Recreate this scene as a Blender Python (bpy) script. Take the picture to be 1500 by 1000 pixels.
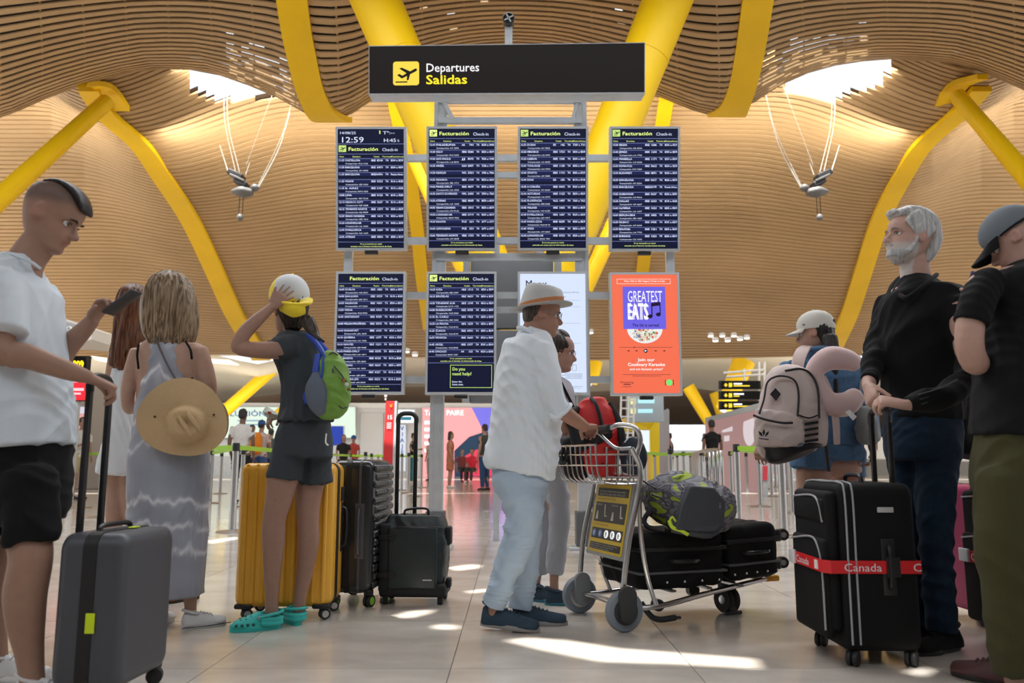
import bpy, bmesh, math, random
import numpy as np
from mathutils import Vector, Matrix, Euler, noise

for o in list(bpy.data.objects):
    bpy.data.objects.remove(o)
C = bpy.context.scene.collection
SC = bpy.context.scene
R = math.radians

# ---------------------------------------------------------------- camera
FPX = 1200.0
TILT = R(8.3)
CH = 0.77
cd = bpy.data.cameras.new('camera'); cam = bpy.data.objects.new('camera', cd); C.objects.link(cam)
cam.location = (0, 0, CH); cam.rotation_euler = (R(90)+TILT, 0, 0)
cd.sensor_width = 36.0; cd.lens = 36.0*FPX/1500.0; cd.clip_end = 300; cd.clip_start = 0.05
cd.dof.use_dof = True; cd.dof.focus_distance = 5.0; cd.dof.aperture_fstop = 2.9
SC.camera = cam
# ---------------------------------------------------------------- world, sun, skylights, added fill, exposure
W = bpy.data.worlds.new('sky'); SC.world = W; W.use_nodes = True
_b = W.node_tree.nodes['Background']; _b.inputs[0].default_value = (0.90, 0.95, 1.0, 1); _b.inputs[1].default_value = 1.2
SC.view_settings.view_transform = 'Standard'
try: SC.view_settings.look = 'None'
except Exception: pass
SC.view_settings.gamma = 1.0; SC.view_settings.use_curve_mapping = False
SC.view_settings.exposure = 0.0
SUN_DIR = Vector((0.16, 0.30, -0.94)).normalized()       # the way sunlight travels
_l = bpy.data.lights.new('sun', 'SUN'); _l.energy = 14; _l.angle = R(0.5); _l.color = (1, 0.97, 0.9)
sun = bpy.data.objects.new('sun', _l); C.objects.link(sun); sun.location = (0, -10, 30)
sun.rotation_euler = SUN_DIR.to_track_quat('-Z', 'Y').to_euler()

def area(name, loc, target, sx, sy, power, col=(1, 1, 1)):
    l = bpy.data.lights.new(name, 'AREA'); l.shape = 'RECTANGLE'; l.size = sx; l.size_y = sy; l.energy = power; l.color = col
    o = bpy.data.objects.new(name, l); C.objects.link(o); o.location = loc
    o.rotation_euler = (Vector(target)-Vector(loc)).to_track_quat('-Z', 'Y').to_euler()
    return o
# daylight at the skylight slots, plus unseen fill strips added to brighten the ceiling
for _x, _w, _p in ((-6.0, 5.0, 700), (7.0, 5.0, 700), (0.5, 6.0, 700), (-13, 6.0, 500), (14, 6.0, 500)):
    area('daylight_fill', (_x, 17.4, 9.75), (_x*0.95, 24, 8.0), _w, 0.5, _p*0.27, (1, 0.95, 0.85))
    area('ceiling_fill', (_x, 18.75, 8.35), (_x*0.97, 21.6, 9.25), _w, 0.5, _p*0.155, (1, 0.93, 0.80))  # added strip without a fitting, brightens the upper far slats
area('daylight_fill', (0, 33, 7.6), (0, 38, 0), 50.0, 3.0, 650, (1, 0.98, 0.95))
area('ceiling_fill', (0, 35, 2.6), (0, 39, 6), 50.0, 1.0, 650, (1, 0.97, 0.88))  # added unseen strip that lifts the underside of the far bays
area('daylight_fill', (0, 8, 8.5), (0, 8.5, 0), 22.0, 4.5, 1500, (0.88, 0.94, 1))  # added overhead fill for floor and people, not at a skylight
area('daylight_fill', (0, -3, 7.5), (0, 5, 1.5), 22.0, 3.5, 480, (0.80, 0.90, 1))  # added front fill from above and behind the camera

# ---------------------------------------------------------------- pixel <-> place
_F = Vector((0, math.cos(TILT), math.sin(TILT))); _U = Vector((0, -math.sin(TILT), math.cos(TILT)))
def P(px, py, Y):
    d = _F + Vector((1, 0, 0))*((px-750)/FPX) + _U*((500-py)/FPX)
    return Vector((0, 0, CH)) + d*(Y/d.y)
def G(px, py, z=0.0):
    d = _F + Vector((1, 0, 0))*((px-750)/FPX) + _U*((500-py)/FPX)
    return Vector((0, 0, CH)) + d*((z-CH)/d.z)
def V(*a): return Vector(a)
def lerp(a, b, t): return a+(b-a)*t
def interp(x, xs, ys): return float(np.interp(x, xs, ys))

# ---------------------------------------------------------------- materials
MATS = {}
def mat(name, col=(0.8, 0.8, 0.8), rough=0.5, metal=0.0, emit=0.0, ecol=None, nscale=0, namt=0.0, bump=0.0, bscale=60, stretch=(1, 1, 1), attr=False, spec=0.5, sheen=0.0, coat=0.0):
    if name in MATS: return MATS[name]
    m = bpy.data.materials.new(name); m.use_nodes = True; nt = m.node_tree; b = nt.nodes['Principled BSDF']
    b.inputs['Base Color'].default_value = (*col, 1); b.inputs['Roughness'].default_value = rough; b.inputs['Metallic'].default_value = metal
    b.inputs['Specular IOR Level'].default_value = spec
    if sheen: b.inputs['Sheen Weight'].default_value = sheen
    if coat: b.inputs['Coat Weight'].default_value = coat; b.inputs['Coat Roughness'].default_value = 0.1
    if emit:
        b.inputs['Emission Color'].default_value = (*(ecol or col), 1); b.inputs['Emission Strength'].default_value = emit
    tc = nt.nodes.new('ShaderNodeTexCoord'); mp = nt.nodes.new('ShaderNodeMapping'); mp.inputs['Scale'].default_value = stretch
    nt.links.new(tc.outputs['Object'], mp.inputs[0])
    src = None
    if attr:
        a = nt.nodes.new('ShaderNodeVertexColor'); a.layer_name = 'col'; src = a.outputs['Color']
        nt.links.new(src, b.inputs['Base Color'])
    if namt:
        n = nt.nodes.new('ShaderNodeTexNoise'); n.inputs['Scale'].default_value = nscale; n.inputs['Detail'].default_value = 5
        nt.links.new(mp.outputs[0], n.inputs['Vector'])
        mr = nt.nodes.new('ShaderNodeMapRange'); mr.inputs['From Min'].default_value = 0.3; mr.inputs['From Max'].default_value = 0.7
        mr.inputs['To Min'].default_value = 1-namt; mr.inputs['To Max'].default_value = 1+namt
        nt.links.new(n.outputs['Fac'], mr.inputs['Value'])
        mx = nt.nodes.new('ShaderNodeMix'); mx.data_type = 'RGBA'; mx.blend_type = 'MULTIPLY'; mx.inputs[0].default_value = 1
        if src: nt.links.new(src, mx.inputs[6])
        else: mx.inputs[6].default_value = (*col, 1)
        nt.links.new(mr.outputs[0], mx.inputs[7]); nt.links.new(mx.outputs[2], b.inputs['Base Color'])
    if bump:
        n2 = nt.nodes.new('ShaderNodeTexNoise'); n2.inputs['Scale'].default_value = bscale; n2.inputs['Detail'].default_value = 4
        nt.links.new(mp.outputs[0], n2.inputs['Vector'])
        bp = nt.nodes.new('ShaderNodeBump'); bp.inputs['Strength'].default_value = bump; bp.inputs['Distance'].default_value = 0.01
        nt.links.new(n2.outputs['Fac'], bp.inputs['Height']); nt.links.new(bp.outputs[0], b.inputs['Normal'])
    MATS[name] = m
    return m

chrome = mat('brushed steel', (0.62, 0.62, 0.62), 0.25, 1.0)
alu = mat('aluminium profile', (0.56, 0.59, 0.62), 0.4, 0.25, nscale=8, namt=0.08)
yellow = mat('yellow painted steel', (0.90, 0.57, 0.004), 0.42, nscale=0.7, namt=0.06, spec=0.35)
blackp = mat('black plastic', (0.012, 0.012, 0.014), 0.4)
rubber = mat('black rubber', (0.02, 0.02, 0.02), 0.6)
white = mat('white paint', (0.8, 0.8, 0.8), 0.5)

# ---------------------------------------------------------------- mesh building
ORG = {}
class MB:
    def __init__(s): s.v = []; s.f = []; s.M = None
    def add(s, vs, fs):
        n = len(s.v)
        if s.M is not None: vs = [s.M @ Vector(p) for p in vs]
        s.v.extend([tuple(p) for p in vs]); s.f.extend([tuple(i+n for i in f) for f in fs]); return s
    def box(s, c, size, rot=None, bev=0.0):
        hx, hy, hz = size[0]/2, size[1]/2, size[2]/2
        if bev <= 0:
            vs = [Vector((x*hx, y*hy, z*hz)) for x in (-1, 1) for y in (-1, 1) for z in (-1, 1)]
            fs = [(0, 1, 3, 2), (4, 6, 7, 5), (0, 4, 5, 1), (2, 3, 7, 6), (0, 2, 6, 4), (1, 5, 7, 3)]
        else:
            bev = min(bev, hx*0.98, hy*0.98, hz*0.98)
            bm = bmesh.new(); bmesh.ops.create_cube(bm, size=1.0)
            for w in bm.verts: w.co = Vector((w.co.x*size[0], w.co.y*size[1], w.co.z*size[2]))
            bmesh.ops.bevel(bm, geom=bm.edges[:], offset=bev, segments=3, profile=0.5, affect='EDGES')
            bm.verts.index_update(); vs = [w.co.copy() for w in bm.verts]; fs = [[w.index for w in f.verts] for f in bm.faces]; bm.free()
        if rot is not None: vs = [rot @ p for p in vs]
        return s.add([p+Vector(c) for p in vs], fs)
    def beam(s, a, b, w, h, up=(0, 0, 1)):
        a = Vector(a); b = Vector(b); d = b-a; L = d.length; d.normalize(); up = Vector(up)
        x = d.cross(up)
        if x.length < 1e-5: x = d.cross(Vector((0, 1, 0)))
        x.normalize(); z = x.cross(d)
        M = Matrix((x, d, z)).transposed()
        return s.box((a+b)/2, (w, L, h), M)
    def tube(s, pts, r, n=10, cap=True, smooth=0):
        pts = [Vector(p) for p in pts]
        if not hasattr(r, '__len__'): r = [r]*len(pts)
        if smooth: pts, r = resample(pts, r, smooth)
        rings = []; ref = None
        for i, p in enumerate(pts):
            t = (pts[min(i+1, len(pts)-1)]-pts[max(i-1, 0)])
            if t.length < 1e-9: t = Vector((0, 0, 1))
            t.normalize()
            if ref is None: ref = t.orthogonal().normalized()
            ref = (ref-t*ref.dot(t)); 
            if ref.length < 1e-6: ref = t.orthogonal()
            ref.normalize(); b = t.cross(ref)
            rings.append([p+ref*(math.cos(2*math.pi*k/n)*r[i])+b*(math.sin(2*math.pi*k/n)*r[i]) for k in range(n)])
        return s.loft(rings, cap)
    def loft(s, rings, cap=True):
        n = len(rings[0]); vs = [p for rg in rings for p in rg]; fs = []
        for i in range(len(rings)-1):
            for k in range(n):
                fs.append((i*n+k, i*n+(k+1) % n, (i+1)*n+(k+1) % n, (i+1)*n+k))
        if cap:
            fs.append(tuple(range(n-1, -1, -1))); fs.append(tuple((len(rings)-1)*n+k for k in range(n)))
        return s.add(vs, fs)
    def sphere(s, c, r, nu=14, nv=9, M=None):
        if not hasattr(r, '__len__'): r = (r, r, r)
        c = Vector(c); rings = []
        for i in range(nv+1):
            th = math.pi*(0.02+0.96*i/nv); rg = []
            for k in range(nu):
                ph = 2*math.pi*k/nu
                p = Vector((math.sin(th)*math.cos(ph)*r[0], math.sin(th)*math.sin(ph)*r[1], -math.cos(th)*r[2]))
                if M is not None: p = M @ p
                rg.append(c+p)
            rings.append(rg)
        return s.loft(rings)
    def ell(s, pts, ref, n=20, e=2.0, sub=4, cap=0.6):
        """elliptical chain: pts = [(pos, rx, ry)], ref = side direction of rx"""
        ref0 = Vector(ref).normalized()
        P_ = [Vector(p[0]) for p in pts]; rr = [(p[1], p[2]) for p in pts]
        P_, rr = resample(P_, rr, sub)
        L = []
        t0 = (P_[1]-P_[0]).normalized(); t1 = (P_[-1]-P_[-2]).normalized()
        cap0, cap1 = cap if hasattr(cap, '__len__') else (cap, cap)
        c0 = min(rr[0])*cap0; c1 = min(rr[-1])*cap1
        pre = [(P_[0]-t0*c0*math.sin(a), (rr[0][0]*math.cos(a), rr[0][1]*math.cos(a))) for a in (1.45, 1.0, 0.5)] if cap else []
        post = [(P_[-1]+t1*c1*math.sin(a), (rr[-1][0]*math.cos(a), rr[-1][1]*math.cos(a))) for a in (0.5, 1.0, 1.45)] if cap else []
        L = pre+list(zip(P_, rr))+post
        rings = []
        for i, (p, r2) in enumerate(L):
            t = L[min(i+1, len(L)-1)][0]-L[max(i-1, 0)][0]
            t.normalize()
            a = ref0-t*ref0.dot(t)
            if a.length < 0.05: a = t.orthogonal()
            a.normalize(); b = t.cross(a); rg = []
            for k in range(n):
                th = 2*math.pi*k/n; c_, s_ = math.cos(th), math.sin(th)
                q = 2.0/e
                rg.append(p+a*(math.copysign(abs(c_)**q, c_)*r2[0])+b*(math.copysign(abs(s_)**q, s_)*r2[1]))
            rings.append(rg)
        return s.loft(rings)
    def lathe(s, prof, c=(0, 0, 0), n=20, axis=None):
        """prof [(r,z)] about axis"""
        c = Vector(c); M = Matrix.Identity(3) if axis is None else Vector(axis).normalized().to_track_quat('Z', 'Y').to_matrix()
        rings = [[c+M @ Vector((max(r, 1e-4)*math.cos(2*math.pi*k/n), max(r, 1e-4)*math.sin(2*math.pi*k/n), z)) for k in range(n)] for r, z in prof]
        return s.loft(rings)
    def prism(s, poly, a, b):
        """poly in 3D (list), extruded from +a to +b (vectors)"""
        n = len(poly); a = Vector(a); b = Vector(b)
        vs = [Vector(p)+a for p in poly]+[Vector(p)+b for p in poly]
        fs = [tuple(range(n-1, -1, -1)), tuple(range(n, 2*n))]+[(k, (k+1) % n, n+(k+1) % n, n+k) for k in range(n)]
        return s.add(vs, fs)
    def quad(s, a, b, c, d): return s.add([a, b, c, d], [(0, 1, 2, 3)])
    def build(s, name, m, parent=None, smooth=True, sharp=35):
        org = ORG.get(parent.name, Vector((0, 0, 0))) if parent else Vector((0, 0, 0))
        me = bpy.data.meshes.new(name)
        me.from_pydata([(x-org.x, y-org.y, z-org.z) for x, y, z in s.v], [], s.f)
        return finish(me, name, m, parent, smooth, sharp)

def finish(me, name, m, parent, smooth=True, sharp=35):
    bm = bmesh.new(); bm.from_mesh(me); bmesh.ops.recalc_face_normals(bm, faces=bm.faces); 
    if smooth:
        for f in bm.faces: f.smooth = True
        if sharp:
            lim = R(sharp)
            for e in bm.edges:
                if len(e.link_faces) == 2 and e.calc_face_angle(0) > lim: e.smooth = False
    bm.to_mesh(me); bm.free()
    me.materials.append(m)
    o = bpy.data.objects.new(name, me); C.objects.link(o)
    if parent:
        o.parent = parent; ORG[o.name] = ORG.get(parent.name, Vector((0, 0, 0)))
    else: ORG[o.name] = Vector((0, 0, 0))
    return o

def resample(pts, rr, sub):
    if sub <= 1 or len(pts) < 3:
        if len(pts) == 2 and sub > 1:
            out = []; ro = []
            for k in range(sub+1):
                t = k/sub; out.append(pts[0].lerp(pts[1], t))
                ro.append(tuple(np.array(rr[0])*(1-t)+np.array(rr[1])*t) if hasattr(rr[0], '__len__') else rr[0]*(1-t)+rr[1]*t)
            return out, ro
        return pts, rr
    out = []; ro = []; n = len(pts); tup = hasattr(rr[0], '__len__')
    Q = [np.array(list(p)+(list(r) if tup else [r])) for p, r in zip(pts, rr)]
    for i in range(n-1):
        p0 = Q[i-1] if i > 0 else 2*Q[0]-Q[1]; p1 = Q[i]; p2 = Q[i+1]; p3 = Q[i+2] if i+2 < n else 2*Q[-1]-Q[-2]
        for k in range(sub):
            t = k/sub
            q = 0.5*((2*p1)+(p2-p0)*t+(2*p0-5*p1+4*p2-p3)*t*t+(3*p1-p0-3*p2+p3)*t**3)
            out.append(Vector(q[:3])); ro.append(tuple(np.maximum(q[3:], 1e-4)) if tup else max(float(q[3]), 1e-4))
    out.append(Vector(Q[-1][:3])); ro.append(tuple(Q[-1][3:]) if tup else float(Q[-1][3]))
    return out, ro

def remesh(mb, name, m, parent=None, vox=0.008, smooth=4, disp=None, color=None, ratio=1.0, sfac=0.5):
    """join overlapping closed shapes into one continuous surface"""
    me = bpy.data.meshes.new('tmp'); me.from_pydata(mb.v, [], mb.f)
    bm = bmesh.new(); bm.from_mesh(me); bmesh.ops.recalc_face_normals(bm, faces=bm.faces); bm.to_mesh(me); bm.free()
    o = bpy.data.objects.new('tmp', me); C.objects.link(o)
    r = o.modifiers.new('r', 'REMESH'); r.mode = 'VOXEL'; r.voxel_size = vox; r.use_smooth_shade = True
    if smooth:
        q = o.modifiers.new('s', 'SMOOTH'); q.factor = sfac; q.iterations = smooth
    dg = bpy.context.evaluated_depsgraph_get(); me2 = bpy.data.meshes.new_from_object(o.evaluated_get(dg))
    bpy.data.objects.remove(o)
    n = len(me2.vertices)
    co = np.empty(n*3, dtype=np.float32); me2.vertices.foreach_get('co', co); co = co.reshape(-1, 3).astype(float)
    if disp is not None:
        nr = np.empty(n*3, dtype=np.float32); me2.vertices.foreach_get('normal', nr); nr = nr.reshape(-1, 3).astype(float)
        co = disp(co, nr)
    if color is not None:
        ca = me2.color_attributes.new('col', 'FLOAT_COLOR', 'POINT'); c4 = np.ones((n, 4)); c4[:, :3] = color(co); ca.data.foreach_set('color', c4.reshape(-1).astype(np.float32))
    org = ORG.get(parent.name, Vector((0, 0, 0))) if parent else Vector((0, 0, 0))
    co = co-np.array(org)
    me2.vertices.foreach_set('co', co.reshape(-1).astype(np.float32)); me2.update()
    if ratio < 1:
        o = bpy.data.objects.new('tmp', me2); C.objects.link(o); q = o.modifiers.new('d', 'DECIMATE'); q.ratio = ratio
        dg = bpy.context.evaluated_depsgraph_get(); me3 = bpy.data.meshes.new_from_object(o.evaluated_get(dg)); bpy.data.objects.remove(o); bpy.data.meshes.remove(me2); me2 = me3
    me2.name = name
    for p in me2.polygons: p.use_smooth = True
    me2.materials.clear(); me2.materials.append(m)
    o = bpy.data.objects.new(name, me2); C.objects.link(o)
    if parent: o.parent = parent
    ORG[o.name] = org
    return o

def wrinkle(amp, k=(14, 14, 22), seed=0, zrange=None):
    rs = np.random.RandomState(seed); W_ = []
    k = np.array(k)*4.2
    for i in range(4):
        d = rs.normal(size=3)*np.array(k)*(0.7+0.5*i); W_.append((d, rs.rand()*6.28, rs.normal(size=3)*np.array(k)*0.5, 1.0/(1+0.6*i)))
    q1 = rs.normal(size=(3, 3))*9; q2 = rs.normal(size=(3, 3))*5
    def f(co, nr):
        s = 0; wp = co+0.035*np.sin(co @ q1)+0.05*np.sin(co @ q2+1)
        for i, (d, ph, m, a) in enumerate(W_):
            mk = 0.5+0.5*np.sin(co @ (m*0.55)+ph*2+2*i); s = s+a*mk*(1-2*np.abs(np.sin(0.5*(wp @ d+ph+1.6*np.sin(co @ m+ph)))))
        return co+nr*(amp*1.25*s)[:, None]
    return f

def empty(name, loc=(0, 0, 0), rz=0.0):
    o = bpy.data.objects.new(name, None); C.objects.link(o); o.location = loc; o.rotation_euler = (0, 0, rz); o.empty_display_size = 0.1
    ORG[o.name] = Vector((0, 0, 0)); return o
def thing(name, label, cat, loc=(0, 0, 0), rz=0.0, group=None, world=False):
    o = empty(name, loc, rz); o['label'] = label; o['category'] = cat
    if group: o['group'] = group
    if world: ORG[o.name] = Vector(loc)
    return o
def tag(o, label, cat, group=None):
    o['label'] = label; o['category'] = cat
    if group: o['group'] = group
    return o
def struct(o): o['kind'] = 'structure'; return o
def stuff(o): o['kind'] = 'stuff'; return o
def copy_tree(o, parent=None):
    c = o.copy(); C.objects.link(c); c.parent = parent; ORG[c.name] = ORG.get(o.name, Vector((0, 0, 0)))
    for ch in list(o.children): copy_tree(ch, c)
    return c

# ---------------------------------------------------------------- lettering
_TX = {}
def text_geo(s):
    if s in _TX: return _TX[s]
    cu = bpy.data.curves.new('t', 'FONT'); cu.body = s; cu.size = 1; cu.resolution_u = 2
    o = bpy.data.objects.new('t', cu); C.objects.link(o)
    dg = bpy.context.evaluated_depsgraph_get(); me = bpy.data.meshes.new_from_object(o.evaluated_get(dg))
    vs = [tuple(v.co) for v in me.vertices]; fs = [tuple(p.vertices) for p in me.polygons]
    bpy.data.objects.remove(o); bpy.data.curves.remove(cu); bpy.data.meshes.remove(me)
    w = max([v[0] for v in vs], default=1); _TX[s] = (vs, fs, w); return _TX[s]
class GB(MB): pass
class Panel:
    """a flat face with an origin at its top left; u right, v down, in metres"""
    def __init__(s, tl, tr, bl):
        s.o = Vector(tl); s.w = (Vector(tr)-s.o).length; s.h = (Vector(bl)-s.o).length
        s.u = (Vector(tr)-s.o).normalized(); s.d = (Vector(bl)-s.o).normalized(); s.n = s.d.cross(s.u).normalized()
        s.n = -s.n if s.n.y > 0 else s.n
    def p(s, u, v, off=0.0): return s.o+s.u*(u*s.w)+s.d*(v*s.h)+s.n*off
    def text(s, mb, t, u, v, size, width=None, align='L', off=0.003, bold=0.0):
        """size = capital height as a share of panel height; v = baseline"""
        vs, fs, w = text_geo(t)
        if not vs: return
        sc = size*s.h/0.72; sx = sc if width is None else width*s.w/w
        u0 = u*s.w-(0 if align == 'L' else (w*sx/2 if align == 'C' else w*sx))
        offs = [(0, 0)] if not bold else [(0, 0), (bold*sc, 0), (0, bold*sc)]
        for bx, by in offs:
            mb.add([s.o+s.u*(u0+x*sx+bx)+s.d*(v*s.h-y*sc-by)+s.n*(off+bx*0.01) for x, y, z in vs], fs)
    def rect(s, mb, u0, v0, u1, v1, off=0.002, th=0.0015):
        q = [s.p(u0, v0), s.p(u1, v0), s.p(u1, v1), s.p(u0, v1)]
        mb.prism(q, s.n*(off-th), s.n*off)
    def poly(s, mb, pts, off=0.003):
        mb.prism([s.p(a, b) for a, b in pts], s.n*(off-0.0015), s.n*off)
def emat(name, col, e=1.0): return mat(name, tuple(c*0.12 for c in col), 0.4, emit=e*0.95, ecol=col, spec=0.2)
def plane_icon(pn, mbk, u0, v0, su, sv, off=0.005):
    """take-off pictogram in a box, dark on light"""
    def q(pts): pn.poly(mbk, [(u0+x*su, v0+y*sv) for x, y in pts], off)
    q([(0.16, 0.58), (0.24, 0.52), (0.36, 0.60), (0.52, 0.50), (0.24, 0.30), (0.34, 0.26), (0.66, 0.42), (0.86, 0.30), (0.93, 0.33), (0.90, 0.41), (0.34, 0.72)])
    q([(0.54, 0.50), (0.68, 0.44), (0.60, 0.78), (0.53, 0.80)])
    q([(0.10, 0.84), (0.55, 0.84), (0.55, 0.89), (0.10, 0.89)])
# ================================================================ THE SETTING
# ---- floor
marble = mat('polished marble', (0.57, 0.515, 0.455), 0.13, nscale=2.2, namt=0.18, spec=0.6, stretch=(1, 1.7, 1))
grout = mat('floor joint', (0.20, 0.17, 0.14), 0.6)
mb = MB(); mb.box((0, 22, -0.035), (84, 96, 0.06)); floor = struct(mb.build('floor', grout)); 
TS = 0.91; X0 = -0.23
tile_me = None
rows = []
cells = [(i, j) for j in range(0, 14) for i in range(-12, 13)]
cells.sort(key=lambda c: (X0+(c[0]+.5)*TS)**2*0.6+(2.3+(c[1]+.5)*TS)**2)
mats_t = [marble]+[mat('polished marble %d' % k, c, 0.13, nscale=2.2, namt=0.18, spec=0.6, stretch=(1, 1.7, 1)) for k, c in enumerate([(0.54, 0.48, 0.42), (0.60, 0.545, 0.49)])]
tms = []
for m_ in mats_t:
    mb = MB(); mb.box((0, 0, -0.003), (TS-0.004, TS-0.004, 0.006), bev=0.0)
    t = mb.build('floor_tile', m_, smooth=False); tms.append(t.data); bpy.data.objects.remove(t)
rnd = random.Random(4)
near = set(cells[:296])
for (i, j) in cells[:296]:
    o = bpy.data.objects.new('floor_tile', tms[rnd.choice([0, 0, 1, 2])]); C.objects.link(o); o.parent = floor
    o.location = (X0+(i+.5)*TS, 1.4+(j+.5)*TS, 0.0)
mb = MB()
for j in range(-9, 60):
    for i in range(-34, 34):
        if (i, j) in near: continue
        x = X0+(i+.5)*TS; y = 1.4+(j+.5)*TS; h = TS/2-0.002
        mb.quad((x-h, y-h, 0), (x+h, y-h, 0), (x+h, y+h, 0), (x-h, y+h, 0))
stuff(mb.build('far_floor_tiles', marble, floor, smooth=False))

# ---- ceiling
bamboo = mat('bamboo slat', (0.47, 0.305, 0.15), 0.5, nscale=1.2, namt=0.14, stretch=(0.6, 3, 3))
bamboo_far = mat('bamboo slat pale', (0.47, 0.305, 0.15), 0.55, nscale=0.35, namt=0.12)
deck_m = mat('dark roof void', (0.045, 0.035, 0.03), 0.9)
EX = [-700, -300, 0, 60, 130, 210, 300, 400, 465, 500, 540, 600, 680, 745, 820, 890, 960, 1040, 1080, 1130, 1200, 1290, 1400, 1460, 1520, 1800, 2200]
EY = [150, 230, 176, 147, 122, 101, 103, 138, 178, 180, 150, 112, 86, 80, 86, 110, 140, 172, 170, 130, 100, 86, 92, 114, 142, 230, 150]
def smoothE(x):
    return sum(interp(x+d, EX, EY) for d in (-24, -12, 0, 12, 24))/5
def near_pt(x, s, up=0.0):
    E = smoothE(x); T = (E-100)*0.35
    g = abs(s)**1.6
    if s >= 0: y = E+(T-E)*g
    else: y = E-100*g*0.8
    p = P(x, y, 17-3.5*s); p.z += up
    return p
ceiling = struct(MB().add([(0, 0, 20), (0.01, 0, 20), (0, 0.01, 20)], [(0, 1, 2)]).build('ceiling', deck_m))
def strip(mb, rowf, xs, w0, w1, th):
    """rowf(x, s)->point ; a slat between rows w0..w1, thickness th upward"""
    rings = []
    for x in xs:
        a = rowf(x, w0); b = rowf(x, w1); u = Vector((0, 0, th))
        rings.append([a, b, b+u, a+u])
    n = len(rings); vs = [p for r in rings for p in r]; fs = []
    for i in range(n-1):
        for k in range(4): fs.append((i*4+k, i*4+(k+1) % 4, i*4+4+(k+1) % 4, i*4+4+k))
    fs += [(0, 1, 2, 3), tuple((n-1)*4+k for k in (3, 2, 1, 0))]
    mb.add(vs, fs)
LB = lambda s: interp(s, [0, 0.15, 0.35, 0.6, 1.0, 2.2], [492, 474, 458, 446, 430, 395])
RB = lambda s: interp(s, [0, 0.15, 0.35, 0.6, 1.0, 2.2], [1062, 1073, 1085, 1095, 1108, 1150])
ds = 0.0555; nsl = 40
for k in range(nsl):
    s0 = -0.04+k*ds
    for (a, b, n) in ((-560, LB(s0), 26), (LB(s0), RB(s0), 26), (RB(s0), 2060, 26)):
        mb = MB(); xs = np.linspace(a+3, b-3, n)
        strip(mb, near_pt, xs, s0, s0+ds*0.58, 0.03)
        mb.build('slat', bamboo, ceiling, smooth=False)
# cross battens above the near slats
mb = MB()
for x in range(-500, 2000, 62):
    pts = [near_pt(x+4*math.sin(s*3), s, 0.05) for s in np.linspace(0.02, 2.1, 14)]
    for a, b in zip(pts[:-1], pts[1:]): mb.beam(a, b, 0.03, 0.03)
stuff(mb.build('slat_batten', bamboo, ceiling, smooth=False))
# solid deck over the near slats; it stops short of the skylight, with odd openings
mb = MB(); xs = np.linspace(-700, 2200, 260); ss = np.linspace(0.0, 2.4, 46); rr_ = random.Random(7)
g = [[near_pt(x, s, 0.32) for x in xs] for s in ss]
for j in range(len(ss)-1):
    for i in range(len(xs)-1):
        x = xs[i]; s = ss[j]
        open_ = False
        if (320 < x < 455 or 1095 < x < 1260) and 0.08 < s < 0.55:
            open_ = rr_.random() < 0.5*(1-abs(s-0.28)/0.35)
        if 500 < x < 1040 and s > 0.6 and rr_.random() < 0.012: open_ = True
        if not open_: mb.quad(g[j][i], g[j][i+1], g[j+1][i+1], g[j+1][i])
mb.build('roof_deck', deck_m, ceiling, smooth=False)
# roof above the camera, pierced where sunlight falls through onto the floor
patches = [[(742, 938), (775, 934), (830, 938), (905, 950), (1000, 957), (1106, 965), (1112, 979), (1000, 972), (880, 968), (800, 952)],
           [(574, 903), (600, 895), (636, 893), (628, 898), (600, 905)], [(634, 916), (650, 914), (672, 917), (668, 921), (640, 921)],
           [(655, 831), (690, 826), (706, 828), (700, 832), (670, 836)], [(1330, 985), (1352, 978), (1366, 979), (1350, 990)],
           [(300, 792), (345, 786), (350, 789), (310, 796)], [(680, 866), (712, 862), (716, 866), (690, 869)]]
ZR = 8.75
def ring_curve(polys):
    cu = bpy.data.curves.new('t', 'CURVE'); cu.dimensions = '2D'; cu.fill_mode = 'BOTH'
    for pl in polys:
        sp = cu.splines.new('POLY'); sp.points.add(len(pl)-1); sp.use_cyclic_u = True
        for k, (x, y) in enumerate(pl): sp.points[k].co = (x, y, 0, 1)
    o = bpy.data.objects.new('t', cu); C.objects.link(o)
    dg = bpy.context.evaluated_depsgraph_get(); me = bpy.data.meshes.new_from_object(o.evaluated_get(dg)); bpy.data.objects.remove(o); return me
holes = []
for pl in patches:
    q = []
    for (px, py) in pl:
        g_ = G(px, py); t = ZR/(-SUN_DIR.z); q.append((g_.x-SUN_DIR.x*t, g_.y-SUN_DIR.y*t))
    holes.append(q)
me = ring_curve([[(-34, -16), (34, -16), (34, 9.6), (-34, 9.6)]]+holes)
o = bpy.data.objects.new('roof_panel', me); C.objects.link(o); me.materials.clear(); me.materials.append(bamboo_far); o.location = (0, 0, ZR); o.parent = ceiling; ORG[o.name] = V(0, 0, 0)

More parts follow.
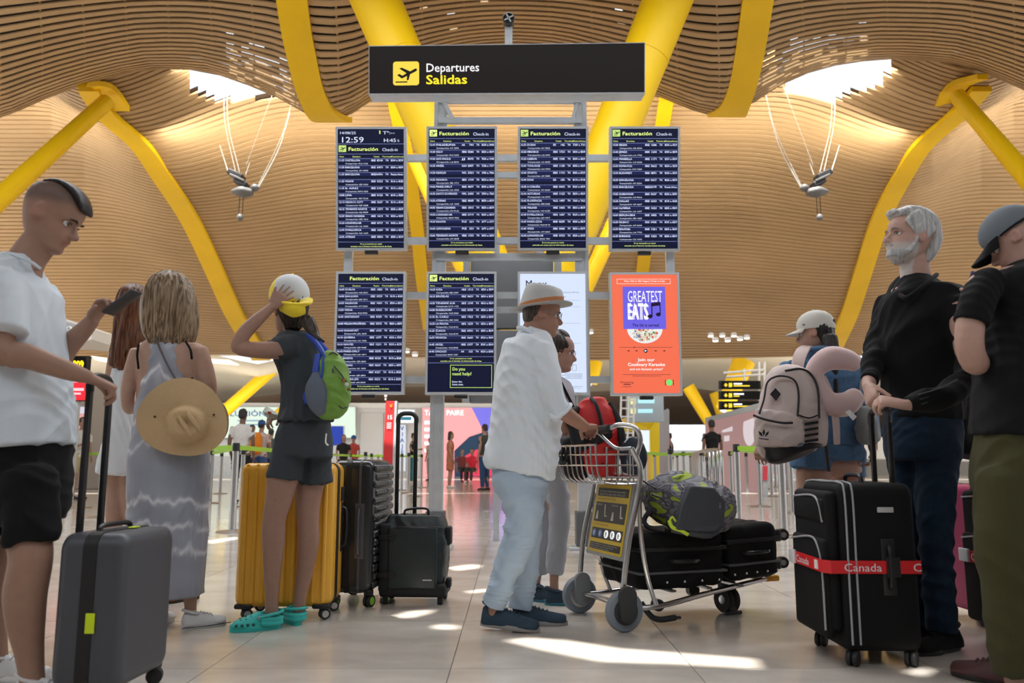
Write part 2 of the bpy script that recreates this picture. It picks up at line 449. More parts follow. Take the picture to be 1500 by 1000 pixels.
# far sheet
ROWY = [30, 60, 100, 150, 200, 300, 400, 460, 500, 520, 530]
ROWD = [16.9, 17.3, 18, 19.2, 20.5, 23.5, 27, 29.4, 31, 32.2, 33.6]
ROWA = [74, 70, 66, 56, 48, 22, 12, 8, 4, 0, 0]
lb = lambda y: interp(y, [60, 100, 160, 250, 350, 450, 530], [128, 150, 205, 255, 300, 342, 385])
rb = lambda y: interp(y, [60, 100, 160, 250, 350, 450, 530], [1440, 1408, 1352, 1305, 1275, 1245, 1212])
def far_pt(x, y, up=0.0):
    A = interp(y, ROWY, ROWA); w = 0
    for b, sg in ((lb(y), -1), (rb(y), 1)):
        d = (x-b)*sg; W_ = 150 if d > 0 else 240
        if abs(d) < W_: w = max(w, 0.5*(1+math.cos(math.pi*d/W_)))
    yy = y+A*w
    e = max(0.0, (y-480)/50.0)
    p = P(x, yy+ -4*e*math.cos((x-380)/150.0), interp(y, ROWY, ROWD)); p.z += up
    return p
top = lambda x: interp(x, [270, 290, 330, 380, 412, 430, 1140, 1153, 1209, 1240, 1291, 1306], [20, 104, 128, 137, 137, 20, 20, 133, 133, 115, 90, 20])
mb = MB(); y = 30.0; xsf = np.linspace(-260, 1760, 170)
while y < 522:
    stp = interp(y, [60, 200, 350, 520], [7.2, 6.6, 5.4, 3.8])
    run = []
    for x in list(xsf)+[None]:
        if x is not None and y >= top(x): run.append(x)
        else:
            if len(run) > 1: strip(mb, far_pt, run[::2]+([run[-1]] if len(run) % 2 == 0 else []), y, y+stp*0.66, 0.05)
            run = []
    y += stp
stuff(mb.build('far_slats', bamboo_far, ceiling, smooth=False))
mb = MB(); ys = np.linspace(30, 524, 60); xs = np.linspace(-260, 1760, 170)
gg = [[far_pt(x, y, 0.10) for x in xs] for y in ys]
for j in range(len(ys)-1):
    for i in range(len(xs)-1):
        if ys[j] >= max(top(xs[i]), top(xs[i+1])): mb.quad(gg[j][i], gg[j][i+1], gg[j+1][i+1], gg[j+1][i])
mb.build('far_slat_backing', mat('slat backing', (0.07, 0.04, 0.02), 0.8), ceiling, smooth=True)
# the bays beyond, with skylight and shade put into their two roof colours
pale = mat('skylit roof underside', (0.62, 0.56, 0.46), 0.7, nscale=0.3, namt=0.08)
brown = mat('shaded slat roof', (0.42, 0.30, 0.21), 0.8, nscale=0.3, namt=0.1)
def sheet(name, rows_, m, th=0.1):
    mb = MB(); g = []
    for (Y, f) in rows_: g.append([P(x, f(x), Y) for x in np.linspace(-200, 1700, 70)])
    for j in range(len(g)-1):
        for i in range(69): mb.quad(g[j][i], g[j][i+1], g[j+1][i+1], g[j+1][i])
    return mb.build(name, m, ceiling)
fe = lambda x: interp(x, [-200, 0, 90, 230, 300, 375, 450, 620, 860, 1000, 1130, 1230, 1330, 1500, 1700], [500, 515, 530, 522, 530, 548, 530, 506, 506, 508, 520, 545, 530, 500, 500])
ge = lambda x: interp(x, [-200, 100, 330, 480, 620, 760, 860, 1000, 1060, 1130, 1300, 1700], [600, 596, 587, 568, 566, 570, 574, 566, 574, 585, 590, 600])
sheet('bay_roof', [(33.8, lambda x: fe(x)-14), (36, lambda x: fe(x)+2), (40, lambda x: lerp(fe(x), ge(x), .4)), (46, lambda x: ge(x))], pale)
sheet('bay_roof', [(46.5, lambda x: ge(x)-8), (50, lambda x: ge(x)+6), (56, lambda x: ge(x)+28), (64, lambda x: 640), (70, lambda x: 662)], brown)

# yellow roof beams: ribbons that follow the slats
def ribbon(name, pts, label=None, th=0.12):
    """pts: (px, py, Y, width_px)"""
    cs, ws = resample([Vector((a, b, c)) for a, b, c, d in pts], [d for a, b, c, d in pts], 6)
    mb = MB(); rings = []
    for i, (c, w) in enumerate(zip(cs, ws)):
        a = P(c.x-w/2, c.y, c.z); b = P(c.x+w/2, c.y, c.z); u = Vector((0, 0, th)) if i else Vector((0, 0, th))
        rings.append([a, b, b+u, a+u])
    mb.loft(rings)
    return struct(mb.build(name, yellow))
def nearbeam(fx, wtop):
    pts = []
    for s in (2.2, 1.6, 1.0, 0.7, 0.45, 0.25, 0.12, 0.03):
        x = fx(s); p = near_pt(x, s)
        y = smoothE(x); T = (y-100)*0.35; y = y+(T-y)*(s**1.6)
        pts.append((x, y+3, 17-3.5*s-0.1, interp(s, [0, 0.1, 0.3, 1, 2.2], [58, 50, 40, 45, 56])))
    return ribbon('roof_beam', pts)
nearbeam(lambda s: LB(s), 44); nearbeam(lambda s: RB(s), 44)
def farbeam(path, w0, w1):
    pts = []
    for yy in (62, 80, 110, 160, 220, 300, 380, 450, 505, 526):
        x = path(yy); q = far_pt(x, yy); 
        A = interp(yy, ROWY, ROWA); pts.append((x, yy+A+2, interp(yy, ROWY, ROWD)-0.12, lerp(w0, w1, (yy-60)/460)))
    return ribbon('roof_beam', pts)
farbeam(lb, 30, 27); farbeam(rb, 30, 25)
ml = lambda y: interp(y, [60, 150, 240, 330, 400, 480, 530], [566, 578, 597, 610, 617, 628, 636])
mr = lambda y: interp(y, [60, 150, 240, 330, 400, 480, 530], [990, 976, 962, 950, 941, 930, 922])
for path in (ml, mr):
    pts = [(path(yy), yy, interp(yy, ROWY, ROWD)-0.12, lerp(22, 17, (yy-60)/460)) for yy in (62, 110, 160, 240, 330, 400, 470, 524)]
    ribbon('roof_beam', pts)
# ribbons curling over the top of the side struts
ribbon('roof_beam', [(120, 128, 16.6, 14), (135, 126, 16.9, 20), (150, 130, 17.2, 26), (162, 142, 17.4, 28), (176, 163, 17.9, 28)])
ribbon('roof_beam', [(1440, 116, 16.6, 16), (1425, 120, 16.9, 20), (1408, 126, 17.2, 26), (1396, 138, 17.4, 28), (1384, 156, 17.9, 28)])

# yellow inclined columns
def strut(a, b, r0, r1, label, extra=False):
    A = Vector(a); B = Vector(b)
    if extra: B = A+(B-A)*(A.z/(A.z-B.z))
    c = (B.x, B.y, max(0, B.z))
    t = thing('inclined_column', label, 'column', c, world=True)
    mb = MB(); pts = [A.lerp(B, k/10) for k in range(11)]; rr = [lerp(r0, r1, k/10) for k in range(11)]
    mb.tube(pts, rr, 28); mb.build('column_shaft', yellow, t)
    mb = MB(); d = (B-A).normalized(); mb.tube([A.lerp(B, 0.28), A.lerp(B, 0.28)+d*0.03], r0*0.93+0.012, 28); mb.build('weld_ring', yellow, t)
    mb = MB(); mb.tube([B-d*0.25, B+d*0.12], [r1*0.8, r1*0.4], 16); mb.build('foot_pin', alu, t)
    return t
strut(P(520, -70, 12.9), P(764, 498, 12.9), 0.43, 0.33, 'thick yellow tubular column leaning right, behind the left end of the departures sign')
strut(P(1006, -70, 12.9), P(780, 495, 13.0), 0.43, 0.33, 'thick yellow tubular column leaning left, behind the right end of the departures sign')
strut(P(571, 140, 21.5), P(690, 420, 21.5), 0.26, 0.22, 'slimmer far yellow strut behind the first screen column')
strut(P(985, 143, 21.5), P(856, 425, 21.5), 0.26, 0.22, 'slimmer far yellow strut behind the rightmost flight screen')
strut(P(157, 148, 17.2), P(-90, 372, 14.5), 0.17, 0.26, 'yellow tube strut rising from the left edge to the roof beam', True)
strut(P(1402, 140, 17.2), P(1600, 372, 14.5), 0.17, 0.26, 'yellow tube strut rising from the right edge to the roof beam', True)
strut(P(400, 540, 37), P(325, 606, 37), 0.28, 0.28, 'distant pale yellow strut above the white banner screen')
strut(P(450, 566, 39), P(405, 610, 39), 0.25, 0.25, 'small distant yellow strut just left of the girl in the grey shirt')
strut(P(1008, 566, 39), P(1040, 620, 39), 0.30, 0.25, 'distant orange yellow strut left of the black direction signs')
strut(P(1045, 575, 41), P(1062, 618, 41), 0.22, 0.30, 'short distant yellow strut partly behind the black direction signs')
strut(P(1090, 528, 36), P(1060, 600, 36), 0.5, 0.35, 'distant flared yellow strut above the black direction signs')
strut(P(870, 528, 36), P(862, 560, 36), 0.4, 0.4, 'distant yellow strut seen between the white and orange posters')

# concrete footing that carries the two thick columns
t = thing('column_footing', 'grey concrete footing under the two thick yellow columns', 'footing', (0.24, 13, 0), world=True)
pm = mat('grey cladding', (0.30, 0.31, 0.32), 0.5, nscale=2, namt=0.06)
mb = MB(); mb.box((0.24, 13, 1.25), (0.62, 0.8, 2.5), bev=0.08); mb.build('plinth', pm, t)
mb = MB(); mb.box((0.24, 13, 2.5), (0.75, 0.9, 0.12), bev=0.04); mb.build('cap_plate', alu, t)

# skylight hanging lamps
cablem = mat('white cable', (0.55, 0.53, 0.48), 0.6)
def hanging(px, py, sgn, label):
    Y = 18.2; c = P(px, py, Y); k = Y/FPX*1.08
    t = thing('hanging_floodlight', label, 'lamp', c, world=True, group='floodlights hung on cables under the skylights')
    def q(dx, dy, dd=0): return c+Vector((sgn*dx*k, dd, -dy*k))
    dk = mat('dark lamp housing', (0.03, 0.03, 0.035), 0.5); lg = mat('grey lamp housing', (0.16, 0.16, 0.16), 0.5)
    rot = Euler((0, sgn*R(25), 0)).to_matrix()
    mb = MB(); mb.box(q(-10, -15), (0.36, 0.3, 0.13), rot, 0.02); mb.build('lamp_head', dk, t)
    mb = MB(); mb.box(q(-2, -3), (0.30, 0.3, 0.12), rot, 0.02); mb.build('lamp_head', dk, t)
    mb = MB(); mb.box(q(-6, -9), (0.38, 0.34, 0.05), rot, 0.01); mb.build('lamp_bracket', lg, t)
    mb = MB(); mb.ell([(q(-14, 9), 0.05, 0.10), (q(0, 9), 0.13, 0.2), (q(12, 10), 0.08, 0.12)], (0, 0, 1)); mb.build('reflector', lg, t)
    mb = MB(); mb.sphere(q(17, 3), (0.10, 0.1, 0.09)); mb.build('reflector', lg, t)
    mb = MB(); mb.sphere(q(-2, 46), (0.075, 0.075, 0.085)); mb.build('counterweight', lg, t)
    for dx in (-4, 1):
        mb = MB(); mb.tube([q(dx, 14), q(dx, 42)], 0.008, 5); mb.build('cable', dk, t)
    for (x0, y0, x1, y1, b, r_) in ((-22, -20, -36, -60, 0, .022), (-12, -22, -34, -175, -8, .014), (-6, -20, -30, -170, -8, .014), (3, -16, 8, -34, 0, .02), (22, 3, 62, -110, 6, .022), (20, 3, 70, -160, 8, .012), (3, -30, 40, -150, 0, .008)):
        mb = MB(); mb.tube([q(x0, y0), q((x0+x1)/2+b, (y0+y1)/2), q(x1, y1)], [r_*.8, r_*.6, r_*.45], 6, smooth=5); mb.build('cable', cablem, t)
hanging(356, 272, 1, 'floodlight cluster hung on white cables left of the flight screens')
hanging(1196, 272, -1, 'floodlight cluster hung on white cables right of the flight screens')
ORD = ['first', 'second', 'third', 'fourth', 'fifth', 'sixth', 'seventh', 'eighth', 'ninth', 'tenth', 'eleventh', 'twelfth', 'thirteenth', 'fourteenth', 'fifteenth', 'sixteenth', 'seventeenth', 'eighteenth', 'nineteenth', 'twentieth', 'twenty-first', 'twenty-second', 'twenty-third', 'twenty-fourth', 'twenty-fifth', 'twenty-sixth', 'twenty-seventh', 'twenty-eighth', 'twenty-ninth', 'thirtieth']
# glowing specks stand in for roof holes glimpsed above the far hall
spots = [(1041, 492), (1048, 499), (1058, 492), (1066, 499), (1075, 492), (1084, 497), (1094, 495), (865, 487), (596, 515), (1272, 500), (1268, 515), (608, 520)]
proto = None; sl = emat('speck glow', (1, 0.98, 0.93), 3.0)
for k, (a, b) in enumerate(spots):
    c = P(a, b, 29.5)
    if proto is None:
        proto = thing('ceiling_speck', 'x', 'lamp', group='glowing specks for roof holes in the far slatted ceiling')
        mb = MB(); mb.lathe([(0.10, 0.0), (0.12, 0.05), (0.10, 0.12), (0.03, 0.14)], n=12); mb.build('speck_shell', white, proto)
        mb = MB(); mb.lathe([(0.09, -0.03), (0.10, 0.005), (0.02, 0.01)], n=12); mb.build('lamp_or_speck_face', sl, proto); o = proto
    else: o = copy_tree(proto)
    o.location = c
    o['label'] = ORD[sorted(p[0] for p in spots).index(a)]+' from the left of the small glowing specks for roof holes in the far slatted ceiling'

# ---- far walls
wallm = mat('white wall', (0.74, 0.74, 0.76), 0.5, nscale=0.4, namt=0.03)
def wallbox(name, x0, x1, Y, ytop, ybot=None, m=wallm, th=0.3, st=True):
    a = P(x0, ytop, Y); b = P(x1, ytop, Y); z0 = 0 if ybot is None else P(x0, ybot, Y).z
    mb = MB(); mb.box(((a.x+b.x)/2, Y+th/2, (a.z+z0)/2), (b.x-a.x, th, a.z-z0)); o = mb.build(name, m, smooth=False)
    return struct(o) if st else o
wallbox('wall_back', 190, 760, 42, 590)
wallbox('trim_1', 190, 760, 41.9, 590, 597, mat('wall cornice', (0.85, 0.85, 0.86), 0.4))
wallbox('wall_left', -1600, 190, 43, 560, m=mat('grey hall wall', (0.35, 0.34, 0.33), 0.6))
wallbox('wall_right', 760, 2900, 47, 640, m=mat('dark hall wall', (0.30, 0.28, 0.26), 0.6))
mb = MB(); mb.box((0, -17, 4.2), (84, 0.3, 8.4)); struct(mb.build('wall_rear', mat('rear hall wall', (0.30, 0.28, 0.26), 0.7), smooth=False))
def screen(name, label, cat, x0, y0, x1, y1, Y, m, frame=None, th=0.15, group=None, z0=None):
    a = P(x0, y0, Y); b = P(x1, y0, Y); c = P(x0, y1, Y)
    t = thing(name, label, cat, ((a.x+b.x)/2, Y, c.z), world=True, group=group)
    mb = MB(); mb.box(((a.x+b.x)/2, Y+th/2, (a.z+c.z)/2), (b.x-a.x+0.1, th, a.z-c.z+0.03), bev=0.01); mb.build('panel_body', frame or alu, t)
    pn = Panel((a.x, Y-0.01, a.z), (b.x, Y-0.01, a.z), (c.x, Y-0.01, c.z))
    mb = MB(); pn.rect(mb, 0, 0, 1, 1, 0.004, 0.004); mb.build('display', m, t, smooth=False)
    if 0.02 < c.z < 1.6 and y1 > 640 or name in ('counter_display',):
        mb = MB(); mb.box(((a.x+b.x)/2, Y+th*0.5+0.02, c.z/2), ((b.x-a.x)*(0.96 if name != 'counter_display' else 0.2), th*0.8, c.z)); mb.build('plinth', alu, t)
    return t, pn
bw = lambda n, c, e: emat(n, c, e)
t, pn = screen('banner_screen', 'large pale lit banner with blue lettering on the far left wall', 'banner', 305, 596, 520, 641, 41.6, bw('pale banner', (0.72, 0.86, 0.72), 1.1))
mb = MB(); pn.text(mb, 'EVOLUCIÓN', 0.02, 0.30, 0.17, width=0.37, off=0.02, bold=0.03); mb.build('lettering', emat('blue letters', (0.12, 0.2, 0.6), 0.6), t, smooth=False)
mb = MB(); pn.rect(mb, 0.2, 0.42, 0.36, 0.47, 0.02); pn.rect(mb, 0.2, 0.55, 0.36, 0.6, 0.02); mb.build('small_print', emat('pale blue print', (0.4, 0.6, 0.8), 0.7), t, smooth=False)
t, pn = screen('banner_screen', 'wide yellowish lit counter band under the pale banner', 'banner', 305, 655, 470, 668, 41.8, bw('cream band', (0.75, 0.8, 0.7), 0.8))
t, pn = screen('advert_wall', 'pink and blue lit advert on the far wall behind the post', 'advert', 619, 597, 755, 699, 41.6, bw('pink advert', (0.95, 0.36, 0.36), 1.25))
mb = MB(); pn.poly(mb, [(0.53, 0), (1, 0), (1, 1), (0.9, 0.55), (0.66, 0.36)], 0.012); mb.build('blue_field', emat('blue advert', (0.22, 0.2, 0.85), 1.0), t, smooth=False)
mb = MB()
for k in range(24):
    pass
pn.poly(mb, [(0.34, 0.62), (0.5, 0.42), (0.68, 0.34), (0.82, 0.45), (0.88, 1), (0.34, 1)], 0.02); mb.build('dark_figure', emat('dark advert figure', (0.03, 0.08, 0.16), 0.6), t, smooth=False)
mb = MB(); pn.poly(mb, [(0.42, 0.72), (0.58, 0.60), (0.74, 0.66), (0.78, 0.98), (0.40, 0.98)], 0.03); mb.build('red_figure', emat('red advert figure', (0.85, 0.06, 0.12), 1.0), t, smooth=False)
mb = MB(); pn.text(mb, 'TAX & PAIRE', 0.02, 0.11, 0.075, width=0.42, off=0.03, bold=0.05)
for k, (w_, y_) in enumerate(((0.18, 0.24), (0.2, 0.34), (0.2, 0.44), (0.14, 0.54), (0.18, 0.64))): pn.rect(mb, 0.02, y_-0.05, 0.02+w_, y_, 0.03)
mb.build('lettering', emat('white letters', (1, 1, 1), 1.3), t, smooth=False)
t, pn = screen('banner_screen', 'small white lit sign to the right of the red totem', 'banner', 578, 600, 607, 619, 41, bw('white sign', (0.9, 0.95, 1), 1.3))
mb = MB(); pn.rect(mb, 0.15, 0.55, 0.85, 0.8, 0.02); mb.build('lettering', emat('teal print', (0.05, 0.35, 0.5), 0.6), t, smooth=False)
t, pn = screen('vertical_banner', 'narrow white wall banner with blue vertical lettering', 'banner', 584, 622, 594, 690, 41.8, bw('white strip', (0.8, 0.85, 0.95), 0.9))
mb = MB()
for k, ch in enumerate('VIAJES'): pn.text(mb, ch, 0.5, 0.12+k*0.13, 0.09, align='C', off=0.02, bold=0.06)
mb.build('lettering', emat('blue letters', (0.12, 0.2, 0.6), 0.6), t, smooth=False)
t, pn = screen('wall_screen', 'dark blue wall screen behind the grey shorts girl', 'screen', 485, 624, 503, 652, 41, bw('blue screen', (0.02, 0.06, 0.45), 0.9))
# doors and panel joints of the back wall
for n_, (x0, x1) in enumerate(((528, 562), (563, 578))):
    a = P(x0, 604, 41.9); b = P(x1, 604, 41.9); mb = MB(); mb.box(((a.x+b.x)/2, 41.95, a.z/2), (b.x-a.x, 0.1, a.z), bev=0.03)
    struct(mb.build('door_%d' % (n_+1), mat('white door', (0.68, 0.68, 0.70), 0.5)))
# column on the left with round air nozzles
t = thing('air_vent_pod', 'white ventilation pod with round nozzles above the left man\'s forearm', 'vent', P(110, 490, 12), world=True)
wm = mat('warm white shell', (0.72, 0.68, 0.62), 0.45)
mb = MB(); q = [P(a, b, 12.0) for a, b in ((66, 462), (84, 463), (118, 474), (136, 482), (134, 497), (118, 503), (70, 500))]
mb.prism(q, (0, 0.0, 0), (0, 0.9, 0)); mb.build('pod_shell', wm, t, sharp=30)
mb = MB(); q = [P(a, b, 11.97) for a, b in ((79, 467), (90, 468), (118, 477), (126, 484), (121, 496), (84, 490), (78, 482))]; mb.prism(q, (0, 0, 0), (0, 0.06, 0)); mb.build('recess', mat('grey recess', (0.4, 0.38, 0.36), 0.5), t, sharp=30)
for k in range(5):
    mb = MB(); c = P(86+8.4*k, 478+2.0*k, 11.93); mb.lathe([(0.038, 0), (0.042, 0.03), (0.03, 0.05), (0.022, 0.01)], c, 12, axis=(0, -1, 0)); mb.build('nozzle', white, t)
# light tubes at left
t = thing('linear_lamp', 'long white light tube rail at the far left', 'lamp', P(140, 512, 20), world=True)
mb = MB(); mb.tube([P(110, 509, 20), P(196, 511, 20)], 0.03, 8); mb.build('rail', white, t)
t = thing('ceiling_lamp', 'bright wedge lamp strip at the far left beside the red screen', 'lamp', P(150, 528, 22), world=True)
mb = MB(); mb.prism([P(133, 521, 22), P(160, 525, 22), P(160, 531, 22), P(140, 527, 22)], (0, 0, 0), (0, 0.1, 0)); mb.build('lamp_or_speck_face', emat('warm tube light', (1, 0.93, 0.75), 2.5), t)
t = thing('ceiling_lamp', 'bright light strip behind the shoulder of the tie-dye dress woman', 'lamp', P(340, 530, 30), world=True)
mb = MB(); mb.prism([P(308, 526, 33), P(335, 527, 33), P(350, 534, 33), P(308, 531, 33)], (0, 0, 0), (0, 0.1, 0)); mb.build('lamp_or_speck_face', emat('warm tube light', (1, 0.93, 0.75), 2.5), t)
t, pn = screen('counter_display', 'red check-in screen left of the trolley handle bars', 'screen', 98, 552, 128, 586, 16, bw('red screen', (0.85, 0.03, 0.05), 1.1), blackp, 0.12)
mb = MB(); pn.rect(mb, 0.2, 0.12, 0.55, 0.24, 0.01); pn.rect(mb, 0.08, 0.48, 0.85, 0.60, 0.01); pn.rect(mb, 0.08, 0.68, 0.7, 0.76, 0.01); mb.build('lettering', emat('pink letters', (1, 0.6, 0.65), 1.2), t, smooth=False)
t, pn = screen('counter_number', 'black counter display with yellow digits 809 above the red screen', 'display', 104, 522, 126, 545, 15.8, bw('black display', (0.015, 0.013, 0.01), 0.2), blackp, 0.12)
mb = MB(); pn.text(mb, '809', 0.5, 0.72, 0.45, align='C', width=0.7, off=0.01, bold=0.06); mb.build('lettering', emat('yellow digits', (1, 0.75, 0.02), 1.5), t, smooth=False)
t, pn = screen('poster_screen', 'pink and white poster low behind the left man', 'poster', 108, 596, 128, 628, 22, bw('pink poster', (0.8, 0.42, 0.4), 0.9), alu, 0.1)
mb = MB(); pn.rect(mb, 0, 0, 1, 0.3, 0.01); mb.build('poster_top', emat('pale poster band', (0.75, 0.72, 0.85), 0.9), t, smooth=False)
t = thing('counter_cladding', 'dark brown counter housing behind the trolley handle bars', 'counter', P(110, 600, 22.5), world=True)
mb = MB(); a = P(60, 560, 22.5); b = P(200, 560, 22.5); mb.box(((a.x+b.x)/2, 23, 1.45), (b.x-a.x, 0.5, 2.9), bev=0.05); mb.build('housing', mat('warm grey housing', (0.25, 0.22, 0.19), 0.6), t)
# red totem
t = thing('red_totem', 'tall red information totem leaning beside the black trolley bag handle', 'totem', G(571, 724), world=True)
g0 = G(571, 724); Yt = g0.y
rm = mat('red totem paint', (0.62, 0.03, 0.035), 0.4)
mb = MB(); mb.prism([P(559, 724, Yt), P(573, 724, Yt), P(578, 587, Yt), P(565, 587, Yt)], (0, 0, 0), (0, 0.25, 0)); mb.build('totem_body', rm, t)
mb = MB(); mb.prism([P(573.3, 724, Yt), P(577, 724, Yt), P(581.5, 587, Yt), P(578.3, 587, Yt)], (0, 0, 0), (0, 0.25, 0)); mb.build('side_strip', alu, t)
pn = Panel(P(565, 587, Yt-0.01), P(578, 587, Yt-0.01), P(559, 724, Yt-0.01))
mb = MB(); pn.text(mb, '15', 0.5, 0.20, 0.045, align='C', off=0.01, bold=0.05)
for k in range(4): pn.rect(mb, 0.25, 0.235+k*0.018, 0.75, 0.243+k*0.018, 0.01)
mb.build('lettering', emat('white letters', (1, 1, 1), 1.0), t, smooth=False)
mb = MB(); pn.poly(mb, [(0.45, 0.03), (0.6, 0.045), (0.8, 0.03), (0.68, 0.075), (0.55, 0.06)], 0.01); mb.build('emblem', emat('yellow emblem', (1, 0.6, 0.02), 1.0), t, smooth=False)
mb = MB(); mb.tube([P(565, 586, Yt), P(565, 581, Yt)], 0.02, 8); mb.sphere(P(565, 580, Yt), 0.035); mb.build('finial', white, t)

# right-hand background: direction signs, kiosks, pink advert
for k, (y0, y1) in enumerate(((558, 569), (573, 584), (588, 599))):
    t, pn = screen('direction_sign', ['top', 'middle', 'lowest'][k]+' of the three small black and yellow direction signs', 'sign', 1056, y0, 1112, y1, 24, bw('sign black', (0.02, 0.018, 0.016), 0.1), blackp, 0.12, 'black direction signs')
    mb = MB(); pn.poly(mb, [(0.10, 0.3), (0.15, 0.3), (0.15, 0.5), (0.18, 0.5), (0.125, 0.8), (0.07, 0.5), (0.10, 0.5)], 0.01); pn.rect(mb, 0.2, 0.25, 0.29, 0.8, 0.01); pn.rect(mb, 0.33, 0.55, 0.75 if k != 1 else 0.48, 0.72, 0.01)
    mb.build('yellow_marks', emat('sign yellow', (1, 0.75, 0.05), 1.1), t, smooth=False)
    mb = MB(); pn.rect(mb, 0.33, 0.26, 0.55 if k != 1 else 0.6, 0.46, 0.01); mb.build('white_marks', emat('white letters', (1, 1, 1), 1.0), t, smooth=False)
t = thing('scaffold', 'pale scaffold frame carrying the small direction signs', 'frame', P(1110, 600, 24.3), world=True)
for (a, b) in (((1060, 546), (1120, 541)), ((1064, 552), (1120, 548)), ((1112, 530), (1112, 640)), ((1120, 530), (1120, 640)), ((1090, 540), (1090, 560))):
    mb = MB(); mb.tube([P(*a, 24.3), P(*b, 24.3)], 0.035, 8); mb.build('tube', white, t)
t = thing('pink_advert', 'slanting pink advert hoarding with white roundels on the right', 'advert', P(1075, 650, 23), world=True)
q = [P(1033, 617, 27), P(1112, 598, 20), P(1112, 657, 20)-V(0,0,1.05), P(1033, 657, 27)-V(0,0,1.17)]
mb = MB(); mb.prism(q, (0, 0, 0), (0.1, 0.25, 0)); mb.build('hoarding', emat('dusty pink panel', (0.62, 0.36, 0.34), 0.55), t, sharp=30)
mb = MB(); mb.prism([P(1033, 612, 26.9), P(1112, 590, 19.9), P(1112, 599, 19.9), P(1033, 618, 26.9)], (0, 0, 0), (0.1, 0.25, 0)); mb.build('top_edge', mat('pale blue edge', (0.55, 0.66, 0.75), 0.4), t, sharp=30)
pn = Panel(P(1033, 617, 26.9), P(1112, 598, 19.9), P(1033, 657, 26.9))
for (u, v, ru, rv) in ((0.10, 0.42, 0.05, 0.36), (0.84, 0.5, 0.10, 0.5)):
    mb = MB(); pn.poly(mb, [(u+ru*math.cos(a), v+rv*math.sin(a)) for a in np.linspace(0, 6.28, 24)[:-1]], 0.03); mb.build('roundel', emat('white roundel', (0.85, 0.75, 0.78), 0.8), t, smooth=False)
mb = MB(); pn.rect(mb, 0.36, 0.3, 0.56, 0.5, 0.03); pn.rect(mb, 0.4, 0.62, 0.5, 0.8, 0.03); mb.build('lettering', emat('white roundel', (0.85, 0.75, 0.78), 0.8), t, smooth=False)
mb = MB(); pn.poly(mb, [(0.79, 0.6), (0.84, 0.35), (0.87, 0.55), (0.83, 0.9)], 0.05); mb.build('pink_flower', emat('pink flower', (0.9, 0.35, 0.45), 0.8), t, smooth=False)
t = thing('hall_sign', 'pale blue hanging sign row under the orange poster', 'sign', P(935, 600, 20), world=True)
mb = MB(); a = P(918, 580, 20); b = P(972, 580, 20); mb.box(((a.x+b.x)/2, 20.1, (a.z+P(918, 618, 20).z)/2), (b.x-a.x, 0.2, a.z-P(918, 618, 20).z), bev=0.02); mb.build('sign_body', mat('grey blue sign', (0.42, 0.50, 0.56), 0.4), t)
pn = Panel(P(918, 580, 19.97), P(972, 580, 19.97), P(918, 618, 19.97))
mb = MB(); pn.rect(mb, 0.3, 0.12, 0.75, 0.28, 0.02); pn.rect(mb, 0.3, 0.5, 0.7, 0.65, 0.02); mb.build('lettering', emat('pale cyan marks', (0.5, 0.9, 0.95), 1.0), t, smooth=False)
mb = MB(); pn.rect(mb, 0.1, 0.1, 0.24, 0.32, 0.02); pn.rect(mb, 0.1, 0.46, 0.24, 0.68, 0.02); mb.build('icon', emat('pale yellow marks', (0.9, 0.9, 0.4), 1.0), t, smooth=False)
t = thing('ladder_frame', 'white ladder-like frame between the red backpack and the blue sign', 'frame', P(912, 640, 18), world=True)
for a, b in (((910, 575), (906, 726)), ((921, 575), (917, 726)), ((929, 582), (925, 726))):
    mb = MB(); mb.beam(P(*a, 18), P(*b, 18), 0.04, 0.04); mb.build('upright', white, t)
for y in (586, 598, 610, 622, 634):
    mb = MB(); mb.beam(P(909, y, 18), P(928, y, 18), 0.03, 0.03, up=(0, 1, 0)); mb.build('rung', white, t)
# yellow kiosk arch
t = thing('yellow_kiosk', 'bright yellow kiosk arch beyond the trolley basket', 'kiosk', P(945, 680, 22), world=True)
ky = mat('kiosk yellow', (0.85, 0.65, 0.01), 0.35)
mb = MB(); mb.prism([P(915, 612, 21), P(966, 608, 22), P(966, 711, 22), P(954, 711, 22), P(952, 628, 22), P(915, 632, 21)], (0, 0, 0), (0, 0.8, 0)); mb.build('arch', ky, t, sharp=30)
mb = MB(); mb.prism([P(966, 604, 22), P(978, 598, 23), P(978, 709, 23), P(966, 711, 22)], (0, 0, 0), (0.2, 0.8, 0)); mb.build('side_panel', mat('grey blue sign', (0.42, 0.50, 0.56), 0.4), t, sharp=30)
mb = MB(); mb.prism([P(938, 630, 22.1), P(951, 630, 22.1), P(951, 665, 22.1), P(938, 665, 22.1)], (0, 0, 0), (0, 0.1, 0)); mb.build('lit_panel', emat('lit white panel', (0.8, 0.88, 1), 1.1), t)
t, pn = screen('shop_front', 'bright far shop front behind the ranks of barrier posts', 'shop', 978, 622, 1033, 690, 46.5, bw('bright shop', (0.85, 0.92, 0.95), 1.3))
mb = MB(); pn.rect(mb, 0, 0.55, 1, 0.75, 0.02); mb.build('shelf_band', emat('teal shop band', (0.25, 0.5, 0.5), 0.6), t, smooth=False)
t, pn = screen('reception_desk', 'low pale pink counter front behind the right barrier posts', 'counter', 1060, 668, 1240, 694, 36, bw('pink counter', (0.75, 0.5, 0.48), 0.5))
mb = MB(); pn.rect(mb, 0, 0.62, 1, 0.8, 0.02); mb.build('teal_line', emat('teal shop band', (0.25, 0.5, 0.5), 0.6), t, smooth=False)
t, pn = screen('reception_desk', 'low white counter front between the basket and the barrier posts', 'counter', 965, 660, 1058, 694, 40, bw('white counter', (0.75, 0.72, 0.68), 0.5))
